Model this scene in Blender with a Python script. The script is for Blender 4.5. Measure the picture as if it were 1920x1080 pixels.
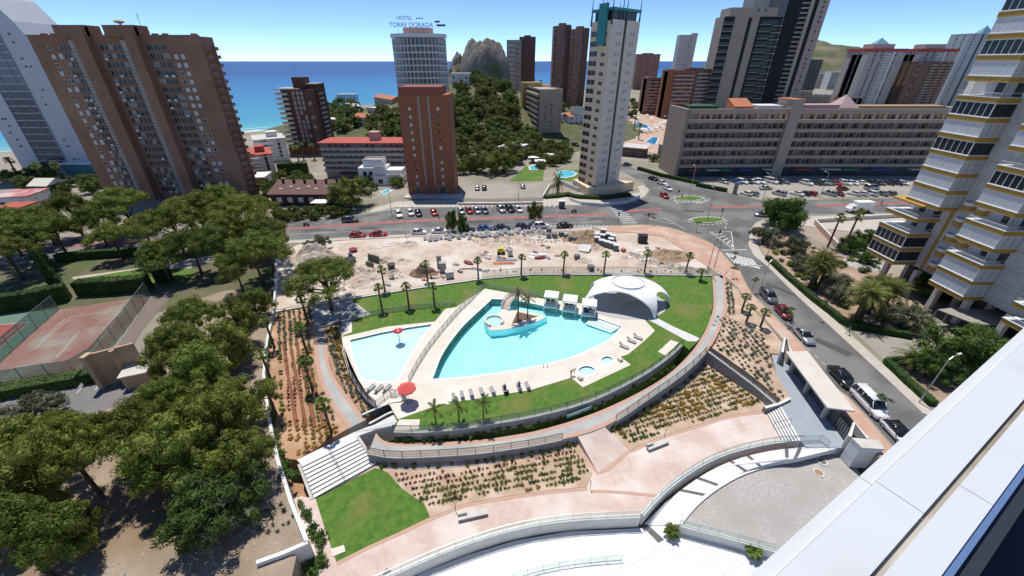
import bpy, bmesh, math, random
from mathutils import Vector, Matrix, noise as mnoise
from mathutils.geometry import tessellate_polygon
R=math.radians
sc=bpy.context.scene
for o in list(bpy.data.objects): bpy.data.objects.remove(o)
C=sc.collection
# ---------------------------------------------------------------- camera
HC=40.0; FPX=750.0; PITCH=R(29.6); PX0,PY0=950.0,540.0
cd=bpy.data.cameras.new('camera'); cam=bpy.data.objects.new('camera',cd); C.objects.link(cam)
cam.location=(0,0,HC); cam.rotation_euler=(R(90)-PITCH,0,0)
cd.sensor_width=36; cd.lens=FPX/1920*36; cd.shift_x=(960-PX0)/1920; cd.clip_start=.1; cd.clip_end=90000
sc.camera=cam
# ---------------------------------------------------------------- sky, sun, exposure
SUN_EL,SUN_AZ=R(71),R(-20)          # azimuth measured from +Y towards +X
w=bpy.data.worlds.new('World'); sc.world=w; w.use_nodes=True
nt=w.node_tree; bg=nt.nodes['Background']
sky=nt.nodes.new('ShaderNodeTexSky'); sky.sky_type='NISHITA'; sky.sun_disc=False
sky.sun_elevation=SUN_EL; sky.sun_rotation=SUN_AZ; sky.altitude=0; sky.air_density=.4; sky.dust_density=.0; sky.ozone_density=7.0
nt.links.new(sky.outputs[0],bg.inputs[0]); bg.inputs[1].default_value=.15
sl=bpy.data.lights.new('sun','SUN'); sl.energy=3.6; sl.angle=R(.53); sl.color=(1,.955,.88)
so=bpy.data.objects.new('sun',sl); C.objects.link(so)
sd=Vector((math.sin(SUN_AZ)*math.cos(SUN_EL),math.cos(SUN_AZ)*math.cos(SUN_EL),math.sin(SUN_EL)))
so.rotation_euler=sd.to_track_quat('Z','Y').to_euler(); so.location=(0,0,200)
vs=sc.view_settings; vs.view_transform='Standard'; vs.look='None'; vs.gamma=1; vs.exposure=.4; vs.use_curve_mapping=False
sc.render.engine='CYCLES'
sc.cycles.max_bounces=6; sc.cycles.transparent_max_bounces=12
# ---------------------------------------------------------------- pixel -> place
_c,_s=math.cos(PITCH),math.sin(PITCH)
def ray(px,py):
    x=(px-PX0)/FPX; y=(PY0-py)/FPX
    return Vector((x,_c+y*_s,-_s+y*_c))
def W(px,py,z=0.):
    d=ray(px,py); t=(z-HC)/d.z; return Vector((d.x*t,d.y*t,z))
def HT(px,py,b):                       # height of pixel over a base point at the same depth
    d=ray(px,py); return HC+d.z*b.y/d.y
def ZW(ox,oy,s): return lambda x,y:(ox+x/s,oy+y/s)     # zoom window -> full pixel
zA=ZW(860,400,2.842); zB=ZW(480,340,2.454); zC=ZW(540,680,2.7); zD=ZW(960,640,2.455); zE=ZW(540,500,3.)
zF=ZW(1140,200,3.); zG=ZW(1340,360,2.455); zH=ZW(0,320,2.454); zI=ZW(0,700,2.842); zK=ZW(700,680,6.); zL=ZW(1360,500,3.6)
zM=ZW(1440,740,6.75); zQ=ZW(600,900,3.); zS=ZW(640,420,7.385); zT=ZW(880,420,7.385); zU=ZW(1100,400,7.385); zV=ZW(900,520,5.333)
def zz(f,*pts): return [f(*p) for p in pts]
def hill_h(x,y):
    r=((x+30)/128)**2+((y-318)/128)**2
    h=0 if r>=1 else 26*(.5+.5*math.cos(math.pi*math.sqrt(r)))
    return h
def WH(px,py):                         # pixel -> point on the hill/flat land
    d=ray(px,py); t=60
    while t<3000:
        p=Vector((d.x*t,d.y*t,HC+d.z*t))
        if p.z<=hill_h(p.x,p.y): return Vector((p.x,p.y,hill_h(p.x,p.y)))
        t+=1.0
    return Vector((p.x,p.y,0))
# ---------------------------------------------------------------- materials
MATS={}
def M(name,c,c2=None,sc_=1.,rough=.8,bump=0.,bscale=None,metal=0.,spec=.4,detail=4,coord='pos',c3=None,sc3=.1,f3=(.45,.65),stretch=None):
    if name in MATS: return MATS[name]
    m=bpy.data.materials.new(name); m.use_nodes=True; n=m.node_tree; b=n.nodes['Principled BSDF']
    b.inputs['Roughness'].default_value=rough; b.inputs['Metallic'].default_value=metal; b.inputs['Specular IOR Level'].default_value=spec
    m.diffuse_color=(*c,1)
    g=n.nodes.new('ShaderNodeNewGeometry') if coord=='pos' else n.nodes.new('ShaderNodeTexCoord')
    co=g.outputs['Position'] if coord=='pos' else g.outputs['Object']
    if stretch:
        mp=n.nodes.new('ShaderNodeMapping'); mp.inputs['Scale'].default_value=stretch; n.links.new(co,mp.inputs[0]); co=mp.outputs[0]
    col=None
    if c2 is not None:
        t=n.nodes.new('ShaderNodeTexNoise'); t.inputs['Scale'].default_value=sc_; t.inputs['Detail'].default_value=detail; t.inputs['Roughness'].default_value=.62
        n.links.new(co,t.inputs['Vector'])
        rp=n.nodes.new('ShaderNodeValToRGB'); rp.color_ramp.elements[0].position=.32; rp.color_ramp.elements[1].position=.68
        rp.color_ramp.elements[0].color=(*c,1); rp.color_ramp.elements[1].color=(*c2,1)
        n.links.new(t.outputs['Fac'],rp.inputs[0]); col=rp.outputs[0]
        if c3 is not None:
            t3=n.nodes.new('ShaderNodeTexNoise'); t3.inputs['Scale'].default_value=sc3; t3.inputs['Detail'].default_value=5
            n.links.new(co,t3.inputs['Vector'])
            r3=n.nodes.new('ShaderNodeValToRGB'); r3.color_ramp.elements[0].position=f3[0]; r3.color_ramp.elements[1].position=f3[1]
            n.links.new(t3.outputs['Fac'],r3.inputs[0])
            mx=n.nodes.new('ShaderNodeMix'); mx.data_type='RGBA'; n.links.new(r3.outputs[0],mx.inputs['Factor'])
            n.links.new(col,mx.inputs['A']); mx.inputs['B'].default_value=(*c3,1); col=mx.outputs['Result']
        n.links.new(col,b.inputs['Base Color'])
    else: b.inputs['Base Color'].default_value=(*c,1)
    if bump:
        t2=n.nodes.new('ShaderNodeTexNoise'); t2.inputs['Scale'].default_value=bscale or sc_*4; t2.inputs['Detail'].default_value=5
        n.links.new(co,t2.inputs['Vector'])
        bp=n.nodes.new('ShaderNodeBump'); bp.inputs['Strength'].default_value=bump; bp.inputs['Distance'].default_value=.05
        n.links.new(t2.outputs['Fac'],bp.inputs['Height']); n.links.new(bp.outputs[0],b.inputs['Normal'])
    MATS[name]=m; return m
def leafmat(name,c,c2,trans=.25,sc_=.6):
    if name in MATS: return MATS[name]
    m=M(name,c,c2,sc_,rough=.65,spec=.25); n=m.node_tree; b=n.nodes['Principled BSDF']; out=n.nodes['Material Output']
    # per-object tint
    oi=n.nodes.new('ShaderNodeObjectInfo'); hs=n.nodes.new('ShaderNodeHueSaturation')
    mr=n.nodes.new('ShaderNodeMapRange'); mr.inputs['To Min'].default_value=.75; mr.inputs['To Max'].default_value=1.3
    m2=n.nodes.new('ShaderNodeMapRange'); m2.inputs['To Min'].default_value=.478; m2.inputs['To Max'].default_value=.512; wn=n.nodes.new('ShaderNodeTexWhiteNoise'); wn.noise_dimensions='1D'; n.links.new(oi.outputs['Random'],wn.inputs['W']); n.links.new(wn.outputs['Value'],m2.inputs[0]); n.links.new(m2.outputs[0],hs.inputs['Hue']); n.links.new(oi.outputs['Random'],mr.inputs[0]); n.links.new(mr.outputs[0],hs.inputs['Value'])
    src=b.inputs['Base Color'].links[0].from_socket; n.links.new(src,hs.inputs['Color']); n.links.new(hs.outputs[0],b.inputs['Base Color'])
    tl=n.nodes.new('ShaderNodeBsdfTranslucent'); n.links.new(hs.outputs[0],tl.inputs[0])
    mx=n.nodes.new('ShaderNodeMixShader'); mx.inputs[0].default_value=trans
    n.links.new(b.outputs[0],mx.inputs[1]); n.links.new(tl.outputs[0],mx.inputs[2]); n.links.new(mx.outputs[0],out.inputs[0])
    return m
def glassmat(name,tint=(.8,.93,.92),refl=.06,op=.25):
    m=bpy.data.materials.new(name); m.use_nodes=True; n=m.node_tree; out=n.nodes['Material Output']; b=n.nodes['Principled BSDF']
    b.inputs['Base Color'].default_value=(*[c*.5 for c in tint],1); b.inputs['Roughness'].default_value=.05
    tr=n.nodes.new('ShaderNodeBsdfTransparent'); tr.inputs[0].default_value=(*tint,1)
    mx=n.nodes.new('ShaderNodeMixShader'); mx.inputs[0].default_value=op
    n.links.new(tr.outputs[0],mx.inputs[1]); n.links.new(b.outputs[0],mx.inputs[2]); n.links.new(mx.outputs[0],out.inputs[0])
    MATS[name]=m; return m
def watermat(name,tint):
    m=bpy.data.materials.new(name); m.use_nodes=True; n=m.node_tree; out=n.nodes['Material Output']; n.nodes.remove(n.nodes['Principled BSDF'])
    tr=n.nodes.new('ShaderNodeBsdfTransparent'); tr.inputs[0].default_value=(*tint,1)
    gl=n.nodes.new('ShaderNodeBsdfGlossy'); gl.inputs['Roughness'].default_value=.06
    ns=n.nodes.new('ShaderNodeTexNoise'); ns.inputs['Scale'].default_value=2.2; ns.inputs['Detail'].default_value=3
    g=n.nodes.new('ShaderNodeNewGeometry'); n.links.new(g.outputs['Position'],ns.inputs['Vector'])
    bp=n.nodes.new('ShaderNodeBump'); bp.inputs['Strength'].default_value=.6; bp.inputs['Distance'].default_value=.06
    n.links.new(ns.outputs['Fac'],bp.inputs['Height']); n.links.new(bp.outputs[0],gl.inputs['Normal'])
    fr=n.nodes.new('ShaderNodeFresnel'); fr.inputs[0].default_value=1.33
    mx=n.nodes.new('ShaderNodeMixShader'); n.links.new(fr.outputs[0],mx.inputs[0])
    n.links.new(tr.outputs[0],mx.inputs[1]); n.links.new(gl.outputs[0],mx.inputs[2]); n.links.new(mx.outputs[0],out.inputs[0])
    MATS[name]=m; return m
white=M('white_paint',(.78,.78,.76),(.7,.7,.68),.8,rough=.55)
white2=M('white_render',(.72,.71,.68),(.6,.59,.56),.35,rough=.8,c3=(.5,.48,.44),sc3=.5,f3=(.55,.85))
cream=M('cream_render',(.66,.59,.47),(.56,.5,.4),.3,rough=.85)
concrete=M('concrete',(.42,.41,.38),(.33,.32,.3),.7,rough=.9,bump=.2)
lightconc=M('pale_concrete',(.58,.56,.52),(.48,.46,.42),.6,rough=.9)
darkglass=M('window_glass',(.018,.021,.025),(.03,.034,.04),.25,rough=.22,spec=.35)
blueglass=M('blue_glass',(.05,.075,.12),(.03,.045,.08),.3,rough=.12,spec=.6)
metal=M('grey_metal',(.3,.31,.32),rough=.45,metal=.6)
darkmetal=M('dark_metal',(.06,.065,.07),rough=.5,metal=.3)
galv=M('galvanised_metal',(.45,.46,.47),rough=.4,metal=.7)
glass=glassmat('clear_glass'); railglass=glassmat('rail_glass',(.92,.97,.96),op=.07)
brownbrick=M('brown_brick',(.29,.158,.1),(.24,.13,.083),2.5,rough=.9,bump=.3,bscale=6,c3=(.33,.19,.13),sc3=.12)
orangebrick=M('orange_brick',(.34,.125,.06),(.26,.095,.045),1.5,rough=.9,bump=.2,c3=(.3,.12,.065),sc3=.1)
redroof=M('red_roof',(.45,.1,.07),(.36,.08,.06),.6,rough=.85)
terracotta=M('terracotta',(.5,.19,.09),(.4,.15,.08),1.2,rough=.9)
# ---------------------------------------------------------------- mesh helpers
class MB:
    def __init__(s): s.v=[]; s.f=[]; s.mi=[]
    def add(s,v,f,mi=0):
        k=len(s.v); s.v+= [tuple(p) for p in v]; s.f+=[tuple(i+k for i in q) for q in f]; s.mi+=[mi]*len(f); return s
    def box(s,x0,x1,y0,y1,z0,z1,mi=0):
        v=[(x0,y0,z0),(x1,y0,z0),(x1,y1,z0),(x0,y1,z0),(x0,y0,z1),(x1,y0,z1),(x1,y1,z1),(x0,y1,z1)]
        return s.add(v,[(3,2,1,0),(4,5,6,7),(0,1,5,4),(1,2,6,5),(2,3,7,6),(3,0,4,7)],mi)
    def obox(s,c,rz,sx,sy,z0,z1,mi=0):      # box centred at c (xy), rotated
        ca,sa=math.cos(rz),math.sin(rz); k=[(-sx/2,-sy/2),(sx/2,-sy/2),(sx/2,sy/2),(-sx/2,sy/2)]
        p=[(c[0]+a*ca-b*sa,c[1]+a*sa+b*ca) for a,b in k]
        return s.prism(p,z0,z1,mi)
    def prism(s,pts,z0,z1,mi=0):            # pts ccw or cw; z per-point allowed (lists)
        n=len(pts); a=sum(pts[i][0]*pts[(i+1)%n][1]-pts[(i+1)%n][0]*pts[i][1] for i in range(n))
        zt=list(z1) if hasattr(z1,'__len__') else [z1]*n; zb=list(z0) if hasattr(z0,'__len__') else [z0]*n
        if a<0: pts=pts[::-1]; zt=zt[::-1]; zb=zb[::-1]
        v=[(p[0],p[1],zb[i]) for i,p in enumerate(pts)]+[(p[0],p[1],zt[i]) for i,p in enumerate(pts)]
        tr=tessellate_polygon([[Vector((p[0],p[1],0)) for p in pts]])
        f=[]
        for t in tr:
            A,B,D=[Vector(v[i]) for i in t]
            up=((B-A).xy.to_3d()).cross((D-A).xy.to_3d()).z>0
            t=t if up else t[::-1]
            f.append(tuple(i+n for i in t)); f.append(tuple(t[::-1]))
        f+=[(i,(i+1)%n,(i+1)%n+n,i+n) for i in range(n)]
        return s.add(v,f,mi)
    def tube(s,p0,p1,r0,r1=None,n=8,cap=True,mi=0):
        r1=r0 if r1 is None else r1; p0=Vector(p0); p1=Vector(p1); d=(p1-p0)
        if d.length<1e-6: return s
        q=d.normalized().to_track_quat('Z','Y'); v=[]
        for p,r in((p0,r0),(p1,r1)):
            for i in range(n):
                a=2*math.pi*i/n; v.append(p+q@Vector((math.cos(a)*r,math.sin(a)*r,0)))
        f=[(i,(i+1)%n,(i+1)%n+n,i+n) for i in range(n)]
        if cap: f+=[tuple(range(n-1,-1,-1)),tuple(range(n,2*n))]
        return s.add(v,f,mi)
    def path(s,pts,rs,n=8,mi=0):            # smooth tube through points
        k=len(s.v); m=len(pts)
        for j,p in enumerate(pts):
            p=Vector(p); d=(Vector(pts[min(j+1,m-1)])-Vector(pts[max(j-1,0)])).normalized(); q=d.to_track_quat('Z','Y')
            r=rs[j] if hasattr(rs,'__len__') else rs
            for i in range(n):
                a=2*math.pi*i/n; s.v.append(tuple(p+q@Vector((math.cos(a)*r,math.sin(a)*r,0))))
        for j in range(m-1):
            for i in range(n):
                s.f.append((k+j*n+i,k+j*n+(i+1)%n,k+(j+1)*n+(i+1)%n,k+(j+1)*n+i)); s.mi.append(mi)
        s.f.append(tuple(k+i for i in range(n-1,-1,-1))); s.f.append(tuple(k+(m-1)*n+i for i in range(n))); s.mi+=[mi,mi]
        return s
    def wall(s,pts,wd,z0,z1,mi=0,closed=False):   # wall of width wd along xy polyline; z lists allowed
        n=len(pts); P=[Vector((p[0],p[1])) for p in pts]; L=[];Rr=[]
        for i in range(n):
            a=P[i-1] if (i>0 or closed) else P[i]; b=P[(i+1)%n] if (i<n-1 or closed) else P[i]
            t=(b-a).normalized(); nn=Vector((-t.y,t.x))*wd/2; L.append(P[i]+nn); Rr.append(P[i]-nn)
        zb=z0 if hasattr(z0,'__len__') else [z0]*n; zt=z1 if hasattr(z1,'__len__') else [z1]*n
        v=[]
        for i in range(n): v+=[(L[i].x,L[i].y,zb[i]),(Rr[i].x,Rr[i].y,zb[i]),(Rr[i].x,Rr[i].y,zt[i]),(L[i].x,L[i].y,zt[i])]
        f=[]
        for i in range(n if closed else n-1):
            a=4*i; b=4*((i+1)%n)
            f+=[(a+3,a+2,b+2,b+3),(a+2,a+1,b+1,b+2),(a,a+3,b+3,b),(a+1,a,b,b+1)]
        if not closed: f+=[(0,1,2,3),(4*n-1,4*n-2,4*n-3,4*n-4)]
        return s.add(v,f,mi)
    def sphere(s,c,r,nu=10,nv=6,mi=0,sz=1.):
        v=[];f=[]
        for j in range(nv+1):
            t=math.pi*j/nv
            for i in range(nu):
                a=2*math.pi*i/nu; v.append((c[0]+r*math.sin(t)*math.cos(a),c[1]+r*math.sin(t)*math.sin(a),c[2]+r*sz*math.cos(t)))
        for j in range(nv):
            for i in range(nu): f.append((j*nu+i,(j+1)*nu+i,(j+1)*nu+(i+1)%nu,j*nu+(i+1)%nu))
        return s.add(v,f,mi)
    def mesh(s,name,mats,smooth=False):
        me=bpy.data.meshes.new(name); me.from_pydata(s.v,[],s.f)
        for m in (mats if isinstance(mats,(list,tuple)) else [mats]): me.materials.append(m)
        if any(s.mi): me.polygons.foreach_set('material_index',s.mi)
        if smooth: me.polygons.foreach_set('use_smooth',[True]*len(s.f))
        me.update(); return me
    def obj(s,name,mats,parent=None,smooth=False,**k):
        return O(name,s.mesh(name,mats,smooth),parent,**k)
def O(name,me,parent=None,loc=None,rz=None,scale=None,label=None,cat=None,group=None,kind=None):
    o=bpy.data.objects.new(name,me); C.objects.link(o)
    if parent: o.parent=parent
    if loc is not None: o.location=loc
    if rz is not None: o.rotation_euler=(0,0,rz)
    if scale is not None: o.scale=(scale,)*3 if not hasattr(scale,'__len__') else scale
    return tag(o,label,cat,group,kind)
def tag(o,label=None,cat=None,group=None,kind=None):
    if label: o['label']=label
    if cat: o['category']=cat
    if group: o['group']=group
    if kind: o['kind']=kind
    return o
def thing(name,label,cat,loc=(0,0,0),rz=0,group=None,scale=None): return O(name,None,None,loc,rz,scale,label,cat,group)
def copy_tree(o,loc,rz=0,label=None,group=None,scale=None,mats=None):
    r=o.copy(); C.objects.link(r); r.location=loc; r.rotation_euler=(0,0,rz)
    if scale is not None: r.scale=(scale,)*3 if not hasattr(scale,'__len__') else scale
    if label: r['label']=label
    if group: r['group']=group
    for ch in list(o.children):
        c=ch.copy(); C.objects.link(c); c.parent=r
        for g in list(ch.children):
            d=g.copy(); C.objects.link(d); d.parent=c
    return r
def struct(name,mb,mat,smooth=False): return mb.obj(name,mat,smooth=smooth,kind='structure')
def WL(pts,z=0): return [W(p[0],p[1],z if not hasattr(z,'__len__') else z[i]) for i,p in enumerate(pts)]
def sheet(name,px,mat,z=0,thick=.3,kind='structure',parent=None,**k):
    p=WL(px,z); zt=[q.z for q in p]
    b=MB().prism(p,[q-thick for q in zt],zt); return b.obj(name,mat,parent,kind=kind if not parent else None,**k)
def dense(pts,n):                        # resample px polyline, Catmull-Rom
    out=[]; P=[Vector(p) for p in pts]; m=len(P)
    for i in range(m-1):
        a=P[max(i-1,0)];b=P[i];c=P[i+1];d=P[min(i+2,m-1)]
        for j in range(n):
            t=j/n; out.append(tuple(.5*((2*b)+(c-a)*t+(2*a-5*b+4*c-d)*t*t+(3*b-a-3*c+d)*t**3)))
    out.append(tuple(P[-1])); return out
def inside(p,poly):
    x,y=p[0],p[1]; r=False; n=len(poly)
    for i in range(n):
        a=poly[i]; b=poly[i-1]
        if (a[1]>y)!=(b[1]>y) and x<(b[0]-a[0])*(y-a[1])/(b[1]-a[1])+a[0]: r=not r
    return r
def hsheet(name,outer,holes,z,thick,mat,kind='structure'):   # flat world polygon with holes
    rings=[outer]+holes; v=[];f=[]
    for r in rings: v+=[(p[0],p[1],z) for p in r]
    for t in tessellate_polygon([[Vector((p[0],p[1],0)) for p in r] for r in rings]):
        A,B,D=[Vector(v[i]) for i in t]; up=(B-A).cross(D-A).z>0
        f.append(tuple(t) if up else tuple(t[::-1]))
    n=len(v); v+=[(p[0],p[1],z-thick) for p in v[:n]]; k=0
    for r in rings:
        m=len(r)
        for i in range(m): f.append((k+i,k+(i+1)%m,n+k+(i+1)%m,n+k+i))
        k+=m
    return MB().add(v,f).obj(name,mat,kind=kind)
# ================================================================ SETTING
# --- sea: depth colour follows distance from the beach
def seamat():
    m=bpy.data.materials.new('sea_water'); m.use_nodes=True; n=m.node_tree; b=n.nodes['Principled BSDF']
    g=n.nodes.new('ShaderNodeNewGeometry'); sp=n.nodes.new('ShaderNodeVectorMath'); sp.operation='DOT_PRODUCT'
    d=Vector((-1.87,2.53,0)).normalized(); sp.inputs[1].default_value=d
    n.links.new(g.outputs['Position'],sp.inputs[0])
    ns=n.nodes.new('ShaderNodeTexNoise'); ns.inputs['Scale'].default_value=.006; ns.inputs['Detail'].default_value=4; n.links.new(g.outputs['Position'],ns.inputs['Vector'])
    ma=n.nodes.new('ShaderNodeMath'); ma.operation='MULTIPLY_ADD'; ma.inputs[1].default_value=120; n.links.new(ns.outputs['Fac'],ma.inputs[0]); n.links.new(sp.outputs['Value'],ma.inputs[2])
    mr=n.nodes.new('ShaderNodeMapRange'); b0=W(0,274).dot(d); mr.inputs['From Min'].default_value=b0+50; mr.inputs['From Max'].default_value=b0+1500
    n.links.new(ma.outputs[0],mr.inputs[0])
    rp=n.nodes.new('ShaderNodeValToRGB'); e=rp.color_ramp.elements; e[0].position=0; e[0].color=(.1,.36,.4,1); e[1].position=1; e[1].color=(.012,.075,.24,1)
    for p,c in((.05,(.05,.27,.38)),(.18,(.03,.2,.37)),(.5,(.02,.135,.33))):
        q=rp.color_ramp.elements.new(p); q.color=(*c,1)
    n.links.new(mr.outputs[0],rp.inputs[0]); n.links.new(rp.outputs[0],b.inputs['Base Color'])
    b.inputs['Roughness'].default_value=.45; b.inputs['Specular IOR Level'].default_value=.3
    w2=n.nodes.new('ShaderNodeTexNoise'); w2.inputs['Scale'].default_value=.12; w2.inputs['Detail'].default_value=6; n.links.new(g.outputs['Position'],w2.inputs['Vector'])
    bp=n.nodes.new('ShaderNodeBump'); bp.inputs['Strength'].default_value=.5; bp.inputs['Distance'].default_value=.6; n.links.new(w2.outputs['Fac'],bp.inputs['Height']); n.links.new(bp.outputs[0],b.inputs['Normal'])
    return m
S=45000
ground_m=M('town_ground',(.33,.29,.24),(.25,.22,.18),.06,rough=.95,bump=.2,bscale=1.,c3=(.2,.2,.13),sc3=.03)
# --- garden outline (the hole in the town ground)
G_TOP=[(512,583),(585,570),(657,558),(780,540),(905,522),(1000,514),(1170,514),(1345,516)]
G_RIGHT=[(1382,542),(1404,572),(1427,594),(1468,639),(1476,655),(1545,750),(1601,797),(1650,860),(1720,960)]
G_LEFT=[(575,1015),(545,940),(520,860),(503,780),(494,700),(500,640)]
garden=[W(*p) for p in G_TOP+G_RIGHT]+[Vector((50,8,0)),Vector((50,-8,0)),Vector((-19,-8,0)),Vector((-18.5,15,0)),Vector((-19.5,20.0,0)),W(490,1052)]+[W(*p) for p in G_LEFT]
bl=W(0,285); br=W(520,243)
coast=[Vector((-900,bl.y-(bl.x+900)*.74,0)),bl,W(260,262),br,Vector((-135,312,0)),Vector((-152,370,0)),Vector((-166,425,0)),Vector((-125,485,0)),Vector((-40,540,0)),Vector((40,620,0)),Vector((120,720,0)),Vector((360,820,0)),Vector((640,1280,0)),Vector((1500,2300,0)),Vector((6000,5000,0)),Vector((9000,2000,0)),Vector((3000,-400,0)),Vector((300,-300,0)),Vector((-900,-300,0))]
sp_=[(-S,-2500),(-930,coast[0].y-20)]+[(p.x+6,p.y-14) for p in coast[1:14]]+[(6000,4900),(9100,1900),(S,1500),(S,S),(-S,S)]
sv=[(x,y,-1.2) for x,y in sp_]; sf=[]
for t in tessellate_polygon([[Vector((x,y,0)) for x,y in sp_]]):
    A,B,D=[Vector(sv[i]) for i in t]; sf.append(tuple(t) if (B-A).cross(D-A).z>0 else tuple(t[::-1]))
struct('sea',MB().add(sv,sf),seamat())
hsheet('ground',coast,[garden],0,4.5,ground_m)
sand=M('beach_sand',(.62,.5,.36),(.55,.43,.3),.15,rough=.95)
b=MB()
co=[coast[0],bl,W(260,262),br,Vector((-135,312,0))]
inn=[Vector((-900,coast[0].y-60,0)),W(0,325),W(260,290),W(520,262),Vector((-125,305,0))]
dn=Vector((-1.87,2.53,0)).normalized()
for i in range(4):
    a,c=inn[i],inn[i+1]; d,e=co[i]+dn*9,co[i+1]+dn*9
    b.add([(a.x,a.y,.03),(c.x,c.y,.03),(e.x,e.y,-1.3),(d.x,d.y,-1.3)],[(0,1,2,3)])
struct('beach',b,sand)
foam=M('sea_foam',(.75,.8,.8),(.5,.66,.7),.15,rough=.7)
b=MB(); random.seed(5)
for k,(off,wd) in enumerate(((7,5),(15,2.2),(24,1.5))):
    N=90; a0=co[0]; a1=co[3]; pts=[]
    for i in range(N+1):
        t=i/N; p=a0.lerp(a1,t); tt=mnoise.noise(Vector((t*30,k*3.1,0)))
        pts.append((p+dn*(off+tt*4), wd*max(0.1,.7+1.2*mnoise.noise(Vector((t*40,7+k,0))))))
    v=[]
    for p,wd_ in pts: q=p+dn*wd_; v+=[(p.x,p.y,-1.12),(q.x,q.y,-1.12)]
    b.add(v,[(2*i,2*i+2,2*i+3,2*i+1) for i in range(N)])
b.obj('sea_foam',foam,label='white surf lines breaking along the sandy beach',cat='surf',kind='stuff')
# --- hill with pines and houses behind the road
b=MB(); nx,ny=50,46; x0,x1,y0,y1=-162,104,186,452
for j in range(ny+1):
    for i in range(nx+1):
        x=x0+(x1-x0)*i/nx; y=y0+(y1-y0)*j/ny; h=hill_h(x,y)
        b.v.append((x,y,h+(.5*mnoise.noise(Vector((x*.06,y*.06,0)))*min(1,h/3) if h>0 else -.3)))
for j in range(ny):
    for i in range(nx): k=j*(nx+1)+i; b.f.append((k,k+1,k+nx+2,k+nx+1)); b.mi.append(0)
struct('hill',b,M('hill_earth',(.12,.125,.055),(.065,.08,.03),.12,rough=.95,bump=.3,bscale=.8,c3=(.24,.2,.13),sc3=.04,f3=(.55,.7)),smooth=True)
# --- roads
asphalt=M('asphalt',(.135,.132,.13),(.105,.103,.102),.25,rough=.92,bump=.15,bscale=8,c3=(.185,.18,.172),sc3=.11,f3=(.47,.6))
road=[(-250,528),(0,494),(270,472),(521,450),(643,444),(765,438),(887,432),(1029,429),(1110,424),(1197,420),(1222,420),(1249,424),(1276,431),(1303,441),(1330,453),(1347,465),(1362,482),(1387,505),(1402,535),(1415,553),(1452,590),(1482,620),(1515,656),(1540,690),(1562,722),(1590,742),(1630,784),(1671,832),(1760,930),(1830,860),(1731,775),(1654,702),(1544,600),(1495,555),(1442,502),(1413,478),(1403,458),(1407,429),(1417,417),(1432,410),(1473,403),(1720,397),(2100,386),(2100,362),(1720,371),(1560,374),(1433,377),(1373,363),(1307,347),(1207,323),(1165,306),(1140,300),(1128,304),(1160,318),(1207,343),(1219,356),(1212,368),(1190,380),(1140,384),(1100,386),(1040,387),(740,391),(690,402),(541,415),(265,440),(0,458),(-250,480)]
sheet('road',road,asphalt,z=.008,thick=.05)
lotm=M('parking_concrete',(.36,.33,.29),(.3,.275,.24),.15,rough=.95,bump=.1,c3=(.27,.25,.22),sc3=.06)
sheet('car_park_pavement',[(1300,337),(1372,359),(1433,373),(1560,370),(1720,367),(2000,360),(2000,326),(1720,326),(1500,328),(1275,330)],lotm,z=.012,thick=.05)
sheet('small_car_park_pavement',[(858,372),(1018,372),(1010,352),(1000,345),(868,350)],lotm,z=.012,thick=.05)
pavem=M('pale_pavement',(.5,.45,.39),(.42,.38,.33),.5,rough=.92,bump=.1)
pinkpave=M('pink_paving',(.5,.3,.22),(.43,.27,.2),.8,rough=.9,bump=.1,c3=(.52,.4,.33),sc3=.25)
def pavement(name,px,mat,z=.13): return sheet(name,px,mat,z=z,thick=.2)
pavement('pavement_far',[(690,400),(740,389),(1040,385),(1100,384),(1140,382),(1190,378),(1210,367),(1217,356),(1205,347),(1195,350),(1200,360),(1180,364),(1130,362),(1080,362),(1018,372),(858,373),(745,378),(700,390)],pavem)
pavement('pavement_corner',[(1110,426),(1197,422),(1222,422),(1249,426),(1276,433),(1303,443),(1330,455),(1347,467),(1362,485),(1386,507),(1400,536),(1414,556),(1450,592),(1480,622),(1512,657),(1538,692),(1560,724),(1588,744),(1628,786),(1668,834),(1750,930),(1722,952),(1650,855),(1601,792),(1545,745),(1476,650),(1468,635),(1427,590),(1404,568),(1382,538),(1362,520),(1345,512),(1326,498),(1290,475),(1262,455),(1240,443),(1190,436),(1140,434)],pinkpave)
pavement('pavement_right',[(1731,775),(1654,702),(1544,600),(1495,555),(1442,502),(1413,478),(1403,458),(1408,429),(1419,417),(1440,414),(1473,407),(1600,403),(1720,400),(2000,394),(2000,420),(1640,440),(1480,420),(1440,440),(1420,458),(1428,476),(1460,505),(1514,556),(1568,602),(1680,705),(1765,785)],pavem)
pavement('pavement_near_road',[(521,452),(643,446),(765,440),(887,434),(1029,431),(1110,426),(1112,431),(1029,435),(887,438),(765,444),(643,450),(521,458)],pavem)
# painted markings
paint=M('road_paint',(.62,.62,.6),(.45,.45,.44),1.5,rough=.8)
redpaint=M('red_cycle_lane',(.34,.13,.12),(.27,.12,.11),.5,rough=.9)
def strip(b,p,q,wd,z=.02):
    a=W(*p,z); c=W(*q,z); t=(c-a).normalized(); n=Vector((-t.y,t.x,0))*wd/2
    b.add([a-n,c-n,c+n,a+n],[(0,1,2,3)])
b=MB()
def pl(*px): b.add([W(*p,.016) for p in px],[tuple(range(len(px)))])
pl((-250,496),(0,473),(265,455),(541,431),(541,427),(265,450),(0,467),(-250,488)); pl((541,431),(800,415),(1140,404),(1140,400),(800,410),(541,427))
pl((1170,398),(1240,393),(1240,390),(1170,394)); pl((1330,391),(1437,388),(1437,385),(1330,387)); pl((1530,388),(1720,381),(2000,372),(2000,368),(1720,377),(1530,384))
struct('cycle_lane',b,redpaint)
b=MB()
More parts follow.
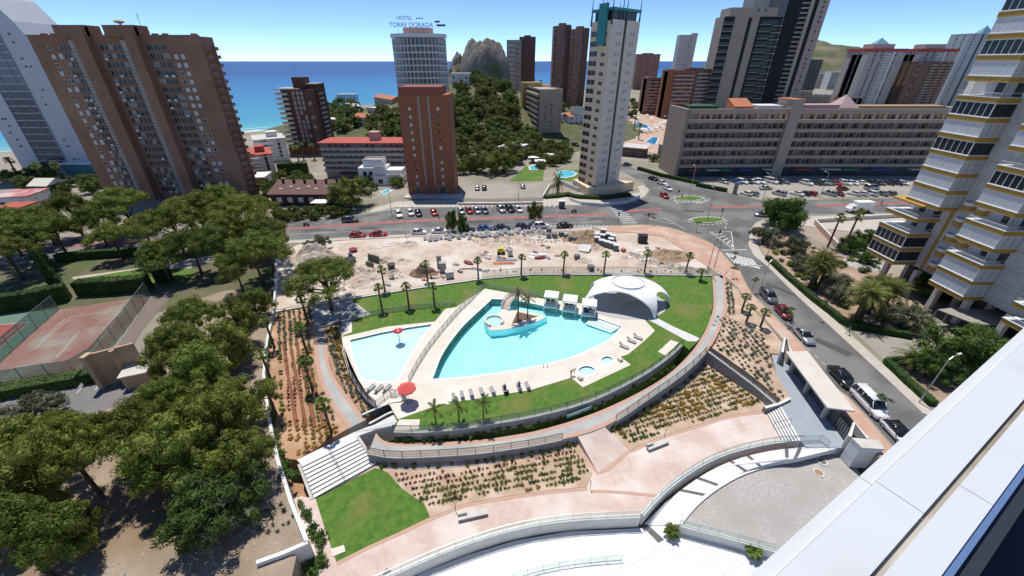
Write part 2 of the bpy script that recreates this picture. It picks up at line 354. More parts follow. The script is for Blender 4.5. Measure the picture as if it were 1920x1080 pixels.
for i in range(9):      # zebra over the main road
    t=i/8; a=(1143+t*24,388+t*30); strip(b,a,(a[0]+22+t*6,a[1]-.4),.55)
for i in range(8):      # zebra on the near street
    t=i/7; a=(1362+t*46,474+t*11); strip(b,a,(a[0]+16,a[1]+19),.5)
def hatch(b,c0,c1,d0,d1,n,wd=.35):
    for i in range(n):
        t=i/(n-1); a=(c0[0]+(c1[0]-c0[0])*t,c0[1]+(c1[1]-c0[1])*t); e=(d0[0]+(d1[0]-d0[0])*t,d0[1]+(d1[1]-d0[1])*t); strip(b,a,e,wd)
hatch(b,(1330,434),(1372,462),(1352,434),(1374,455),6)
for p,q in(((1330,434),(1371,434)),((1371,434),(1376,468)),((1330,434),(1376,468))): strip(b,p,q,.2)
hatch(b,(1262,374),(1312,382),(1272,381),(1330,374),8)
hatch(b,(544,413),(680,398),(552,412),(690,396),22,.3)
hatch(b,(690,399),(735,391),(705,398),(745,392),8,.3)
for x in range(750,1040,9): strip(b,(x,388.5),(x+4,384.5),.45,.145)
strip(b,(521,440),(890,424),.15); strip(b,(890,424),(1130,416),.15)
for a,c in(((1215,410),(1247,409)),((1247,409),(1287,431)),((1215,410),(1262,420))): strip(b,a,c,.18)
for i in range(26):
    t=i/26; strip(b,(545+590*t,421-19*t),(553+590*t,420.6-19*t),.12)
for i in range(11): t=i/11; strip(b,(1530+34*i/1.9,381.6-t*7),(1541+34*i/1.9,381.2-t*7),.12)
for i in range(12): t=i/11; strip(b,(1500+t*150,640+t*140),(1506+t*150,645.6+t*140),.12)
strip(b,(1354,469),(1400,468),.35); strip(b,(1388,498),(1430,498),.25)
for i in range(12): strip(b,(1275+i*.1+i*7,387-.15*i),(1278+i*7,387-.15*i),.12)
for i in range(16): x=1030+i*7.5; strip(b,(x,426),(x+5,422.5),.3)
def oval(cx,cy,rx,ry,n=26): return [(cx+rx*math.cos(2*math.pi*i/n),cy+ry*math.sin(2*math.pi*i/n)) for i in range(n)]
for e in(oval(1290,373,33,6.2),oval(1326,413.5,36,7.4)):
    for i in range(len(e)): 
        if i%1==0: p=e[i]; q=e[(i+1)%len(e)]; strip(b,p,((p[0]+q[0])/2,(p[1]+q[1])/2),.3)
struct('road_markings',b,paint)
b=MB(); rp0=random.Random(9); patchm=M('asphalt_patch',(.085,.083,.082),(.07,.069,.068),1.,rough=.95)
for px,L,wd,a in(((900,416),7,2,.05),((690,428),5,1.4,.1),((1220,402),4,2.4,.3),((1300,396),6,1.6,-.2),((1380,440),3,2,1.1),((1470,545),7,1.2,-1.),((1560,650),5,1.6,-1.),((1120,410),5,1.2,0),((600,432),8,1,.1),((1600,385),9,1.4,0)):
    c=W(*px); b.obox((c.x,c.y),a,L,wd,.009,.0125)
struct('road_patches',b,patchm)
grassm=M('lawn_grass',(.05,.125,.013),(.11,.2,.03),1.4,rough=.95,bump=.6,bscale=30,c3=(.19,.17,.055),sc3=.2,f3=(.5,.76))
for k,e in enumerate((oval(1291,372.5,27,4.2),oval(1326,413,31,5.4))):
    t=thing('traffic_island',['oval grass traffic island by the queue of cars','oval grass traffic island ringed with white dashes at the crossing'][k],'traffic island',W(*e[0]))
    p=[W(*q)-W(*e[0]) for q in e]
    MB().wall(p,.3,0,.16,closed=True).obj('kerb',lightconc,t); MB().prism(p,0,.13).obj('grass',grassm,t)
parkm=M('park_earth',(.16,.13,.085),(.1,.095,.05),.2,rough=.97,bump=.4,c3=(.07,.1,.03),sc3=.12)
sheet('park_ground',[(-250,640),(-250,532),(0,497),(270,475),(518,454),(515,560),(480,540),(420,545),(300,585),(110,590),(0,610)],parkm,z=.022,thick=.05)
sheet('verge_ground',[(500,449),(541,412),(690,398),(738,386),(745,366),(600,372),(500,376),(300,385),(0,412),(-250,440),(-250,478),(0,456),(265,438),(541,413)],parkm,z=.024,thick=.05) if False else None
# --- building-site lot and wood lot
sitem=M('bare_earth',(.56,.46,.37),(.44,.34,.26),.35,rough=.97,bump=1.,bscale=1.8,detail=8,c3=(.62,.56,.5),sc3=.12)
sheet('building_site_ground',[(515,581),(585,569),(657,557),(780,538),(905,520),(1000,512),(1170,512),(1326,514),(1326,498),(1290,475),(1262,455),(1240,443),(1190,437),(1112,432),(1029,436),(887,439),(765,445),(643,451),(560,458),(520,480),(508,520)],sitem,z=.02,thick=.05)
woodm=M('wood_floor',(.36,.29,.22),(.27,.21,.155),.35,rough=.97,bump=.8,bscale=2.,c3=(.2,.135,.08),sc3=.07)
lot=[W(*p,.02) for p in [(512,581),(500,640),(494,700),(503,780),(520,860),(545,940),(575,1015),(490,1050)]]+[Vector((-19.5,20,.02)),Vector((-18.5,15,.02)),Vector((-19,-8,.02)),Vector((-90,-8,.02)),Vector((-90,30,.02))]+[W(*p,.02) for p in [(60,760),(240,745),(300,600),(400,520),(480,460),(508,470)]]
b=MB().prism(lot,-.1,.02); struct('wood_floor',b,woodm)
courtlot=M('court_car_park_asphalt',(.2,.19,.185),(.16,.155,.15),.4,rough=.95)
sheet('court_car_park_pavement',[(-200,830),(-200,765),(0,745),(160,715),(235,697),(300,730),(180,775),(60,830)],courtlot,z=.035,thick=.05)
b=MB()
for i in range(9): strip(b,(-60+i*34,770-i*5.5),(-38+i*33,752-i*5.6),.12,.05)
struct('bay_markings',b,paint)
clay=M('worn_court',(.24,.155,.125),(.22,.095,.075),.3,rough=.95,c3=(.25,.22,.18),sc3=.16,f3=(.5,.65))
sheet('tennis_court_worn',zz(zH,(-420,1080),(0,1000),(370,945),(440,890),(690,575),(270,640),(-420,740)),clay,z=.03,thick=.05)
greenc=M('green_court',(.13,.22,.17),(.11,.18,.14),.3,rough=.95)
sheet('tennis_court_green',zz(zH,(-420,1000),(0,880),(272,636),(-420,700)),greenc,z=.04,thick=.05)
sheet('tennis_court_red',zz(zH,(-420,880),(0,815),(133,697),(-420,740)),M('red_court',(.3,.08,.06),(.26,.07,.055),.3,rough=.95),z=.046,thick=.05)
b=MB()
for p,q in(((0,815),(133,697)),((133,697),(-200,727)),((0,785),(105,700))): strip(b,zH(*p),zH(*q),.1,.06)
for p,q in(((160,820),(330,672)),((260,860),(365,740)),((345,930),(570,640)),((185,790),(300,680)),((470,730),(560,640)),((120,830),(300,790)),((330,672),(570,640))): strip(b,zH(*p),zH(*q),.08,.06)
struct('court_lines',b,paint)
sheet('court_side_path',zz(zH,(545,800),(692,578),(800,535),(770,600),(650,740),(615,800)),M('brown_asphalt',(.2,.16,.14),(.16,.13,.115),.4,rough=.95),z=.034,thick=.05)
sheet('park_lawn',zz(zH,(320,500),(640,450),(900,455),(880,490),(740,525),(380,530)),grassm,z=.03,thick=.05)
sheet('park_path',zz(zH,(330,490),(700,440),(1000,380),(1010,405),(880,450),(640,452),(340,500)),pavem,z=.045,thick=.05)
# ================================================================ GARDEN
earth=M('garden_earth',(.42,.25,.15),(.34,.2,.12),.4,rough=.97,bump=.5,bscale=5,c3=(.5,.33,.21),sc3=.3)
gh=[Vector((p.x,p.y,0)) for p in garden]
hsheet('garden_subsoil',gh,[],-4.3,.2,earth)
deckm=M('cream_stone_deck',(.66,.6,.52),(.6,.54,.46),.6,rough=.85,bump=.05,c3=(.69,.64,.57),sc3=.2)
# pools
POOL=dense([(809,712),(822,676),(838,648),(866,612),(900,580),(922,560)],3)+[(951,561)]+[(976,564),(1015,572),(1060,583),(1118,595),(1166,612)]+dense([(1166,612),(1152,630),(1127,646),(1071,671),(1025,683),(965,695),(900,705),(850,710),(809,712)],3)[1:-1]
KIDS=zz(zE,(345,412),(520,370),(680,340),(815,322),(750,405),(690,500),(640,600),(610,648),(520,650),(425,640),(385,575),(360,500))
JAC=[oval(*zV(1065,935),17.5,10),oval(*zV(1270,830),13,8.2)]
TERR=[(641,600),(657,561),(780,541),(905,524),(1000,516),(1170,516),(1334,517),(1337,569),(1330,602),(1312,636),(1292,656),(1279,645),(1247,673),(1194,708),(1106,750),(1008,777),(925,792),(862,802),(788,808),(738,808),(745,790),(730,757),(707,762)]+[(690,740),(672,712),(657,680),(645,650),(640,630)]
holes=[[W(*p) for p in POOL],[W(*p) for p in KIDS]]+[[W(*p) for p in j] for j in JAC]
hsheet('pool_terrace_lawn',[W(*p) for p in TERR],holes,0,4.2,grassm)
DECK=[(641,632),(727,612),(815,603),(835,579),(855,576),(909,541),(1018,560),(1092,569),(1150,575),(1200,590),(1228,620),(1205,642),(1178,664),(1163,669),(1183,684),(1093,726),(1071,708),(995,731),(860,753),(829,757),(746,786),(730,758),(707,762),(690,740),(672,712),(657,680),(645,650)]
hsheet('pool_deck',[W(*p,.03) for p in DECK],[[W(*p,.03) for p in POOL],[W(*p,.03) for p in KIDS]]+[[W(*p,.03) for p in j] for j in JAC],.03,.12,deckm)
pooltile=M('pool_tile',(.44,.87,.91),(.37,.82,.875),.35,rough=.4,c3=(.5,.9,.93),sc3=1.6)
kidtile=M('kids_pool_tile',(.56,.76,.82),(.52,.73,.8),.8,rough=.4)
wat=watermat('pool_water',(.86,.98,1.)); wat2=watermat('shallow_water',(.93,.99,1.))
def pool(name,px,depth,tile,water,label,lvl=-.06,df=None):
    P=[W(*p) for p in px]; o=P[0]; t=thing(name,label,'pool',(o.x,o.y,0)); n=len(P); L=[(p-o) for p in P]
    dd=[df(p) if df else depth for p in P]
    v=[(p.x,p.y,.02) for p in L]+[(p.x,p.y,-dd[i]) for i,p in enumerate(L)]
    a=sum(L[i].x*L[(i+1)%n].y-L[(i+1)%n].x*L[i].y for i in range(n))
    f=[(i,(i+1)%n,(i+1)%n+n,i+n) if a<0 else ((i+1)%n,i,i+n,(i+1)%n+n) for i in range(n)]
    MB().add(v,f).obj('basin_wall',tile,t)
    MB().prism([(p.x,p.y) for p in L],[-q-.1 for q in dd],[-q for q in dd]).obj('basin_floor',tile,t)
    v=[(p.x,p.y,lvl) for p in L]; f=[tuple(q) for q in tessellate_polygon([[Vector((p.x,p.y,0)) for p in L]])]
    m=MB().add(v,f); ob=m.obj('water',water,t)
    bm=bmesh.new(); bm.from_mesh(ob.data); bmesh.ops.recalc_face_normals(bm,faces=bm.faces)
    if bm.faces[0].normal.z<0: bmesh.ops.reverse_faces(bm,faces=bm.faces)
    bm.to_mesh(ob.data); bm.free()
    MB().wall([(p.x,p.y) for p in L],.35,.025,.05,closed=True).obj('coping',white,t)
    return t
tp=pool('swimming_pool',POOL,1.25,pooltile,wat,'large turquoise pool with curved sides in the white deck',df=lambda p:max(.55,1.75-(p.x+12)*.036))
for k_ in range(3):
    q=[W(*p) for p in((1110-k_*3,594+k_*2.5),(1163-k_*5,611.5+k_*1.5),(1157-k_*5,616+k_*2.5),(1104-k_*3,598+k_*2.5))]; o2=tp.location; MB().prism([(p.x-o2.x,p.y-o2.y) for p in q],-.55,-.12-.12*k_).obj('pool_step',white,tp)
pool('swimming_pool',KIDS,.3,kidtile,wat2,'pale shallow paddling pool with a red mushroom fountain in it')
pool('swimming_pool',JAC[0],.22,kidtile,wat2,'round whirlpool set in the deck beside the bending man')
pool('swimming_pool',JAC[1],.22,kidtile,wat2,'smaller round whirlpool set in the deck corner by the lawn')
# island with spa
ISL=zz(zV,(180,360),(240,315),(330,335),(400,325),(560,370),(672,398),(560,450),(400,495),(250,525),(105,535),(60,480),(40,440),(60,410),(110,395))
P=[W(*p) for p in ISL]; o=P[0]; t=thing('pool_island','white island with planted corner and round spa in the turquoise pool','pool island',(o.x,o.y,0))
MB().prism([(p-o) for p in P],-1.24,.07).obj('island_slab',[deckm],t)
L=[(p-o) for p in P]; MB().wall(L,.06,-1.23,.0,closed=True).obj('tiled_side',pooltile,t)
b=MB(); c=W(*zV(140,445))-o
for i in range(22):
    a0=R(-35+i*13); a1=R(-35+(i+1)*13)
    b.add([(c.x+r*math.cos(a),c.y+r*math.sin(a),z) for a in(a0,a1) for r in(1.35,1.75) for z in(.07,.5)],[(0,1,3,2),(4,6,7,5),(1,5,7,3),(0,4,5,1),(2,3,7,6)])
b.obj('spa_wall',deckm,t); MB().tube((c.x,c.y,.06),(c.x,c.y,.12),1.36,n=24).obj('spa_water',pooltile,t)
q=zz(zV,(372,350),(575,395),(320,470)); MB().prism([W(*p)-o for p in q],.06,.14).obj('planting_bed',M('dark_soil',(.17,.11,.07),(.11,.07,.045),2,rough=.97,bump=.5),t)
# bridge
a=W(*zV(245,325)); c=W(*zV(345,215)); br_=thing('footbridge','small arched white footbridge from deck to pool island','bridge',a)
d=c-a; u=d.normalized(); nrm=Vector((-u.y,u.x,0)); N=10
def arc(t): return d*t+Vector((0,0,.1+1.0*math.sin(math.pi*t)))
b=MB(); v=[]
for i in range(N+1): p=arc(i/N); v+=[p-nrm*.7,p+nrm*.7,p+nrm*.7-Vector((0,0,.12)),p-nrm*.7-Vector((0,0,.12))]
b.add(v,[(4*i+k,4*i+(k+1)%4,4*i+4+(k+1)%4,4*i+4+k) for i in range(N) for k in range(4)]); b.obj('walkway',M('bridge_deck',(.55,.4,.32),(.5,.36,.28),1,rough=.8),br_)
for s in(-1,1):
    b=MB(); b.path([arc(i/N)+nrm*.72*s+Vector((0,0,.9)) for i in range(N+1)],.05,6); b.path([arc(i/N)+nrm*.72*s+Vector((0,0,.1)) for i in range(N+1)],.05,6)
    for i in range(N+1): p=arc(i/N)+nrm*.72*s; b.tube(p,p+Vector((0,0,.9)),.035,n=5)
    for i in range(N): p=arc(i/N)+nrm*.72*s; q=arc((i+1)/N)+nrm*.72*s; b.tube(p+Vector((0,0,.15)),q+Vector((0,0,.85)),.025,n=4)
    b.obj('railing',white,br_)
# --- ring path
pathm=M('grey_path_paving',(.4,.4,.39),(.33,.33,.325),1.2,rough=.9,bump=.2,c3=(.45,.44,.42),sc3=.2)
edging=M('pink_edging',(.5,.32,.24),(.45,.29,.22),2,rough=.9)
def pathstrip(name,secs,mat,thick=3.2,border=True):
    ins=[W(*s[0],s[2]) for s in secs]; out=[W(*s[1],s[2]) for s in secs]
    def rs(P):
        o=[]
        for i in range(len(P)-1):
            a,b_,c_,d_=P[max(i-1,0)],P[i],P[i+1],P[min(i+2,len(P)-1)]
            for j in range(4):
                t=j/4; o.append(.5*((2*b_)+(c_-a)*t+(2*a-5*b_+4*c_-d_)*t*t+(3*b_-a-3*c_+d_)*t**3))
        return o+[P[-1]]
    I,U=rs(ins),rs(out); b=MB()
    v=[];n=len(I)
    for p,q in zip(I,U): v+=[p,q,q-Vector((0,0,thick)),p-Vector((0,0,thick))]
    f=[(4*i+k,4*i+(k+1)%4,4*i+4+(k+1)%4,4*i+4+k) for i in range(n-1) for k in range(4)]+[(0,1,2,3),(4*n-1,4*n-2,4*n-3,4*n-4)]
    ob=struct(name,b.add(v,f),mat)
    bm=bmesh.new(); bm.from_mesh(ob.data); bmesh.ops.recalc_face_normals(bm,faces=bm.faces); bm.to_mesh(ob.data); bm.free()
    if border:
        for nm,(A_,B_) in(('path_border_inner',(I,U)),('path_border_outer',(U,I))):
            v=[]
            for p,q in zip(A_,B_): e=(q-p).normalized(); v+=[p+e*.02+Vector((0,0,.006)),p+e*.55+Vector((0,0,.006))]
            b=MB().add(v,[(2*i,2*i+1,2*i+3,2*i+2) for i in range(n-1)]); struct(nm,b,edging)
    return I,U
RIGHT=[((1335,517),(1360,517),0),((1338,569),(1362,569),0),((1330,602),(1355,604),0),((1313,636),(1339,640),-.1),((1290,667),(1316,668),-.25),((1250,704),(1279,702),-.45),((1190,740),(1217,746),-.75),((1110,776),(1131,801),-1.05),((1021,804),(1030,829),-1.2),((950,818),(955,842),-1.2),((883,826),(883,851),-1.2),((783,829),(783,857),-1.2),((727,829),(730,857),-1.2),((705,812),(690,850),-1.2)]
RI,RU=pathstrip('ring_path',RIGHT,pathm)
def zleft(p): return -1.2*min(1,max(0,(62-p.y)/29))
_q0=W(*zL(0,330)); _q1=W(*zL(440,890)); _qd=(_q1-_q0)
def zd(p): return -.15-1.2*min(1,max(0,(Vector((p.x,p.y,0))-_q0).dot(_qd)/_qd.length_squared))
def IT(px,f):
    p=W(*px)
    for _ in range(8): p=W(*px,f(p))
    return p.z
LEFT=[(zE(205,335),zE(150,345),0),(zE(216,400),zE(150,410),-.1),(zE(225,500),zE(155,520),-.3),(zE(255,605),zE(178,640),-.55),(zE(335,725),zE(240,775),-.85),(zE(440,860),zE(340,910),-1.2)]
LEFT=[(a,c,IT(((a[0]+c[0])/2,(a[1]+c[1])/2),zleft)+.02) for a,c,_ in LEFT]
LI,LU=pathstrip('side_path',LEFT,pathm)
sheet('upper_path',zz(zE,(130,235),(350,182),(470,268),(365,300),(300,305),(205,335),(150,345)),pathm,z=.012,thick=4)
# sloped beds
def bed(name,px,zs,mat=earth): return sheet(name,px,mat,z=[IT(p,zleft) for p in px],thick=3.)
bed('red_soil_bed',[(512,584),(585,571),(590,615),(590,640),(592,673),(600,713),(620,758),(653,803),(557,862),(537,860),(520,835),(505,780),(496,700),(502,640)],[0,0,0,-.1,-.3,-.55,-.85,-1.2,-1.2,-1.2,-1.1,-.8,-.4,-.2])
bed('planted_strip',zz(zE,(205,335),(298,330),(304,400),(345,590),(400,690),(485,790),(440,858),(335,724),(255,604),(225,500),(216,400)),[0,0,-.05,-.5,-.75,-1.1,-1.18,-.85,-.55,-.3,-.1])
# stairs (left)
st=thing('garden_stairs','wide white garden stairs with dark risers beside the green lawn','stairs',W(558,862,-1.2))
o=W(558,862,-1.2); tl,tr,bl_,br2=W(*zC(65,512),-1.2),W(*zC(345,378),-1.2),W(*zC(132,688),-2.4),W(*zC(437,518),-2.4)
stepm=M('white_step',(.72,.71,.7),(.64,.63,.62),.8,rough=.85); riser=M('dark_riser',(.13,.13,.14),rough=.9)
for i in range(9):
    t0=i/9; t1=(i+1)/9; z1=-1.2-1.2*(i)/9
    A=tl.lerp(bl_,t0);B_=tr.lerp(br2,t0);A2=tl.lerp(bl_,t1);B2=tr.lerp(br2,t1)
    MB().prism([(p-o).xy for p in(A,B_,B2,A2)],-3+1.2,z1+1.2).obj('step',stepm,st)
    k=(A2-A).normalized()*.035
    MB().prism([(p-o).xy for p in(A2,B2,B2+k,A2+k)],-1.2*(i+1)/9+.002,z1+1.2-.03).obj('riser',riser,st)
MB().prism([(W(*p,-1.2)-o).xy for p in zz(zC,(45,492),(335,352),(352,372),(345,378),(65,512))],-2.5,.004).obj('landing',stepm,st)
for s,(p,q) in enumerate(((tl,bl_),(tr,br2))):
    e=(tl-tr).normalized()*(.2 if s==0 else -.2); w0=p-o+e; w1=q-o+e
    b=MB().wall([w0.xy,w1.xy],.3,[-2.5,-2.5],[.12,-1.1]); b.obj('side_wall',lightconc,st)
c0=tl.lerp(tr,.5)-o; c1=bl_.lerp(br2,.5)-o
b=MB().tube(c0+Vector((0,0,.9)),c1+Vector((0,0,.9)),.03,n=6)
for t in(0,.5,1): p=c0.lerp(c1,t); b.tube(p,p+Vector((0,0,.9)),.025,n=6)
b.obj('handrail',darkmetal,st)
# walkway from stairs to pool deck
wk=zz(zC,(335,352),(440,310),(530,266),(640,232),(790,202),(830,205),(560,292),(535,318),(440,340),(352,372)); zs=[-1.2,-.9,-.4,-.05,.01,.01,-.1,-.4,-.9,-1.2]
sheet('white_walkway',wk,M('pale_paving',(.62,.61,.6),(.55,.54,.53),.9,rough=.85),z=zs,thick=2.5)
# lower level
plazam=M('pink_stone_plaza',(.5,.37,.315),(.57,.455,.395),1.2,rough=.88,bump=.15,c3=(.64,.56,.51),sc3=.22,f3=(.42,.62))
ARC=dense([(640,1120),(727,1080),(800,1047),(877,1017),(967,990),(1067,974),(1200,967)],3); ARC2=dense([(1204,965),(1245,921),(1306,876),(1367,848),(1449,829),(1504,826)],3)
plz=[(545,940),(560,930),(600,936),(704,874),(730,860),(783,860),(883,854),(955,845),(1030,832),(1131,803),(1217,748),(1279,704),(1318,668),(1440,745),(1463,758)]
sheet('plaza',[(598,1120),(575,1015)]+plz+[(1502,827)]+ARC2[::-1]+ARC[::-1],plazam,z=-2.4,thick=1.6)
lawn2=zz(zC,(140,690),(440,532),(505,556),(580,640),(690,715),(718,782),(560,858),(400,930),(245,1008),(190,850))
sheet('lower_lawn',lawn2,grassm,z=-2.37,thick=.1)
sandbed=M('sandy_bed',(.47,.34,.245),(.4,.285,.2),.6,rough=.97,bump=.6,bscale=6,c3=(.55,.43,.33),sc3=.4)
BED1=zz(zC,(440,532),(560,545),(900,530),(1200,480),(1462,400),(1542,560),(1512,628),(1300,648),(1090,678),(900,712),(720,783),(690,715),(580,640),(505,556))
sheet('lower_bed_one',BED1,sandbed,z=-2.34,thick=.1)
BED2=zz(zD,(445,402),(600,318),(760,218),(905,75),(1165,270),(1150,318),(1000,340),(850,385),(700,430),(540,502))
sheet('lower_bed_two',BED2,sandbed,z=-2.34,thick=.1)
BED3=zz(zL,(-110,330),(0,335),(140,400),(275,470),(300,600),(350,740),(440,890),(372,905),(270,810),(130,700),(0,612),(-100,545))
sheet('dune_bed',BED3,sandbed,z=[IT(p,zd) for p in BED3],thick=2.8)
BED4=zz(zL,(0,100),(40,105),(75,220),(75,335),(140,400),(0,330))
sheet('upper_dune_bed',BED4,sandbed,z=[0,0,-.05,-.1,-.2,-.1],thick=3.5)
BED5=zz(zL,(40,105),(90,160),(240,340),(390,510),(390,590),(300,585),(275,470),(140,400),(75,335),(75,220))
sheet('palm_bed',BED5,sandbed,z=[0,0,-.1,-.3,-1.2,-1.2,-.4,-.2,-.1,-.05],thick=3.5)
b=MB()
def edge(px,z,wd=.35,h=.02):
    P=WL(dense(px,3),z); b.wall(P,wd,z-.05,z+h)
edge(zz(zC,(245,1010),(400,932),(560,860),(720,786),(900,716),(1090,682),(1300,652),(1515,632)),-2.395,.7); edge(zz(zD,(540,505),(700,434),(850,389),(1000,344),(1160,322)),-2.395,.7); edge(zz(zD,(305,440),(395,606),(535,505)),-2.394,.5); edge(zz(zD,(365,690),(500,695),(670,712)),-2.395,.35)
struct('plaza_border',b,edging)
bluepave=M('blue_grey_paving',(.33,.36,.4),(.28,.31,.35),1.,rough=.85,bump=.1)
sheet('entrance_paving',[(1446,662),(1471,664),(1482,690),(1560,790),(1596,821),(1582,840),(1511,838),(1502,827),(1463,758),(1482,748),(1457,706)],bluepave,z=-1.4,thick=2.5)
# connecting ramp between path and plaza
sheet('ramp_path',zz(zD,(300,432),(425,392),(535,502),(395,606)),plazam,z=[-1.2,-1.1,-2.385,-2.385],thick=1.2)
# right stairs
st=thing('garden_stairs','white entrance stairs beside the blue grey paving by the canopy','stairs',W(1434,768,-2.4)); o=W(1434,768,-2.4)
t0a,t0b=W(1463,758,-1.4),W(1502,827,-1.4); b0a,b0b=W(1434,768,-2.4),W(1467,829,-2.4)
for i in range(6):
    A=t0a.lerp(b0a,i/6);B_=t0b.lerp(b0b,i/6);A2=t0a.lerp(b0a,(i+1)/6);B2=t0b.lerp(b0b,(i+1)/6); z1=1.0-i/6.
    MB().prism([(p-o).xy for p in(A,B_,B2,A2)],-.3,z1-.003).obj('step',stepm,st)
    k=(A2-A).normalized()*.03
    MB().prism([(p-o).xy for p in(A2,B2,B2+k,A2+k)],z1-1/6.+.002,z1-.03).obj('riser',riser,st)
hr=[W(*p,-2.4+h)-o for p,h in((zM(60,400),0.),(zM(95,350),1.),(zM(300,305),1.9),(zM(280,375),1.0))]
MB().path(hr,.03,6).obj('handrail',darkmetal,st)
# white lower plaza, ramp and gravel yard
whitepave=M('white_porcelain_paving',(.7,.7,.7),(.62,.62,.62),.5,rough=.6,c3=(.52,.52,.51),sc3=.35,f3=(.58,.9))
WPL=[Vector((-22,-6,0)),Vector((48,-6,0)),Vector((48,30,0))]+[W(1480,1000,-3.9),W(1230,985,-3.9)]+WL([(1200,990),(1067,996),(967,1013),(877,1040),(800,1070),(740,1100)],-3.9)
wpo=struct('white_plaza',MB().prism(WPL,-4.1,-3.93),M('grout',(.64,.64,.64),(.6,.6,.6),.5,rough=.8))
tm=MB().box(-.742,.742,-.742,.742,-.06,.03).mesh('tile',whitepave); tang=R(24); pl_=[p.xy for p in WPL]
for i in range(-30,50):
    for j in range(-30,50):
        x=i*1.5*math.cos(tang)-j*1.5*math.sin(tang); y=i*1.5*math.sin(tang)+j*1.5*math.cos(tang)
        if 17.5<y<31 and -16<x<34 and all(inside((x+a*.75,y+b_*.75),pl_) for a in(-1,1) for b_ in(-1,1)): O('tile',tm,wpo,(x,y,-3.93),tang)
RAMPO=dense([(1206,985),(1245,945),(1306,898),(1367,866),(1440,846),(1510,838)],3); RAMPI=dense([(1272,985),(1300,950),(1345,912),(1395,884),(1455,866),(1500,858),(1580,838)],3)
rp=WL(RAMPO,-3.4); rp2=WL(RAMPI,-3.4)
zr=[-3.88+2.4*max(0,(i/(len(rp)-1)))**1. for i in range(len(rp))]; 
for i,p in enumerate(rp): rp[i]=W(*RAMPO[i],zr[i])
zr2=[-3.88+2.4*min(1,i/(len(rp2)-4)) for i in range(len(rp2))]
for i,p in enumerate(rp2): rp2[i]=W(*RAMPI[i],zr2[i])
b=MB().prism(rp+rp2[::-1],[p.z-.8 for p in rp+rp2[::-1]],[p.z for p in rp+rp2[::-1]]); struct('white_ramp',b,whitepave)
b=MB(); darkstone=M('dark_stone_band',(.11,.11,.12),(.085,.085,.095),1.5,rough=.6)
def qd(*p):  # dark bands across the ramp
    b.add([v+Vector((0,0,.05)) for v in p],[(0,1,2,3)])
n1=len(rp)-1; n2=len(rp2)-4
for t in(.3,.4,.6,.69,.88,.95):
    i=t*n1; a=rp[int(i)].lerp(rp[min(n1,int(i)+1)],i%1); j=t*n2; c=rp2[int(j)].lerp(rp2[int(j)+1],j%1); u=(rp[min(n1,int(i)+1)]-rp[int(i)]).normalized()*.42
    qd(a,a+u,c+u,c)
qd(W(1203,984,-3.9),W(1212,982,-3.9),W(1245,1012,-3.9),W(1234,1018,-3.9)); struct('dark_paving_bands',b,darkstone)
gravel=M('grey_gravel',(.3,.285,.265),(.52,.49,.46),5.,rough=.97,bump=1.,bscale=14,detail=8,c3=(.36,.345,.32),sc3=.3)
GR=dense([(1280,982),(1310,945),(1352,912),(1400,888),(1455,872),(1497,864)],3)+[(1535,858),(1580,847),(1640,920),(1460,1030)]
sheet('gravel_yard',GR,gravel,z=-2.75,thick=1.2)
# ================================================================ BUILDERS: plants
bark=M('bark',(.13,.085,.055),(.08,.055,.038),3,rough=.95,bump=.6,bscale=8)
palmbark=M('palm_bark',(.16,.1,.06),(.09,.055,.035),3,rough=.95,bump=.8,bscale=12)
pinem=leafmat('pine_needles',(.105,.145,.024),(.2,.235,.042))
pine2m=leafmat('dark_pine_needles',(.075,.108,.022),(.14,.17,.036))
olivem=leafmat('olive_leaves',(.085,.1,.055),(.14,.155,.09))
broadm=leafmat('broad_leaves',(.04,.085,.014),(.09,.15,.03))
hedgem=leafmat('hedge_leaves',(.02,.05,.01),(.05,.095,.018),.15)
palmm=leafmat('palm_leaves',(.09,.15,.025),(.18,.24,.06),.4)
datem=leafmat('date_palm_leaves',(.11,.15,.03),(.22,.24,.07),.4)
greyp=leafmat('grey_leaves',(.11,.13,.085),(.2,.22,.16)); yellowp=leafmat('yellow_leaves',(.22,.17,.02),(.3,.22,.03)); redp=leafmat('red_leaves',(.17,.05,.03),(.27,.1,.06),.35); rowp=leafmat('row_plant_leaves',(.13,.17,.03),(.26,.27,.08),.4); orangep=leafmat('orange_flowers',(.3,.15,.015),(.2,.16,.03)); flowerp=leafmat('white_flowers',(.6,.6,.55),(.45,.5,.4))
def tufts(b,c,r,n,size,rnd,sz=.8,jit=.55,up=.15,core=True,narrow=1.):
    if core: b.sphere(c,r*.52,7,5,sz=sz)
    for _ in range(n):
        d=Vector((rnd.gauss(0,1),rnd.gauss(0,1),rnd.gauss(.25,1))).normalized()
        p=Vector((c[0]+d.x*r*rnd.uniform(.72,1.08),c[1]+d.y*r*rnd.uniform(.72,1.08),c[2]+d.z*r*sz*rnd.uniform(.72,1.1)))
        nn=(d+Vector((rnd.uniform(-1,1),rnd.uniform(-1,1),rnd.uniform(-1,1)+up))*jit).normalized()
        q=nn.to_track_quat('Z','Y'); a=rnd.uniform(0,6.28); s=size*rnd.uniform(.6,1.3)
        e1=q@Vector((math.cos(a),math.sin(a),.25)); e2=q@Vector((-math.sin(a),math.cos(a),-.1))
        b.add([p-e1*s*.5-e2*s*.28*narrow,p+e1*s*.55,p-e1*s*.5+e2*s*.28*narrow,p-e1*s*.9+e2*.02],[(0,1,2),(0,2,3)])
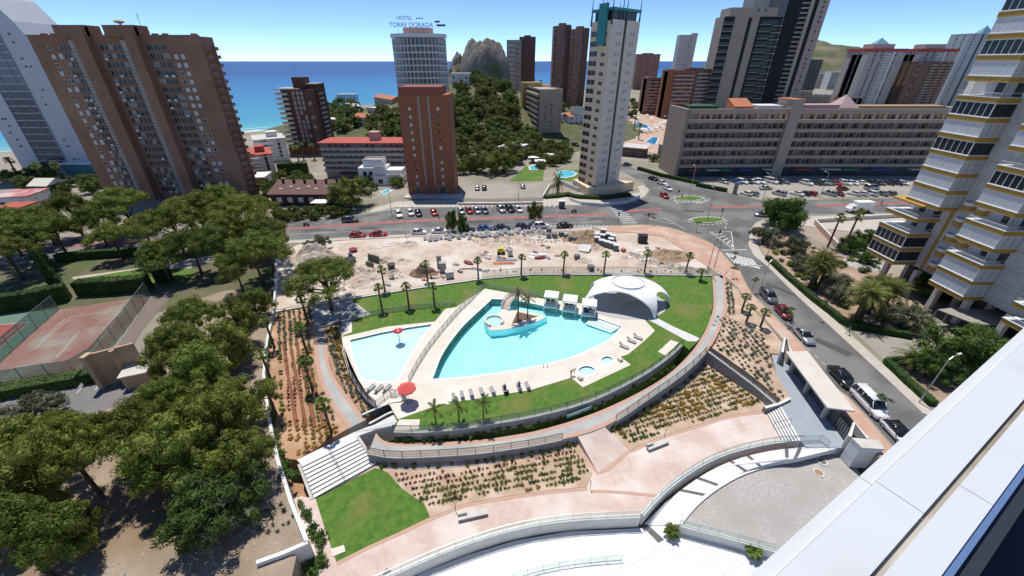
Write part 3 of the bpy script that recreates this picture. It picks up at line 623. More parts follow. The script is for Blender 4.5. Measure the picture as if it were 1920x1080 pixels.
def pine_parts(seed,R_=4.5,th=4.5,ch=4.,nc=60,cr=1.1,n=200,leaf=.33,flat=.75,umb=True):
    rnd=random.Random(seed); b=MB(); cl=[]
    k=0
    while len(cl)<nc and k<4000:
        k+=1; a=rnd.uniform(0,6.28); rr=math.sqrt(rnd.random())*R_*rnd.uniform(.8,1.05)*(1+.22*math.sin(2*a+seed)+.13*math.sin(5*a+seed*2)); t=rr/R_
        zt=ch*(math.sqrt(max(0,1-min(1,t)**2*.85)))
        z=th+zt*rnd.uniform(.55,1.) if umb else th+zt*rnd.uniform(-.35,1.)
        p=Vector((rr*math.cos(a),rr*math.sin(a),z))
        if all((p-q).length>cr*.85 for q in cl): cl.append(p)
    for p in cl: k_=rnd.uniform(.45,1.25); tufts(b,p,cr*k_,int(n*(.4+.6*k_)),leaf,rnd,sz=flat*rnd.uniform(.8,1.2),jit=.75,narrow=.55)
    t=MB(); lean=Vector((rnd.uniform(-.5,.5),rnd.uniform(-.5,.5),0)); top=Vector((lean.x,lean.y,th+ch*.3))
    t.path([(0,0,-.2),tuple(lean*.3+Vector((0,0,th*.5))),tuple(top)],[.32,.25,.16],8)
    for p in sorted(cl,key=lambda q:rnd.random())[:9]:
        s=rnd.uniform(.45,.95); base=Vector((lean.x*s,lean.y*s,(th+ch*.3)*s)); t.path([base,base.lerp(p,.5)+Vector((0,0,.25)),p],[.13,.09,.04],6)
    return b,t
def tree_proto(name,parts,leaf,label,cat='tree',group=None,barkm=None):
    t=thing(name,label,cat,(0,-500,0),group=group); parts[1].obj('trunk',barkm or bark,t,smooth=True); parts[0].obj('crown',leaf,t); return t
PR={}
PINES=[(4.6,4.,3.6,58),(5.2,4.4,3.8,70),(3.8,4.2,4.,54),(4.2,3.4,4.4,60),(5.6,4.8,3.4,76)]
PINEW=[(3.4,3.4,4.6,46,1.,190,.34,.95,False),(3.8,3.,4.6,54,1.05,190,.34,.95,False),(2.9,4.,5.6,44,.95,190,.34,1.,False),(4.,3.6,4.4,54,1.05,190,.34,.9,False)]
def fan_palm(seed,h,R_=1.5,n=24,curve=0.,tr=.17):
    rnd=random.Random(seed); t=MB(); pts=[]; 
    for i in range(7): z=h*i/6; pts.append((curve*(i/6)**2,0,z-.1))
    t.path(pts,[tr*1.35]+[tr*(1.05-.25*i/6)*(1.05 if i%2 else .98) for i in range(6)],9)
    t.sphere((curve,0,h-.2),tr*1.5,8,5,sz=2.2)
    b=MB(); c=Vector((curve,0,h))
    for k in range(n):
        a=k*2.399+rnd.uniform(-.3,.3); el=R(80-120*(k/n)+rnd.uniform(-12,12)); L=R_*rnd.uniform(.85,1.1)
        d=Vector((math.cos(a)*math.cos(el),math.sin(a)*math.cos(el),math.sin(el))); e=c+d*L*.5-Vector((0,0,.08*L))
        sd_=d.cross(Vector((0,0,1))).normalized(); nn=sd_.cross(d)
        b.add([c-sd_*.03,c+sd_*.03,e+sd_*.02,e-sd_*.02],[(0,1,2,3)])
        m=9
        for j in range(m):
            q=R(-75+150*j/(m-1)); dd=(d*math.cos(q)+sd_*math.sin(q)).normalized(); tip=e+dd*L*.58*(1-.15*abs(j-4)/4)-Vector((0,0,.16*L))
            w_=sd_*math.cos(q)-d*math.sin(q); mid=e+dd*L*.3+nn*.03
            b.add([e,mid-w_*.07,tip,mid+w_*.07],[(0,1,2,3)])
    return b,t
def feather_palm(seed,h,R_=2.4,n=22,droop=1.,tr=.16,lw=.4,curve=0,fat=False):
    rnd=random.Random(seed); t=MB(); pts=[(curve*(i/6)**2,0,h*i/6-.1) for i in range(7)]
    t.path(pts,[tr*1.5]+[tr*(1.1-.02*i) for i in range(6)],9)
    if fat: t.sphere((curve,0,h-.1),tr*2.2,9,6,sz=1.2)
    b=MB(); c=Vector((curve,0,h))
    for k in range(n):
        a=k*2.399+rnd.uniform(-.25,.25); el=R(78-88*(k/n)**.9+rnd.uniform(-8,8)); L=R_*rnd.uniform(.85,1.12); m=11
        h_=Vector((math.cos(a),math.sin(a),0)); sd_=Vector((-math.sin(a),math.cos(a),0)); P=[]
        for j in range(m+1):
            s=j/m; ang=el-droop*1.25*s*s; P.append((P[-1]+ (h_*math.cos(ang)+Vector((0,0,math.sin(ang))))*L/m) if P else c)
        for j in range(m):
            b.add([P[j]-sd_*.035,P[j]+sd_*.035,P[j+1]+sd_*.025,P[j+1]-sd_*.025],[(0,1,2,3)])
            if j>0:
                ll=lw*math.sin(math.pi*min(1,(j+1.2)/(m+1)))**.6
                for s in(-1,1):
                    for o_ in(0,.5):
                        p=P[j].lerp(P[j+1],o_); f=(P[j+1]-P[j]).normalized(); tip=p+sd_*s*ll*.8+f*ll*.5-Vector((0,0,ll*(.35+.2*rnd.random())))
                        b.add([p-f*.05,p+f*.06,tip],[(0,1,2)])
    return b,t
def shrub_mesh(name,seed,r,n,leaf,mat,sz=.8,nc=4):
    rnd=random.Random(seed); b=MB()
    for k in range(nc):
        a=rnd.uniform(0,6.28); d=r*.55*(k>0); tufts(b,(d*math.cos(a),d*math.sin(a),r*sz*rnd.uniform(.5,.75)),r*(.75 if nc>1 else 1),n//nc,leaf,rnd,sz=sz)
    return b.mesh(name,mat)
def spiky(name,seed,h,n,mat,spread=.6,w_=.05):
    rnd=random.Random(seed); b=MB()
    for k in range(n):
        a=rnd.uniform(0,6.28); sp=spread*rnd.uniform(.1,1); d=Vector((math.cos(a)*sp,math.sin(a)*sp,1)).normalized(); s=Vector((-math.sin(a),math.cos(a),0))*w_; L=h*rnd.uniform(.7,1.15)
        b.add([-s,s,d*L*.6+s*.8,d*L+Vector((math.cos(a),math.sin(a),-.3))*L*.18,d*L*.6-s*.8],[(0,1,2,3,4)])
    return b.mesh(name,mat)
def hedge(name,label,px,wd,h,z=0,mat=None,leaf=.3,dens=26):
    P=WL(px,z); o=P[0]; L=[(p-o) for p in P]; rnd=random.Random(len(px)*7+int(px[0][0])); b=MB().wall(L,wd*.86,0,h*.93)
    for i in range(len(L)-1):
        a,c=L[i],L[i+1]; ln=(c-a).length; t=(c-a)/ln; n_=Vector((-t.y,t.x,0))
        for _ in range(int(ln*(2*h+wd)*dens)):
            s=rnd.uniform(0,ln); k=rnd.random()*(2*h+wd)
            if k<h: q=n_*wd*.45+Vector((0,0,k)); d=n_
            elif k<h+wd: q=n_*(wd*.45-(k-h)*.9)+Vector((0,0,h*.95)); d=Vector((0,0,1))
            else: q=-n_*wd*.45+Vector((0,0,k-h-wd)); d=-n_
            p=a+t*s+q; nn=(d+Vector((rnd.uniform(-1,1),rnd.uniform(-1,1),rnd.uniform(-.6,1)))*.6).normalized(); qq=nn.to_track_quat('Z','Y'); e1=qq@Vector((1,0,.3)); e2=qq@Vector((0,1,0)); s_=leaf*rnd.uniform(.5,1.2)
            b.add([p-e1*s_*.5,p+e2*s_*.4,p+e1*s_*.5,p-e2*s_*.4],[(0,1,2,3)])
    t=thing(name,label,'hedge',o); b.obj('foliage',mat or hedgem,t); return t
# ================================================================ BUILDERS: vehicles
tyre=M('tyre_rubber',(.02,.02,.02),rough=.9); rim=M('wheel_rim',(.5,.5,.52),rough=.35,metal=.8)
headm=M('headlight_glass',(.7,.72,.74),rough=.15); tailm=M('tail_light',(.35,.015,.01),rough=.3); carglass=M('car_glass',(.012,.015,.018),rough=.06,spec=.7); plastic=M('black_plastic',(.03,.03,.032),rough=.7)
PAINT={}
def paintm(n,c,met=0.):
    m=M('car_paint_'+n,c,rough=.28,metal=met,spec=.5); b=m.node_tree.nodes['Principled BSDF']; b.inputs['Coat Weight'].default_value=.5; PAINT[n]=m
for n,c,mt in(('white',(.78,.78,.77),0),('silver',(.45,.46,.47),.6),('grey',(.16,.17,.18),.4),('black',(.015,.015,.017),.1),('red',(.42,.02,.015),0),('dark_red',(.2,.012,.015),.2),('blue',(.04,.13,.33),.2),('dark_blue',(.02,.03,.07),.2)): paintm(n,c,mt)
def loft(b,secs,mi=0):
    k=len(b.v); n=len(secs[0])
    for s in secs: b.v+=s
    for j in range(len(secs)-1):
        for i in range(n): b.f.append((k+j*n+i,k+(j+1)*n+i,k+(j+1)*n+(i+1)%n,k+j*n+(i+1)%n)); b.mi.append(mi)
    b.f.append(tuple(k+i for i in range(n))); b.f.append(tuple(k+(len(secs)-1)*n+i for i in range(n-1,-1,-1))); b.mi+=[mi,mi]
def body_sec(x,hw,zb,zt): return [(x,hw*.9,zb),(x,hw,zb+.14),(x,hw,zt-.16),(x,hw*.9,zt-.02),(x,hw*.5,zt),(x,-hw*.5,zt),(x,-hw*.9,zt-.02),(x,-hw,zt-.16),(x,-hw,zb+.14),(x,-hw*.9,zb)]
def cab_sec(x,hb,ht,z0,z1): return [(x,hb,z0),(x,(hb+ht)/2+.03,(z0+z1)/2),(x,ht,z1-.05),(x,ht*.8,z1),(x,-ht*.8,z1),(x,-ht,z1-.05),(x,-(hb+ht)/2-.03,(z0+z1)/2),(x,-hb,z0)]
CARMESH={}
def car_meshes(kind):
    if kind in CARMESH: return CARMESH[kind]
    L,Wd,Hb,Ht={'hatch':(4.1,1.75,.92,1.48),'sedan':(4.5,1.78,.9,1.44),'suv':(4.6,1.86,1.05,1.72),'van':(5.2,1.95,1.12,1.95)}[kind]
    h=L/2; hw=Wd/2; z0=.22; b=MB()
    nose=.62 if kind!='van' else .75
    loft(b,[body_sec(h,hw*.74,z0+.1,nose),body_sec(h-.12,hw*.88,z0,nose+.1),body_sec(h-.9,hw,z0,Hb-.06),body_sec(h-1.25,hw,z0,Hb),body_sec(0,hw,z0-.02,Hb+.02),body_sec(-h+.75,hw,z0,Hb+.03),body_sec(-h+.12,hw*.94,z0+.05,Hb-.02 if kind!='sedan' else Hb-.02),body_sec(-h,hw*.82,z0+.14,Hb-.12)])
    body=b.mesh('car_body',PAINT['white'],True)
    xs={'hatch':(h-1.05,h-1.85,-h+.75,-h+.2),'sedan':(h-1.2,h-2.0,-h+1.25,-h+.7),'suv':(h-1.1,h-1.75,-h+.5,-h+.12),'van':(h-.95,h-1.6,-h+.2,-h+.06)}[kind]
    ht=hw*.74
    g=MB(); loft(g,[cab_sec(xs[0],hw*.9,hw*.86,Hb-.05,Hb+.02),cab_sec(xs[1],hw*.93,ht,Hb-.05,Ht-.02),cab_sec((xs[1]+xs[2])/2,hw*.94,ht,Hb-.05,Ht),cab_sec(xs[2],hw*.93,ht,Hb-.05,Ht-.04),cab_sec(xs[3],hw*.9,hw*.84,Hb-.05,Hb+.03)])
    gm=g.mesh('car_windows',carglass,True)
    r=MB(); xa,xb=xs[1]-.12,xs[2]+.05
    loft(r,[[(x,ht*1.02,Ht-.1-d),(x,ht*.82,Ht+.015-d),(x,-ht*.82,Ht+.015-d),(x,-ht*1.02,Ht-.1-d),(x,-ht*.9,Ht-.12-d),(x,ht*.9,Ht-.12-d)] for x,d in((xa,.02),((xa+xb)/2,-.005),(xb,.035))])
    for s in(-1,1):
        r.tube((xs[0]-.05,s*hw*.9,Hb),(xs[1],s*ht*1.01,Ht-.05),.045,n=5); r.tube((xs[3]+.08,s*hw*.88,Hb),(xs[2],s*ht*1.01,Ht-.06),.07,n=5)
        xm=(xs[1]+xs[2])/2+.1; r.tube((xm,s*hw*.945,Hb),(xm-.05,s*ht*1.03,Ht-.06),.04,n=5)
        if kind in('van','suv'): xm=xs[2]+.9; r.tube((xm,s*hw*.945,Hb),(xm,s*ht*1.03,Ht-.06),.06,n=5)
    rm=r.mesh('car_roof',PAINT['white'],True)
    wr=.33 if kind!='suv' else .37; w_=MB(); w_.tube((0,-.1,0),(0,.1,0),wr,n=18); w_.tube((0,-.105,0),(0,.105,0),wr*.66,n=14,mi=1)
    wm=w_.mesh('car_wheel',[tyre,rim])
    hl=MB().box(-.05,.05,-.17,.17,-.07,.07).mesh('headlight',headm); tl_=MB().box(-.04,.04,-.12,.12,-.13,.13).mesh('tail_light',tailm)
    mi_=MB().sphere((0,0,0),.1,7,5,sz=.8).mesh('wing_mirror',plastic); pl_=MB().box(-.02,.02,-.26,.26,-.06,.06).mesh('number_plate',white)
    CARMESH[kind]=dict(body=body,windows=gm,roof=rm,wheel=wm,head=hl,tail=tl_,mirror=mi_,plate=pl_,L=L,hw=hw,wr=wr,nose=nose,Hb=Hb,xm=xs[0]); return CARMESH[kind]
PCACHE={}
def car(kind,colour,loc,rz,label,group=None,detail=True,roofc=None):
    m=car_meshes(kind); t=thing('parked_car' if kind!='van' else 'parked_van',label,'car' if kind!='van' else 'van',loc,rz,group); h=m['L']/2
    def pm(key,c):
        k=(kind,key,c)
        if k not in PCACHE: q=m[key].copy(); q.materials.clear(); q.materials.append(PAINT[c]); PCACHE[k]=q
        return PCACHE[k]
    O('body',pm('body',colour),t); O('windows',m['windows'],t); O('roof',pm('roof',roofc or colour),t)
    for sx in(h-.85,-h+.8):
        for s in(-1,1): O('wheel',m['wheel'],t,(sx,s*(m['hw']-.1),m['wr']))
    for s in(-1,1):
        O('headlight',m['head'],t,(h-.13,s*m['hw']*.66,m['nose']-.02),rz=s*.35); O('tail_light',m['tail'],t,(-h+.03,s*m['hw']*.74,m['Hb']-.22))
        if detail: O('wing_mirror',m['mirror'],t,(m['xm']-.35,s*(m['hw']+.06),m['Hb']+.05))
    if detail: O('number_plate',m['plate'],t,(h+.0,0,.42)); O('number_plate',m['plate'],t,(-h+.0,0,.55))
    return t
# ================================================================ BUILDERS: people
skin=M('skin',(.42,.24,.16),rough=.6)
def skinmesh(name,verts,edges,rad,mats,sub=1):
    me=bpy.data.meshes.new(name); me.from_pydata(verts,edges,[]); o=bpy.data.objects.new(name,me); C.objects.link(o)
    md=o.modifiers.new('s','SKIN'); 
    for i,r in enumerate(rad): me.skin_vertices[0].data[i].radius=(r,r) if not hasattr(r,'__len__') else r
    me.skin_vertices[0].data[0].use_root=True
    s=o.modifiers.new('u','SUBSURF'); s.levels=sub; s.render_levels=sub
    dg=bpy.context.evaluated_depsgraph_get(); r=bpy.data.meshes.new_from_object(o.evaluated_get(dg)); r.name=name
    bpy.data.objects.remove(o); r.materials.clear()
    for m in mats: r.materials.append(m)
    return r
def person(label,loc,rz,pose,shirt,trousers,group=None,hairc=(.03,.02,.015),hat=None):
    t=thing('person',label,'person',loc,rz,group)
    J=pose; V=[J['pelvis'],J['waist'],J['chest'],J['neck'],J['head']]; E=[(0,1),(1,2),(2,3),(3,4)]; Rr=[.13,.12,(.17,.11),.055,.09]
    for s in('l','r'):
        k=len(V); V+=[J['hip'+s],J['knee'+s],J['ank'+s],J['toe'+s]]; E+=[(0,k),(k,k+1),(k+1,k+2),(k+2,k+3)]; Rr+=[.095,.065,.045,.035]
        k=len(V); V+=[J['sho'+s],J['elb'+s],J['wri'+s],J['hand'+s]]; E+=[(2,k),(k,k+1),(k+1,k+2),(k+2,k+3)]; Rr+=[.06,.045,.035,.03]
    me=skinmesh('person_body',V,E,Rr,[skin,shirt,trousers])
    pz=Vector(J['pelvis']); ch=Vector(J['chest']); kn=[Vector(J['kneel']),Vector(J['kneer'])]
    for f in me.polygons:
        c=f.center; dp=(c-pz).length; dt=min((c-pz.lerp(ch,q/4)).length for q in range(5)); dl=min(min((c-pz.lerp(k,q/4)).length for q in range(4)) for k in kn)
        f.material_index=2 if (dl<.17 and dl<=dt) else (1 if dt<.24 else 0); f.use_smooth=True
    O('body',me,t); h=Vector(J['head']); b=MB().sphere((h.x-.02,h.y,h.z+.035),.108,9,6,sz=1.05)
    b.obj('hair',M('hair_%d'%int(hairc[0]*1000),hairc,rough=.8) if not hat else hat,t,smooth=True); return t
def standing(step=.12,lean=0.,armf=.1):
    J=dict(pelvis=(0,0,.92),waist=(.01+lean*.1,0,1.08),chest=(.02+lean*.3,0,1.32),neck=(.03+lean*.45,0,1.5),head=(.05+lean*.55,0,1.64))
    for s,y in(('l',1),('r',-1)):
        q=step*y; J.update({'hip'+s:(0,.09*y,.86),'knee'+s:(q*.6+.03,.1*y,.48),'ank'+s:(q-.02,.1*y,.09),'toe'+s:(q+.14,.11*y,.04),'sho'+s:(.02+lean*.3,.19*y,1.4),'elb'+s:(-q*.5+lean*.3,.25*y,1.12),'wri'+s:(-q+armf+lean*.35,.24*y,.9),'hand'+s:(-q+armf+.04+lean*.35,.23*y,.8)})
    return J
def bending():
    J=dict(pelvis=(-.15,0,.88),waist=(0,0,1.0),chest=(.24,0,1.08),neck=(.42,0,1.1),head=(.55,0,1.08))
    for s,y in(('l',1),('r',-1)): J.update({'hip'+s:(-.14,.09*y,.82),'knee'+s:(-.02+.06*y,.11*y,.46),'ank'+s:(-.1+.1*y,.11*y,.08),'toe'+s:(.06+.1*y,.12*y,.04),'sho'+s:(.28,.18*y,1.06),'elb'+s:(.34,.22*y,.78),'wri'+s:(.42,.16*y,.55),'hand'+s:(.46,.14*y,.46)})
    return J
def sitting():
    J=dict(pelvis=(0,0,.42),waist=(-.05,0,.58),chest=(-.1,0,.82),neck=(-.08,0,1.0),head=(-.04,0,1.14))
    for s,y in(('l',1),('r',-1)): J.update({'hip'+s:(.06,.09*y,.42),'knee'+s:(.45,.13*y,.5),'ank'+s:(.75,.12*y,.42),'toe'+s:(.86,.12*y,.5),'sho'+s:(-.1,.19*y,.9),'elb'+s:(-.02,.27*y,.66),'wri'+s:(.2,.2*y,.6),'hand'+s:(.28,.17*y,.58)})
    return J
blackcl=M('black_cloth',(.02,.02,.022),rough=.9); whitecl=M('white_cloth',(.65,.65,.63),rough=.9); bluecl=M('blue_cloth',(.06,.14,.3),rough=.9); redcl=M('red_cloth',(.4,.03,.03),rough=.9); greycl=M('grey_cloth',(.2,.2,.2),rough=.9)
# ================================================================ GARDEN THINGS
POST={}
def fence(name,label,P,h=1.1,gap=2.,mat=None,panel=None,postr=.03,cat='fence',group=None,top=True):
    o=P[0]; t=thing(name,label,cat,o,group=group); pm=mat or darkmetal
    if (h,postr,pm.name) not in POST: POST[(h,postr,pm.name)]=MB().box(-postr,postr,-postr,postr,0,h).mesh('fence_post',pm)
    key=('pan',h,(panel or railglass).name,pm.name)
    if key not in POST:
        b=MB().box(0,1,-.008,.008,.1,h-.08,1)
        if top: b.box(0,1,-.025,.025,h-.06,h)
        b.box(0,1,-.02,.02,.06,.1); POST[key]=b.mesh('fence_panel',[pm,panel or railglass])
    # resample by gap
    D=[0]
    for i in range(len(P)-1): D.append(D[-1]+(P[i+1]-P[i]).length)
    n=max(1,round(D[-1]/gap)); Q=[]
    for k in range(n+1):
        s=D[-1]*k/n; i=max(j for j in range(len(D)) if D[j]<=s+1e-6); i=min(i,len(P)-2); Q.append(P[i].lerp(P[i+1],(s-D[i])/max(1e-6,D[i+1]-D[i])))
    for k,q in enumerate(Q):
        O('post',POST[(h,postr,pm.name)],t,q-o)
        if k<n:
            d=Q[k+1]-q; pn=O('panel',POST[key],t,q-o); pn.rotation_euler=(0,-math.atan2(d.z,d.xy.length),math.atan2(d.y,d.x)); pn.scale=(d.length,1,1)
    return t
meshm=glassmat('mesh_panel',(.88,.9,.89),op=.15); whitebars=glassmat('white_screen',(.97,.97,.97),op=.12)
def WD(px,z=0,n=3): return WL(dense(px,n),z)
# retaining walls
def rwall(name,label,P,wd,z0,mat=lightconc,cap=True,group=None):
    o=Vector((P[0].x,P[0].y,z0)); t=thing(name,label,'wall',o,group=group); L=[p-o for p in P]
    MB().wall([p.xy for p in L],wd,[0]*len(L),[p.z-.08 for p in L]).obj('wall',mat,t)
    MB().wall([p.xy for p in L],wd+.06,[p.z-.08 for p in L],[p.z for p in L]).obj('coping',white2,t); return t
TW=[(738,808),(788,809),(862,803),(925,793),(1008,778),(1106,751),(1194,709),(1247,674),(1279,646)]
wallstone=M('wall_stone',(.34,.32,.3),(.27,.25,.235),.8,rough=.95,bump=.3)
rwall('retaining_wall','grey retaining wall under the pool lawn above the ring path',WD(TW,.12),.3,-1.3,wallstone)
fence('fence','green tinted fence along the wall top of the pool lawn',WD(TW,.12),1.05,2.2,panel=meshm)
RO=[p for p in RU]
k0=min(range(len(RO)),key=lambda i:(RO[i]-W(1134,800,-1.05)).length); k1=min(range(len(RO)),key=lambda i:(RO[i]-W(1320,664,-.25)).length); k2=min(range(len(RO)),key=lambda i:(RO[i]-W(1080,815,-1.1)).length)
up=Vector((0,0,.1))
rwall('retaining_wall','grey wall under the ring path over the striped lower bed',[p+up for p in RO[k2+1:]],.28,-2.45,wallstone)
fence('fence','thin grey mesh fence on the ring path over the striped lower bed',[p+up for p in RO[k2+1:]],1.05,2.2,panel=meshm)
rwall('retaining_wall','grey wall under the ring path over the triangular bed',[p+up for p in RO[k1:k0]],.28,-2.45,wallstone)
fence('fence','mesh fence on the ring path over the triangular bed',[p+up for p in RO[k1:k0]],1.05,2.2,panel=meshm)
d1=[W(*zD(905,45),-.15),W(*zD(1020,130),-.5),W(*zD(1120,205),-.9),W(*zD(1215,285),-1.25)]
rwall('retaining_wall','grey wall holding the dune bed above the triangular bed',d1,.35,-2.45,wallstone)
fence('fence','thin mesh fence on the wall between dune bed and triangular bed',d1,1.0,2.,panel=meshm)
rwall('retaining_wall','short grey wall at the head of the entrance stairs',[W(1482,746,-1.),W(1462,756,-1.),W(1434,764,-1.5)],.3,-2.45,wallstone)
# left edges: kids' pool fence, boundary wall
kl=WL(zz(zE,(300,300),(302,395),(312,480),(345,590),(400,690),(440,740),(495,785)),.05)
fence('fence','dark panelled fence curving along the paddling pool deck',kl,1.15,1.9,panel=glassmat('dark_panel',(.75,.77,.78),op=.3),postr=.045)
rwall('retaining_wall','grey wall under the fence along the paddling pool deck',[p+Vector((0,0,.02)) for p in kl],.22,-1.4,wallstone)
fp=WL([(767,716),(782,688),(803,655),(830,620),(858,588),(885,562),(908,538)],.03)
fence('fence','white pool fence between paddling pool and large pool',fp,1.15,1.6,panel=meshm,mat=metal)
fence('fence','low fence along the lawn strip above the paddling pool',WL([(661,600),(700,590),(770,580),(835,575),(855,572)],.0),1.,2.2,panel=meshm,mat=metal)
fence('fence','light mesh fence between pool deck and back lawn',WL([(908,538),(960,548),(1018,558),(1088,566)],.03),1.1,2.2,panel=meshm,mat=metal)
rwall('boundary_wall','low pale wall between back lawn and building site',WL([(514,584),(585,571),(657,559),(780,540),(905,522),(1000,514),(1170,514),(1336,516)],.28),.25,-.3)
fence('fence','thin wire fence between back lawn and building site',WL([(905,520),(1000,512),(1170,512),(1330,514)],.28),1.5,2.6,panel=glassmat('wire_mesh',(.93,.93,.93),op=.1),mat=galv,postr=.025)
rwall('boundary_wall','long pale boundary wall between pine wood and garden',WL([(575,1015),(545,940),(520,860),(503,780),(494,700),(500,640),(512,583)],.55),.3,-2.5,white2)
rwall('boundary_wall','short pale wall end facing the plaza by the pine wood',WL([(577,1016),(530,1036),(480,1054)],.55),.3,-2.5,white2)
rwall('boundary_wall','pale wall running up beside the building site',WL([(513,578),(516,530),(517,478)],1.2),.25,-.1,white2)
# ramp parapet beside umbrella
b=[W(*zE(415,832),-.6),W(*zE(500,795),-.1),W(*zE(575,762),.15),W(*zE(640,752),.2)]
rwall('ramp_wall','dark grey ramp wall by the red parasol',b,.2,-1.3,M('dark_grey_render',(.13,.13,.14),(.1,.1,.11),.6,rough=.85))
b=[W(*zE(455,882),-.6),W(*zE(560,825),-.1),W(*zE(640,795),.1)]
rwall('ramp_wall','lower grey ramp wall beside the white walkway',b,.2,-1.3,M('dark_grey_render',(.13,.13,.14)))
fence('fence','pale railing around the deck corner by the parasol',WL(zz(zE,(497,785),(560,735),(565,720),(635,722)),.03),1.0,1.3,panel=whitebars,mat=metal)
# dome
def dome():
    l=W(1092,571); r=W(1252,600); c=(l+r)/2+Vector((1.0,3.2,0)); t=thing('dome_pavilion','white shell dome pavilion with arched openings and round skylight','pavilion',(c.x,c.y,.03))
    Rx=7.7; Hd=4.6; nA,nV=144,22; a_top=R(15)
    openings=[(R(-116),R(52),.7),(R(-34),R(25),.56),(R(35),R(28),.5),(R(100),R(30),.5),(R(165),R(28),.52)]
    def low(a):
        m=0
        for c_,hw,hh in openings:
            d=abs((a-c_+math.pi)%(2*math.pi)-math.pi)
            if d<hw: m=max(m,hh*math.sqrt(max(0,1-(d/hw)**2.2)))
        return m*R(90)
    v=[];f=[]
    for i in range(nA):
        a=2*math.pi*i/nA; e0=low(a); e1=R(90)-a_top*1.02
        for j in range(nV+1):
            e=e0+(e1-e0)*j/nV; q=math.cos(e)**.8; v.append((Rx*q*math.cos(a)*1.08,Rx*q*math.sin(a)*.8,Hd*math.sin(e)**.95 if e>0 else 0))
    for i in range(nA):
        for j in range(nV): f.append((i*(nV+1)+j,((i+1)%nA)*(nV+1)+j,((i+1)%nA)*(nV+1)+j+1,i*(nV+1)+j+1))
    o=MB().add(v,f).obj('shell',M('dome_white',(.88,.88,.87),rough=.5),t,smooth=True); md=o.modifiers.new('s','SOLIDIFY'); md.thickness=.28; md.offset=-1
    rr=Rx*math.cos(R(90)-a_top*1.02)**.8; zt=Hd*math.sin(R(90)-a_top*1.02)**.95
    b=MB(); b.wall([(rr*1.1*math.cos(2*math.pi*i/40),rr*.95*math.sin(2*math.pi*i/40)) for i in range(40)],.15,zt-.15,zt+.2,closed=True); b.obj('skylight_kerb',white,t)
    MB().path([(rr*1.16*math.cos(2*math.pi*i/40),rr*1.0*math.sin(2*math.pi*i/40),zt+.75) for i in range(41)],.03,6).obj('skylight_rail',white,t)
    b=MB()
    for i in range(10): a=2*math.pi*i/10; b.tube((rr*1.13*math.cos(a),rr*.98*math.sin(a),zt+.4),(rr*1.16*math.cos(a),rr*math.sin(a),zt+.75),.02,n=5)
    b.obj('rail_post',white,t)
    MB().prism([(rr*1.05*math.cos(2*math.pi*i/30),rr*.9*math.sin(2*math.pi*i/30)) for i in range(30)],zt-.05,zt+.05).obj('skylight_disc',white,t)
    MB().prism([(Rx*1.0*math.cos(2*math.pi*i/48),Rx*.74*math.sin(2*math.pi*i/48)) for i in range(48)],-.02,.03).obj('floor',M('grey_floor',(.42,.42,.43),(.38,.38,.39),.8,rough=.7),t)
    k=MB(); k.wall([(1.2+2.2*math.cos(R(q)),1.6+1.6*math.sin(R(q))) for q in range(140,400,20)],.5,.03,1.1); k.obj('bar_counter',M('bar_stone',(.5,.45,.38),(.36,.33,.28),1.5,rough=.6),t)
dome()
sheet('dome_walk',[(1200,592),(1228,606),(1290,640),(1306,640),(1312,634),(1262,612),(1232,596),(1215,588)],M('pale_paving',(.62,.61,.6)),z=.035,thick=.1)
# daybeds in the pool
dm=MB().box(-1.1,1.1,-1.05,1.05,.35,.62).mesh('mattress',M('grey_mattress',(.45,.44,.43),rough=.9))
fr=MB(); [fr.box(x-.06,x+.06,y-.06,y+.06,-1.2,2.2) for x in(-1.15,1.15) for y in(-1.1,1.1)]; frm=fr.mesh('frame',white)
bs=MB().box(-1.25,1.25,-1.2,1.2,-.02,.32).mesh('base',white); rf=MB().box(-1.3,1.3,-1.25,1.25,2.2,2.38).mesh('canopy',white); pl_=MB().box(-.3,.3,-.2,.2,.62,.78).mesh('pillow',M('brown_cushion',(.14,.05,.035),rough=.9)); tw=MB().box(-.75,.1,-.8,.5,.625,.65).mesh('towel',M('blue_towel',(.02,.05,.25),rough=.95))
blk=M('dark_base',(.12,.1,.09),rough=.8); ub=MB().box(-1.2,1.2,-1.15,1.15,-.12,-.02).mesh('plinth',blk)
for k,(p,lab) in enumerate(((zV(700,290),'white canopied daybed with dark red cushions next to the footbridge'),(zV(885,330),'white canopied daybed with brown cushions between the other two'),(zV(1075,375),'white canopied daybed with a blue towel nearest the dome'))):
    t=thing('daybed',lab,'daybed',W(*p)+Vector((.2,.4,.05)),R(-13),'daybeds standing in the pool')
    O('base',bs,t); O('frame',frm,t); O('mattress',dm,t); O('canopy',rf,t); O('plinth',ub,t)
    for s in(-.6,.25): O('pillow',pl_,t,(s,.6 if k==0 else .5,0))
    if k==2: O('towel',tw,t)
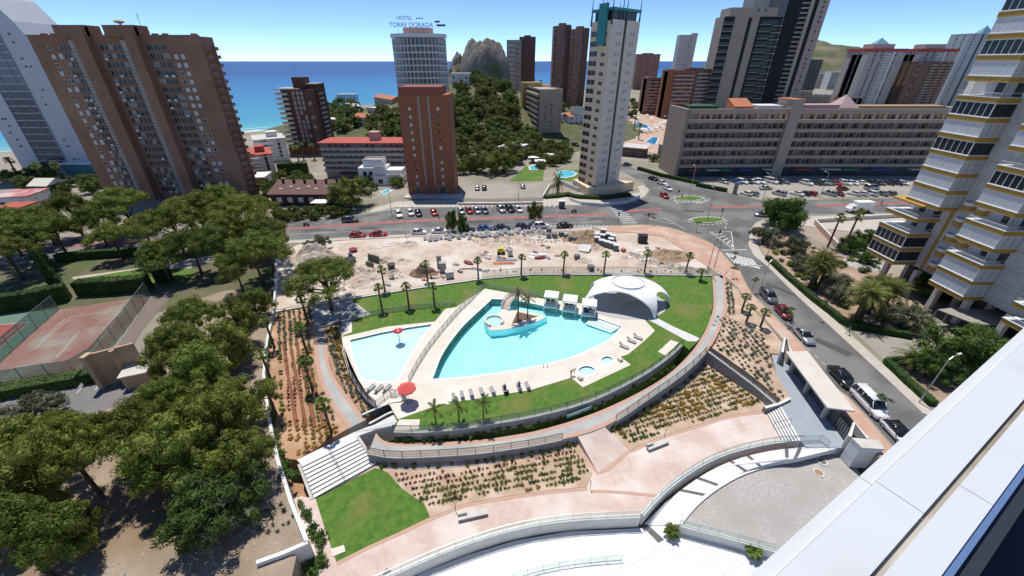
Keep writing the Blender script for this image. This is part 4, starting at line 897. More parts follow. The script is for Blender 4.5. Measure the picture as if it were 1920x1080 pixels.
# red mushroom fountain, parasol
redm=M('red_plastic',(.55,.03,.05),rough=.45)
t=thing('mushroom_fountain','red mushroom fountain standing in the pale paddling pool','fountain',W(*zE(630,428),-.3)); b=MB()
for s in range(9): pass
prof=[(0,2.7),(.38,2.66),(.66,2.55),(.78,2.4),(.74,2.36),(.25,2.45),(0,2.47)]
n=20; v=[];f=[]
for (r_,z_) in prof: v+=[(r_*math.cos(2*math.pi*i/n),r_*math.sin(2*math.pi*i/n),z_) for i in range(n)]
for j in range(len(prof)-1): f+=[(j*n+i,(j+1)*n+i,(j+1)*n+(i+1)%n,j*n+(i+1)%n) for i in range(n)]
MB().add(v,f).obj('cap',redm,t,smooth=True); MB().tube((0,0,0),(0,0,2.5),.09,n=10).obj('stem',white,t); MB().tube((0,0,2.72),(0,0,2.85),.18,.1,n=10).obj('cap_disc',white,t)
t=thing('parasol','large red octagonal parasol over the lifeguard place by the ramp','parasol',W(*zE(680,760))+Vector((0,0,.03)))
redcloth=M('red_parasol_cloth',(.62,.1,.085),rough=.9)
b=MB(); n=8; v=[(0,0,3.15)]+[(1.25*math.cos(2*math.pi*i/n),1.25*math.sin(2*math.pi*i/n),2.45) for i in range(n)]+[(1.25*math.cos(2*math.pi*i/n),1.25*math.sin(2*math.pi*i/n),2.27) for i in range(n)]
b.add(v,[(0,1+i,1+(i+1)%n) for i in range(n)]+[(1+i,9+i,9+(i+1)%n,1+(i+1)%n) for i in range(n)]); b.obj('canopy',redcloth,t)
MB().tube((0,0,0),(0,0,3.2),.04,n=8).obj('pole',white,t); b=MB()
for i in range(8): b.tube((0,0,2.5),(1.18*math.cos(2*math.pi*i/8),1.18*math.sin(2*math.pi*i/8),2.42),.015,n=4)
b.obj('rib',metal,t); MB().tube((0,0,0),(0,0,.12),.45,n=14).obj('base',concrete,t)
t=thing('lifeguard_chair','white lifeguard chair under the red parasol','chair',W(*zE(655,745))+Vector((0,0,.03))); b=MB().box(-.3,.3,-.3,.3,.4,.46); b.obj('seat',white,t); MB().box(-.3,-.25,-.3,.3,.46,1.0).obj('backrest',white,t)
lg=MB().box(-.025,.025,-.025,.025,0,.42).mesh('leg',white)
for x in(-.25,.25):
    for y in(-.25,.25): O('leg',lg,t,(x,y,0))
t=thing('life_ring','orange and white life ring on the railing by the parasol','life ring',W(*zE(594,728))+Vector((0,0,.6))); b=MB(); b.path([(.38*math.cos(2*math.pi*i/16),0,.38*math.sin(2*math.pi*i/16)+.3) for i in range(17)],.07,6); b.obj('ring',M('orange_ring',(.6,.2,.05),(.7,.68,.6),3,rough=.7),t)
# loungers
lm=M('grey_sling',(.3,.3,.29),rough=.85); seat=MB().box(-.3,.3,-.95,.3,.3,.36).mesh('seat',lm); back=MB(); back.add([(-.3,.3,.3),(.3,.3,.3),(.3,.95,.72),(-.3,.95,.72),(-.3,.3,.36),(.3,.3,.36),(.3,.93,.78),(-.3,.93,.78)],[(3,2,1,0),(4,5,6,7),(0,1,5,4),(1,2,6,5),(2,3,7,6),(3,0,4,7)]); backm=back.mesh('backrest',lm)
lg=MB().box(-.03,.03,-.03,.03,0,.3).mesh('leg',white); sr=MB().box(-.34,-.3,-.97,.6,.28,.36).mesh('side_rail',white)
def lounger(loc,rz,label,group):
    t=thing('sun_lounger',label,'sun lounger',loc,rz,group,.85); O('seat',seat,t); O('backrest',backm,t); O('side_rail',sr,t); O('side_rail',sr,t,(.64,0,0))
    for x in(-.3,.3):
        for y in(-.85,.45): O('leg',lg,t,(x,y,0))
    return t
def kz(x,y): return W(*zK(x,y))+Vector((0,0,.035))
for i,(x,y) in enumerate(((905,405),(1000,380),(1103,360),(1222,340),(1342,328))): lounger(kz(x,y),R(192+i*2),'grey sun lounger on the deck strip beside the pool lawn','sun loungers on the deck strip beside the pool lawn')
lounger(kz(1735,275),R(195),'grey sun lounger at the far end of the deck strip by the two people','end lounger')
for i,(x,y) in enumerate(((1480,320),(1640,290))): lounger(kz(x,y),R(195),['grey sun lounger with bags and a black clothed person on it','grey sun lounger with a person and a blue towel on it'][i],'occupied loungers on the deck strip')
for i,(x,y) in enumerate(((465,690),(510,693),(556,690))): lounger(W(*zE(x,y))+Vector((0,0,.035)),R(155),'grey sun lounger on the deck beside the pale paddling pool','sun loungers by the paddling pool')
for i,(x,y) in enumerate(((1435,700),(1510,645),(1575,610))): lounger(W(*zV(x,y))+Vector((0,0,.035)),R(50),'white framed sun lounger on the deck beside the corner lawn','sun loungers by the corner lawn')
person('person in black clothes reclining on a grey lounger',kz(1480,320)+Vector((0,.1,.0)),R(100),sitting(),blackcl,blackcl)
person('person with dark hair sitting on a lounger with a blue towel',kz(1640,290)+Vector((0,.1,0)),R(95),sitting(),bluecl,bluecl)
person('bare backed man in dark shorts bending over the whirlpool',W(1071,705)+Vector((0,0,.03)),R(20),bending(),skin,blackcl)
person('lifeguard in red shirt standing under the parasol',W(*zE(650,752))+Vector((0,.4,.03)),R(-60),standing(),redcl,redcl)
t=thing('bag','dark bag standing on the deck strip between the two people','bag',kz(1500,345)); b=MB().box(-.3,.3,-.18,.18,0,.4); b.obj('bag_body',blackcl,t); MB().path([(-.2,0,.38),(-.1,0,.6),(.1,0,.6),(.2,0,.38)],.02,5).obj('handle',blackcl,t)
# steps, small deck slabs on lawn
for q,lab in((zz(zE,(303,308),(360,304),(360,370),(303,390)),'cream slab beside the lawn strip over the paddling pool'),(zz(zK,(290,645),(525,640),(510,752),(235,768)),'cream slab at the corner of the pool lawn'),(zz(zA,(1062,738),(1130,676),(1172,690),(1105,762)),'cream slab in the corner lawn by the retaining wall'),([(620,1030),(645,1022),(648,1034),(624,1044)],'white slab at the bottom corner of the lower lawn')):
    z=.012 if q[0][1]<1000 else -2.36; P=WL(q,z); o=P[0]; MB().prism([(p-o).xy for p in P],-.05,.06).obj('stone_slab',deckm,loc=o,label=lab,cat='slab')
for p,lab in((zV(1400,835),'small white cube seat on the deck by the small whirlpool'),(zA(648,885),'small white cube seat on the deck by the large whirlpool')):
    c=W(*p); MB().box(-.3,.3,-.3,.3,0,.45).obj('cube_seat',lightconc,loc=(c.x,c.y,.03),rz=.5,label=lab,cat='seat')
t=thing('pool_ladder','chrome handrail at the curved near edge of the large pool','ladder',W(*zV(650,885))); 
for s in(-.3,.3): MB().path([(s,-.4,.03),(s,-.4,.8),(s,.2,.85),(s,.5,.1),(s,.55,-.8)],.03,6).obj('rail',galv,t)
t=thing('wall_sign','turquoise sign on the retaining wall under the pool lawn','sign',W(1083,762,-.75)); d=(W(1101,758,-.75)-W(1066,771,-.75)); rz=math.atan2(d.y,d.x); t.rotation_euler=(0,0,rz); t.location=W(1083,771,-.9)+Vector((.1,-.42,0))
MB().box(-1.9,1.9,-.04,.04,0,.55).obj('board',M('teal_board',(.16,.36,.36),rough=.6),t)
MB().box(-1.5,1.5,-.055,-.042,.2,.34).obj('pale_lettering',white,t)
# plaza benches, bollard posts
for p,rz,lab in((zQ(860,205),R(13),'long concrete bench slab on the pink plaza by the lower bed'),(zD(668,482),R(22),'long concrete bench slab on the pink plaza by the triangular bed')):
    t=thing('bench',lab,'bench',W(*p,-2.39),rz); MB().box(-1.6,1.6,-.32,.32,.28,.45).obj('seat',lightconc,t); MB().box(-1.6,-.6,.1,.3,.45,.8).obj('backrest',lightconc,t)
    for x in(-1.2,1.2): MB().box(x-.2,x+.2,-.22,.22,0,.28).obj('leg',concrete,t)
for k,p in enumerate((zC(848,745),zC(1528,640),zD(700,440),zD(1150,322),zI(205,1080))):
    t=thing('bollard_light',['thin dark post light by the orange flowered bed','thin dark post light at the tip of the striped lower bed','thin dark post light by the bench of the triangular bed','thin dark post light by the entrance stairs','thin dark post light by the white flowered strip'][k],'lamp',W(*p,-2.39)); MB().tube((0,0,0),(0,0,1.25),.035,n=6).obj('post',darkmetal,t); MB().tube((0,0,1.25),(0,0,1.4),.06,n=8).obj('lamp_head',darkmetal,t)
t=thing('manhole_cover','round dark manhole cover on the pink plaza','manhole',W(*zQ(377,522),-2.39)); MB().tube((0,0,-.01),(0,0,.015),.38,n=20).obj('lid',darkmetal,t)
# bottom curved white walls with glass rails
def cwall(label,px,z0,z1,wd,rail=None,group=None):
    P=WL(px,z1); t=rwall('curved_wall',label,P,wd,z0,white2); 
    if rail: fence('glass_railing','clear glass railing on '+rail,[p for p in P],.95,1.8,panel=railglass,mat=galv,postr=.015,cat='railing')
cwall('long curved white wall below the pink plaza',ARC,-4.0,-2.2,.35,'the long curved wall below the pink plaza')
cwall('curved white wall between pink plaza and striped ramp',ARC2,-4.0,-2.2,.35,'the curved wall beside the striped ramp')
cwall('low curved white wall around the gravel yard',dense([(1274,984),(1304,947),(1348,912),(1397,886),(1455,869),(1500,860),(1578,841)],3),-4.0,-2.55,.28)
cwall('straight white wall between gravel yard and white plaza',[(1274,984),(1360,1006),(1460,1034)],-4.0,-2.6,.3,'the wall between gravel yard and white plaza')
fence('glass_railing','clear glass railing at the top of the striped ramp',WL([(1500,828),(1512,826),(1555,827),(1552,838)],-1.4),1.,2.,panel=railglass,mat=galv,postr=.015,cat='railing')
fence('glass_railing','curved glass railing on the white plaza over the dark stairwell',WL(dense([(960,1085),(1020,1068),(1090,1056),(1165,1050)],3),-3.9),1.05,1.5,panel=railglass,mat=galv,postr=.015,cat='railing')
MB().prism(WL([(965,1098),(1020,1078),(1090,1066),(1160,1061),(1130,1090),(1100,1120),(960,1120)],0),-3.9,-3.884).obj('stairwell_shade',M('stairwell_shade_paint',(.07,.07,.075),(.05,.05,.055),1.,rough=.8),label='dark sheet painted as stairwell shade behind the curved glass railing',cat='painted shade')  # flat dark sheet painting in the shaded stairwell; no open shaft beneath
for p,lab in(((1258,1003),'potted fan palm in white pot near the corner of the striped ramp'),((1410,1043),'potted fan palm in white pot near the gravel yard wall end')):
    t=thing('potted_palm',lab,'plant',W(*p,-3.9)); MB().tube((0,0,0),(0,0,.55),.32,.45,n=16).obj('pot',white,t); pp=feather_palm(int(p[0]),.8,.95,22,1.,.08,.3); MB().add([v for v in pp[0].v],pp[0].f).obj('fronds',palmm,t); pp[1].obj('trunk',palmbark,t)
for p,lab in((zM(685,848),'round manhole ring with dark lid on the gravel'),(zM(640,990),'round manhole ring with rusty lid on the gravel')):
    t=thing('manhole_cover',lab,'manhole',W(*p,-2.74)); MB().tube((0,0,-.05),(0,0,.08),.62,n=24).obj('ring',lightconc,t); MB().tube((0,0,.08),(0,0,.1),.42,n=20).obj('lid',M('lid_%d'%p[0],(.16,.14,.12) if p[1]<870 else (.36,.2,.11),rough=.9),t)
# entrance canopy
t=thing('entrance_canopy','long pale flat roofed entrance canopy beside the street','canopy',W(1471,664,-1.4)); o=W(1471,664,-1.4)
cz=1.75; RFp=[W(*p,cz-.0) for p in zz(zL,(408,575),(552,570),(735,800),(905,1030))]; 
roofpx=[zL(408,572),zL(553,569),zM(1105,207),zM(755,163)]
rp_=[W(*p,1.6)-o for p in roofpx]; MB().prism([p.xy for p in rp_],2.78,3.0).obj('roof',M('pale_roof',(.62,.58,.52),(.55,.51,.45),.5,rough=.9),t)
bw=[rp_[0].lerp(rp_[1],.55),rp_[3].lerp(rp_[2],.55)]
MB().wall([p.xy for p in bw],.2,0,2.78).obj('back_wall',M('dark_wall',(.1,.1,.105),(.08,.08,.085),.8,rough=.8),t)
for s in(.12,.5,.9): 
    p=rp_[0].lerp(rp_[1],.3).lerp(rp_[3].lerp(rp_[2],.3),s); MB().box(p.x-.22,p.x+.22,p.y-.22,p.y+.22,0,2.78).obj('pillar',concrete,t)
q0=bw[1]; u=(bw[1]-bw[0]).normalized(); e=q0+u*4.2
b=MB().wall([q0.xy,e.xy],.06,.1,2.0); b.obj('gate',darkmetal,t)
for i in range(10): p=q0+u*(.3+i*.42); MB().box(p.x-.09,p.x+.02,p.y-.12,p.y-.06,.4,1.8).obj('gate_slat',galv,t)
rwall('street_wall','tall pale wall end at the start of the canopy',WL(zz(zL,(385,575),(405,470),(445,575)),.9),.3,-1.5,lightconc)
t=thing('gate_house','low pale flat roofed gate building by the gravel yard','building',W(*zM(1060,560),-1.4)); o=W(*zM(1060,560),-1.4); g=[W(*zM(x,y),.9)-o for x,y in((1060,540),(1385,570),(1468,680),(1185,665))]
MB().prism([p.xy for p in g],-1.3,2.1).obj('walls',white2,t); MB().prism([((p-g[0])*1.04+g[0]-Vector((.05,.05,0))).xy for p in g],2.1,2.32).obj('roof',lightconc,t)
rwall('street_wall','pale wall between canopy gate and gate building',WL(zz(zM,(1035,525),(1095,350),(1270,555)),.7),.3,-1.5,lightconc)
# foreground parapet of the tower the view is taken from
U=Vector((math.sin(R(60.5)),math.cos(R(60.5)),0)); Nn=Vector((U.y,-U.x,0)); DZ=1.6
def npos(px,py): d=ray(px,py); t_=-DZ/d.z; return Vector((d.x*t_,d.y*t_,0)).dot(Nn)
nA_=npos(1400,1080); nB_=npos(1455,1080); nC1=npos(1630,1080); nC2=npos(1655,1080); nD_=npos(1765,1080); nE_=npos(1790,1080)
t=thing('balcony_parapet','white panelled parapet with a grooved rail in the foreground','parapet',(0,0,HC-DZ))
wp=M('white_aluminium',(.58,.6,.62),(.54,.56,.58),.9,rough=.4,c3=(.46,.46,.44),sc3=2.2,f3=(.58,.95)); 
def slab(name,n0,n1,z0,z1,s0,s1,mat): return MB().prism([(U*s+Nn*n_).xy for s,n_ in((s0,n0),(s1,n0),(s1,n1),(s0,n1))],z0,z1).obj(name,mat,t)
joints=[-6,.42,1.95,4.6,7.6,12,18,26]
for i in range(len(joints)-1):
    s0,s1=joints[i]+.0015,joints[i+1]-.0015
    slab('fascia_panel',nA_,nB_-.004,-1.2,-.03,s0,s1,wp); slab('top_panel',nB_,nC1,-1.2,0,s0,s1,wp); slab('inner_panel',nC2,nD_,-1.2,-.005,s0+.3,s1+.3,wp)
slab('groove',nC1-.002,nC2+.002,-1.2,-.03,-6,26,M('grimy_channel',(.3,.26,.21),(.16,.14,.12),3.,rough=.9,c3=(.5,.47,.42),sc3=1.5))
slab('inner_edge',nD_,nE_,-1.25,-.02,-6,26,M('blue_edge_trim',(.1,.17,.32),rough=.4)); slab('facade_wall',nB_+.05,nC1,-43,-1.2,-6,26,wp)
slab('balcony_floor',nE_,nE_+3.,-1.5,-1.2,-6,26,M('shade_painted_floor',(.03,.034,.042),rough=.6)); slab('balcony_shade_panel',nE_+.001,nE_+.05,-1.2,-.06,-6,26,M('balcony_shade_paint',(.02,.025,.035),rough=.5))  # balcony shade painted as dark colour on the floor and an added upright panel
# ---------------------------------------------------------------- planted rows
protos={}
protos['row']=[spiky('row_plant',i,.44,30,rowp,1.7,.045) for i in range(3)]; protos['red']=[spiky('red_plant',10+i,.42,20,redp,1.5,.04) for i in range(2)]
protos['grey']=[shrub_mesh('grey_shrub',20+i,.4,40,.22,greyp,.75,2) for i in range(3)]; protos['yellow']=[shrub_mesh('yellow_shrub',30+i,.42,40,.22,yellowp,.6,3) for i in range(2)]
protos['green']=[shrub_mesh('green_shrub',40+i,.34,34,.22,broadm,.75,2) for i in range(2)]; protos['orange']=[shrub_mesh('orange_shrub',50+i,.42,44,.18,orangep,.5,3) for i in range(2)]
protos['mixed']=[shrub_mesh('mixed_shrub',60+i,.45,40,.2,rowp,.7,3) for i in range(2)]
SPOTS=[]
rnd=random.Random(11)
def rows(poly,z,axis_px,pitch_u,pitch_v,pick,jit=.07,zf=None,bed='the bed'):
    P=[W(*p,z) for p in poly]; a=W(*axis_px[0],z); u=(W(*axis_px[1],z)-a).normalized(); v=Vector((-u.y,u.x,0)); pl=[p.xy for p in P]
    us=[(p-a).dot(u) for p in P]; vs_=[(p-a).dot(v) for p in P]; k=0
    y=min(vs_)
    while y<max(vs_):
        x=min(us)+(k%2)*pitch_u*.5; k+=1
        while x<max(us):
            p=a+u*(x+rnd.uniform(-jit,jit))+v*(y+rnd.uniform(-jit,jit)*.6)
            if inside(p,pl) and rnd.random()>.1:
                kd=pick(p,(y-min(vs_))/(max(vs_)-min(vs_)))
                if kd: SPOTS.append((Vector((p.x,p.y,zf(p) if zf else z)),kd,bed))
            x+=pitch_u
        y+=pitch_v
nz=lambda p,s:mnoise.noise(Vector((p.x*s,p.y*s,1.7)))
rows(zz(zC,(530,565),(900,545),(1200,500),(1450,415),(1525,560),(1500,615),(1300,635),(1090,660),(720,740),(600,640)),-2.33,(zC(800,600),zC(1450,470)),.5,.74,lambda p,t:('red' if t>.62+.12*nz(p,.5) else ('orange' if t<.2 and p.x<4 else ('green' if t<.35 and p.x>6 else 'row'))),bed='in the striped lower bed by the lawn')
rows(zz(zD,(470,402),(600,330),(760,232),(900,95),(1140,280),(1130,300),(850,365),(700,410),(545,480)),-2.33,(zD(540,480),zD(1130,290)),.52,.78,lambda p,t:('red' if p.x<13 and t>.3 else ('green' if t<.22 and p.x<20 else ('yellow' if nz(p,.35)>.12 else 'row'))),bed='in the triangular bed below the ring path')
rows([(522,590),(582,576),(586,640),(590,680),(600,720),(616,760),(640,800),(562,850),(525,800),(512,700)],-.5,((560,840),(545,600)),.75,.85,lambda p,t:('orange' if p.y<36.5 else ('grey' if p.y>52 or t<.25 else (None if nz(p,.3)>.25 else ('red' if .45<t<.8 else 'mixed')))),zf=zleft,bed='in the red soil bed by the boundary wall')
rows(zz(zE,(225,345),(290,345),(310,480),(345,600),(400,700),(470,790),(440,830),(335,710),(262,600),(235,500)),-.4,(zE(250,400),zE(400,780)),.6,.62,lambda p,t:('yellow' if p.y>44 and t>.4 else 'grey'),zf=lambda p:zleft(p)+.03,bed='in the narrow strip along the paddling pool fence')
rows(zz(zL,(-80,350),(0,350),(130,410),(262,480),(290,600),(340,740),(420,880),(370,880),(270,790),(130,680),(0,590),(-90,530)),-.6,(zL(0,350),zL(340,740)),.85,.85,lambda p,t:('grey' if t>.35 else 'green') if nz(p,.4)<.3 else 'grey',zf=zd,bed='in the sandy dune bed by the canopy')
rows(zz(zL,(5,110),(35,112),(65,220),(65,330),(0,325)),-.05,(zL(20,110),zL(40,330)),.7,.7,lambda p,t:'grey',bed='in the narrow bed beside the upper ring path')
names={'row':('tussock','spiky green tussock'),'red':('red_plant','small dark red leaved plant'),'grey':('grey_shrub','small grey green shrub'),'yellow':('yellow_shrub','yellow flowering shrub'),'green':('green_shrub','low bright green shrub'),'orange':('orange_flower','orange flowering plant'),'mixed':('ground_shrub','small mixed green plant')}
cnt={}; rest={}
SPOTS.sort(key=lambda s:s[0].length)
for p,k,bed in SPOTS:
    cnt[k]=cnt.get(k,0)+1
    if cnt[k]<=290:
        me=rnd.choice(protos[k]); s=rnd.uniform(.5,1.1); O(names[k][0],me,None,p,rnd.uniform(0,6.28),s,names[k][1]+' '+bed,'plant',names[k][0].replace('_',' ')+' rows '+bed)
    else: rest.setdefault(k,[]).append(p)
for k,ps in rest.items():
    b=MB(); me=protos[k][0]; vv=[v.co.copy() for v in me.vertices]; ff=[tuple(f.vertices) for f in me.polygons]
    for p in ps:
        mt=Matrix.Rotation(rnd.uniform(0,6.28),3,'Z')*rnd.uniform(.55,1.05); b.add([mt@v+p for v in vv],ff)
    b.obj(names[k][0]+'_rows',list(me.materials),label='further rows of '+names[k][1]+'s in the garden beds',cat='plants',kind='stuff')
# climbers along walls and shrubs along the left boundary
cl=[shrub_mesh('climber',70+i,.5,50,.25,broadm,1.1,3) for i in range(3)]; fl=shrub_mesh('flower_cluster',75,.25,30,.1,flowerp,.7,2)
def along(px,z,n,meshes,name,label,grp,sc=(.6,1.1),off=0):
    P=WL(dense(px,4),z); L=len(P)
    for i in range(n):
        s=i/(n-1)*(L-1.001); p=P[int(s)].lerp(P[int(s)+1],s%1)+Vector((rnd.uniform(-.25,.25),rnd.uniform(-.25,.25)-off,0)); O(name,rnd.choice(meshes),None,p,rnd.uniform(0,6.28),rnd.uniform(*sc),label,'plant',grp)
along([(745,826),(788,828),(862,822),(925,811),(1008,797),(1106,769),(1194,727),(1262,690)],-1.15,34,cl,'climbing_plant','leafy climber at the foot of the wall under the pool lawn','climbers under the pool lawn',(.45,.9))
along([(712,876),(783,877),(883,870),(955,862),(1030,848),(1075,836)],-2.4,22,cl,'climbing_plant','leafy climber at the foot of the wall over the striped lower bed','climbers under the ring path',(.35,.8))
along([(1150,808),(1200,778),(1250,742),(1300,700),(1326,668)],-2.4,18,cl,'climbing_plant','leafy climber at the foot of the wall over the triangular bed','climbers over the triangular bed',(.45,1.0))
along([(508,640),(500,700),(510,780),(528,860),(552,900)],-.6,40,cl,'boundary_shrub','bright green shrub along the boundary wall beside the red soil','shrubs along the boundary wall',(.7,1.2))
along([(566,945),(590,1000),(605,1050),(580,1085)],-2.4,24,cl+[fl],'flowering_shrub','white flowered shrub in the strip between wall end and lower lawn','shrubs by the lower lawn',(.6,1.2))
along([(505,1078),(560,1066),(600,1052)],-2.4,10,cl,'wall_foot_shrub','green shrub at the foot of the short wall end','shrubs under the wall end',(.7,1.2))
# ================================================================ BUILDINGS
WINM={}
blindg=M('drawn_blind',(.34,.32,.29),(.26,.25,.23),.3,rough=.6)
def winmesh(w_,h,fm,gm,fw=.09,dp=.07):
    k=(round(w_,2),round(h,2),fm.name,gm.name)
    if k not in WINM:
        b=MB().add([(-w_/2,-.015,0),(w_/2,-.015,0),(w_/2,-.015,h),(-w_/2,-.015,h)],[(0,1,2,3)],1)
        b.box(-w_/2-fw,-w_/2,-dp,.0,-fw,h+fw); b.box(w_/2,w_/2+fw,-dp,.0,-fw,h+fw); b.box(-w_/2,w_/2,-dp,0,h,h+fw); b.box(-w_/2,w_/2,-dp-.05,0,-fw,0)
        if w_>1.3: b.box(-.04,.04,-dp,0,0,h)
        WINM[k]=b.mesh('window',[fm,gm])
    return WINM[k]
class Bld:
    def __init__(s,name,label,A,B,z=0,cat='building',group=None,w=None,rz=None):
        a=A if isinstance(A,Vector) else W(*A,z); 
        if B is not None: b=B if isinstance(B,Vector) else W(*B,z); s.w=(b-a).xy.length; rz=math.atan2(b.y-a.y,b.x-a.x)
        else: s.w=w
        s.a=a; s.rz=rz; s.t=thing(name,label,cat,a,rz,group); s.mid=a+Vector((math.cos(rz),math.sin(rz),0))*s.w/2
    def top(s,px,py): return HT(px,py,s.mid)-s.a.z
    def box(s,name,x0,x1,y0,y1,z0,z1,mat,parent=None): return MB().box(x0,x1,y0,y1,z0,z1).obj(name,mat,parent or s.t)
    def part(s,name,mb,mat,**k): return mb.obj(name,mat,s.t,**k)
    def put(s,name,me,x,y,z,rz=0,scale=None): return O(name,me,s.t,(x,y,z),rz,scale)
    def wins(s,face,us,zs,w_,h,fm=None,gm=None,off=0.,D=None,skip=0.,seed=1,name='window'):
        me=winmesh(w_,h,fm or white2,gm or darkglass); me2=winmesh(w_,h,fm or white2,blindg if (gm or darkglass) is not shut else darkglass); me0=me; rr=random.Random(seed)
        for z in zs:
            for u in us:
                if rr.random()<skip: continue
                me=me2 if rr.random()<.24 else me0
                if face=='f': s.put(name,me,u,off,z)
                elif face=='r': s.put(name,me,s.w+off,u,z,R(90))
                elif face=='l': s.put(name,me,off,u,z,R(-90))
    def slabs(s,name,x0,x1,y0,y1,zs,h,mat):
        me=MB().box(x0,x1,y0,y1,0,h).mesh(name,mat)
        for z in zs: s.put(name,me,0,0,z)
def fl(h,n,z0=0.,top=.6): return [z0+(h-z0-top)*i/n for i in range(n)]
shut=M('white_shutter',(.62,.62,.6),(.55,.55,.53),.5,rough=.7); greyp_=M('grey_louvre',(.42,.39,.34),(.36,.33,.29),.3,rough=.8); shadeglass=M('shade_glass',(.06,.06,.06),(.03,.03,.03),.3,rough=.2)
# --- brown brick tower with two shafts
B=Bld('brick_tower','tall brown brick apartment tower with two projecting stair shafts',(203,372),(470,372)); w_=B.w; h=B.top(330,68)
B.box('wall',0,w_,0,6,0,h,brownbrick)
for f0,f1,b0,b1,l0 in((.295,.375,.19,.375,.235),(.597,.66,.477,.66,.54)):
    B.box('stair_shaft',f0*w_,f1*w_,-2.2,0,0,h+2.2,brownbrick); B.box('roof_block',b0*w_,b1*w_,-1,4,h,h+2.6,brownbrick)
    lv=B.box('louvre_panel',l0*w_,f0*w_,-.5,0,2,h-1.,greyp_); sl=MB().box(l0*w_+.05,f0*w_-.05,-.58,-.5,0,.1).mesh('louvre_slat',shadeglass)
    for i in range(46): O('louvre_slat',sl,lv,(0,0,3+i*(h-5)/46))
zs=fl(h,20,2.5,1.2); dz=zs[1]-zs[0]
for x0,x1 in((.165,.232),(.40,.528),(.675,.795)):
    ww=(x1-x0)*w_; n=3 if ww<6 else 5
    me=MB().box(-ww/2,ww/2,-.35,0,-.45,-.12).mesh('balcony_ledge',M('brown_concrete',(.26,.16,.11),(.22,.14,.1),.5,rough=.9))
    for z in zs: B.put('balcony_ledge',me,(x0+x1)/2*w_,0,z)
    B.wins('f',[x0*w_+ww*(i+.5)/n for i in range(n)],zs,ww/n-.2,1.25,M('pale_brown_frame',(.38,.3,.24)),darkglass)
B.wins('f',[.1*w_],zs,.8,.95,white2,shut); B.wins('f',[.145*w_],zs,.8,1.2,white2,shut,skip=.3); B.wins('f',[.83*w_,.87*w_],zs,.85,.95,white2,shut,skip=.15)
B.slabs('side_balcony',w_,w_+1.1,.6,2.6,zs,.9,brownbrick); B.slabs('side_balcony',w_,w_+1.1,3.6,5.6,zs,.9,brownbrick)
B.box('parapet',-.15,w_+.15,-.15,.25,h,h+.35,brownbrick)
d=MB(); d.sphere((0,0,0),1.3,14,6,sz=.35); B.part('satellite_dish',d,M('dish_tan',(.45,.36,.2),rough=.6),loc=(.52*w_,3,h+3.6)); B.box('dish_mast',.515*w_,.525*w_,3,3.2,h+2.6,h+3.6,metal)
a=MB().tube((0,0,0),(0,0,3),.06); a.box(-.6,.6,-.03,.03,2.5,2.56); a.box(-.4,.4,-.03,.03,2.0,2.06); B.part('antenna',a,metal,loc=(.64*w_,3,h+2.6))
rr=random.Random(4); acm=MB().box(-.4,.4,-.35,0,0,.55).mesh('air_conditioner',white2)
for z in zs:
    for x in(.185,.215,.42,.47,.51,.7,.74,.78):
        if rr.random()<.22: B.put('air_conditioner',acm,x*w_,-.36,z-.4)
for x in(.04,.1,.42,.7,.76,.93): B.box('roof_vent',x*w_,x*w_+1.2,2,3,h,h+.8,brownbrick)
# --- white tower behind on the left
B=Bld('white_tower','white curved top tower with dark blue glass stripe by the beach',(48,326),(180,326)); w_=B.w; h=B.top(75,72)
pr=[(0,0),(w_,0),(w_,h),(w_*.92,h+5),(w_*.75,h+12),(w_*.5,h+19),(w_*.2,h+24),(0,h+26)]
v=[(x,y,z) for y in(0,16) for x,z in pr]; n=len(pr); B.part('wall',MB().add(v,[tuple(range(n)),tuple(range(2*n-1,n-1,-1))]+[(i+n,(i+1)%n+n,(i+1)%n,i) for i in range(n)]),M('white_panel',(.5,.52,.56),(.46,.48,.52),.4,rough=.5))
zs=fl(h+12,22,3,1); dz=zs[1]-zs[0]
me=MB().box(.3*w_,.68*w_,-.12,0,0,dz-.45).mesh('glass_band',blueglass); ml=MB().box(.3*w_,.68*w_,-.22,-.1,-.12,.0).mesh('floor_line',M('blue_grey_panel',(.25,.28,.34),rough=.5))
for z in zs: B.put('glass_band',me,0,0,z); B.put('floor_line',ml,0,0,z)
for f in(.3,.4,.58,.68): B.box('mullion',f*w_-.12,f*w_+.12,-.25,-.12,2,h+11,M('blue_grey_panel',(.25,.28,.34)))
B.wins('f',[.12*w_,.16*w_,.8*w_,.86*w_],zs[:-3],.9,.6,M('pale_frame',(.55,.56,.58)),darkglass,skip=.6,seed=4); B.box('annex',w_*.7,w_+6,-3,10,0,4.5,M('teal_glass',(.12,.3,.32),(.1,.2,.22),.3,rough=.2)); B.box('annex_roof',w_*.68,w_+6.5,-3.5,10.4,4.5,4.9,white)
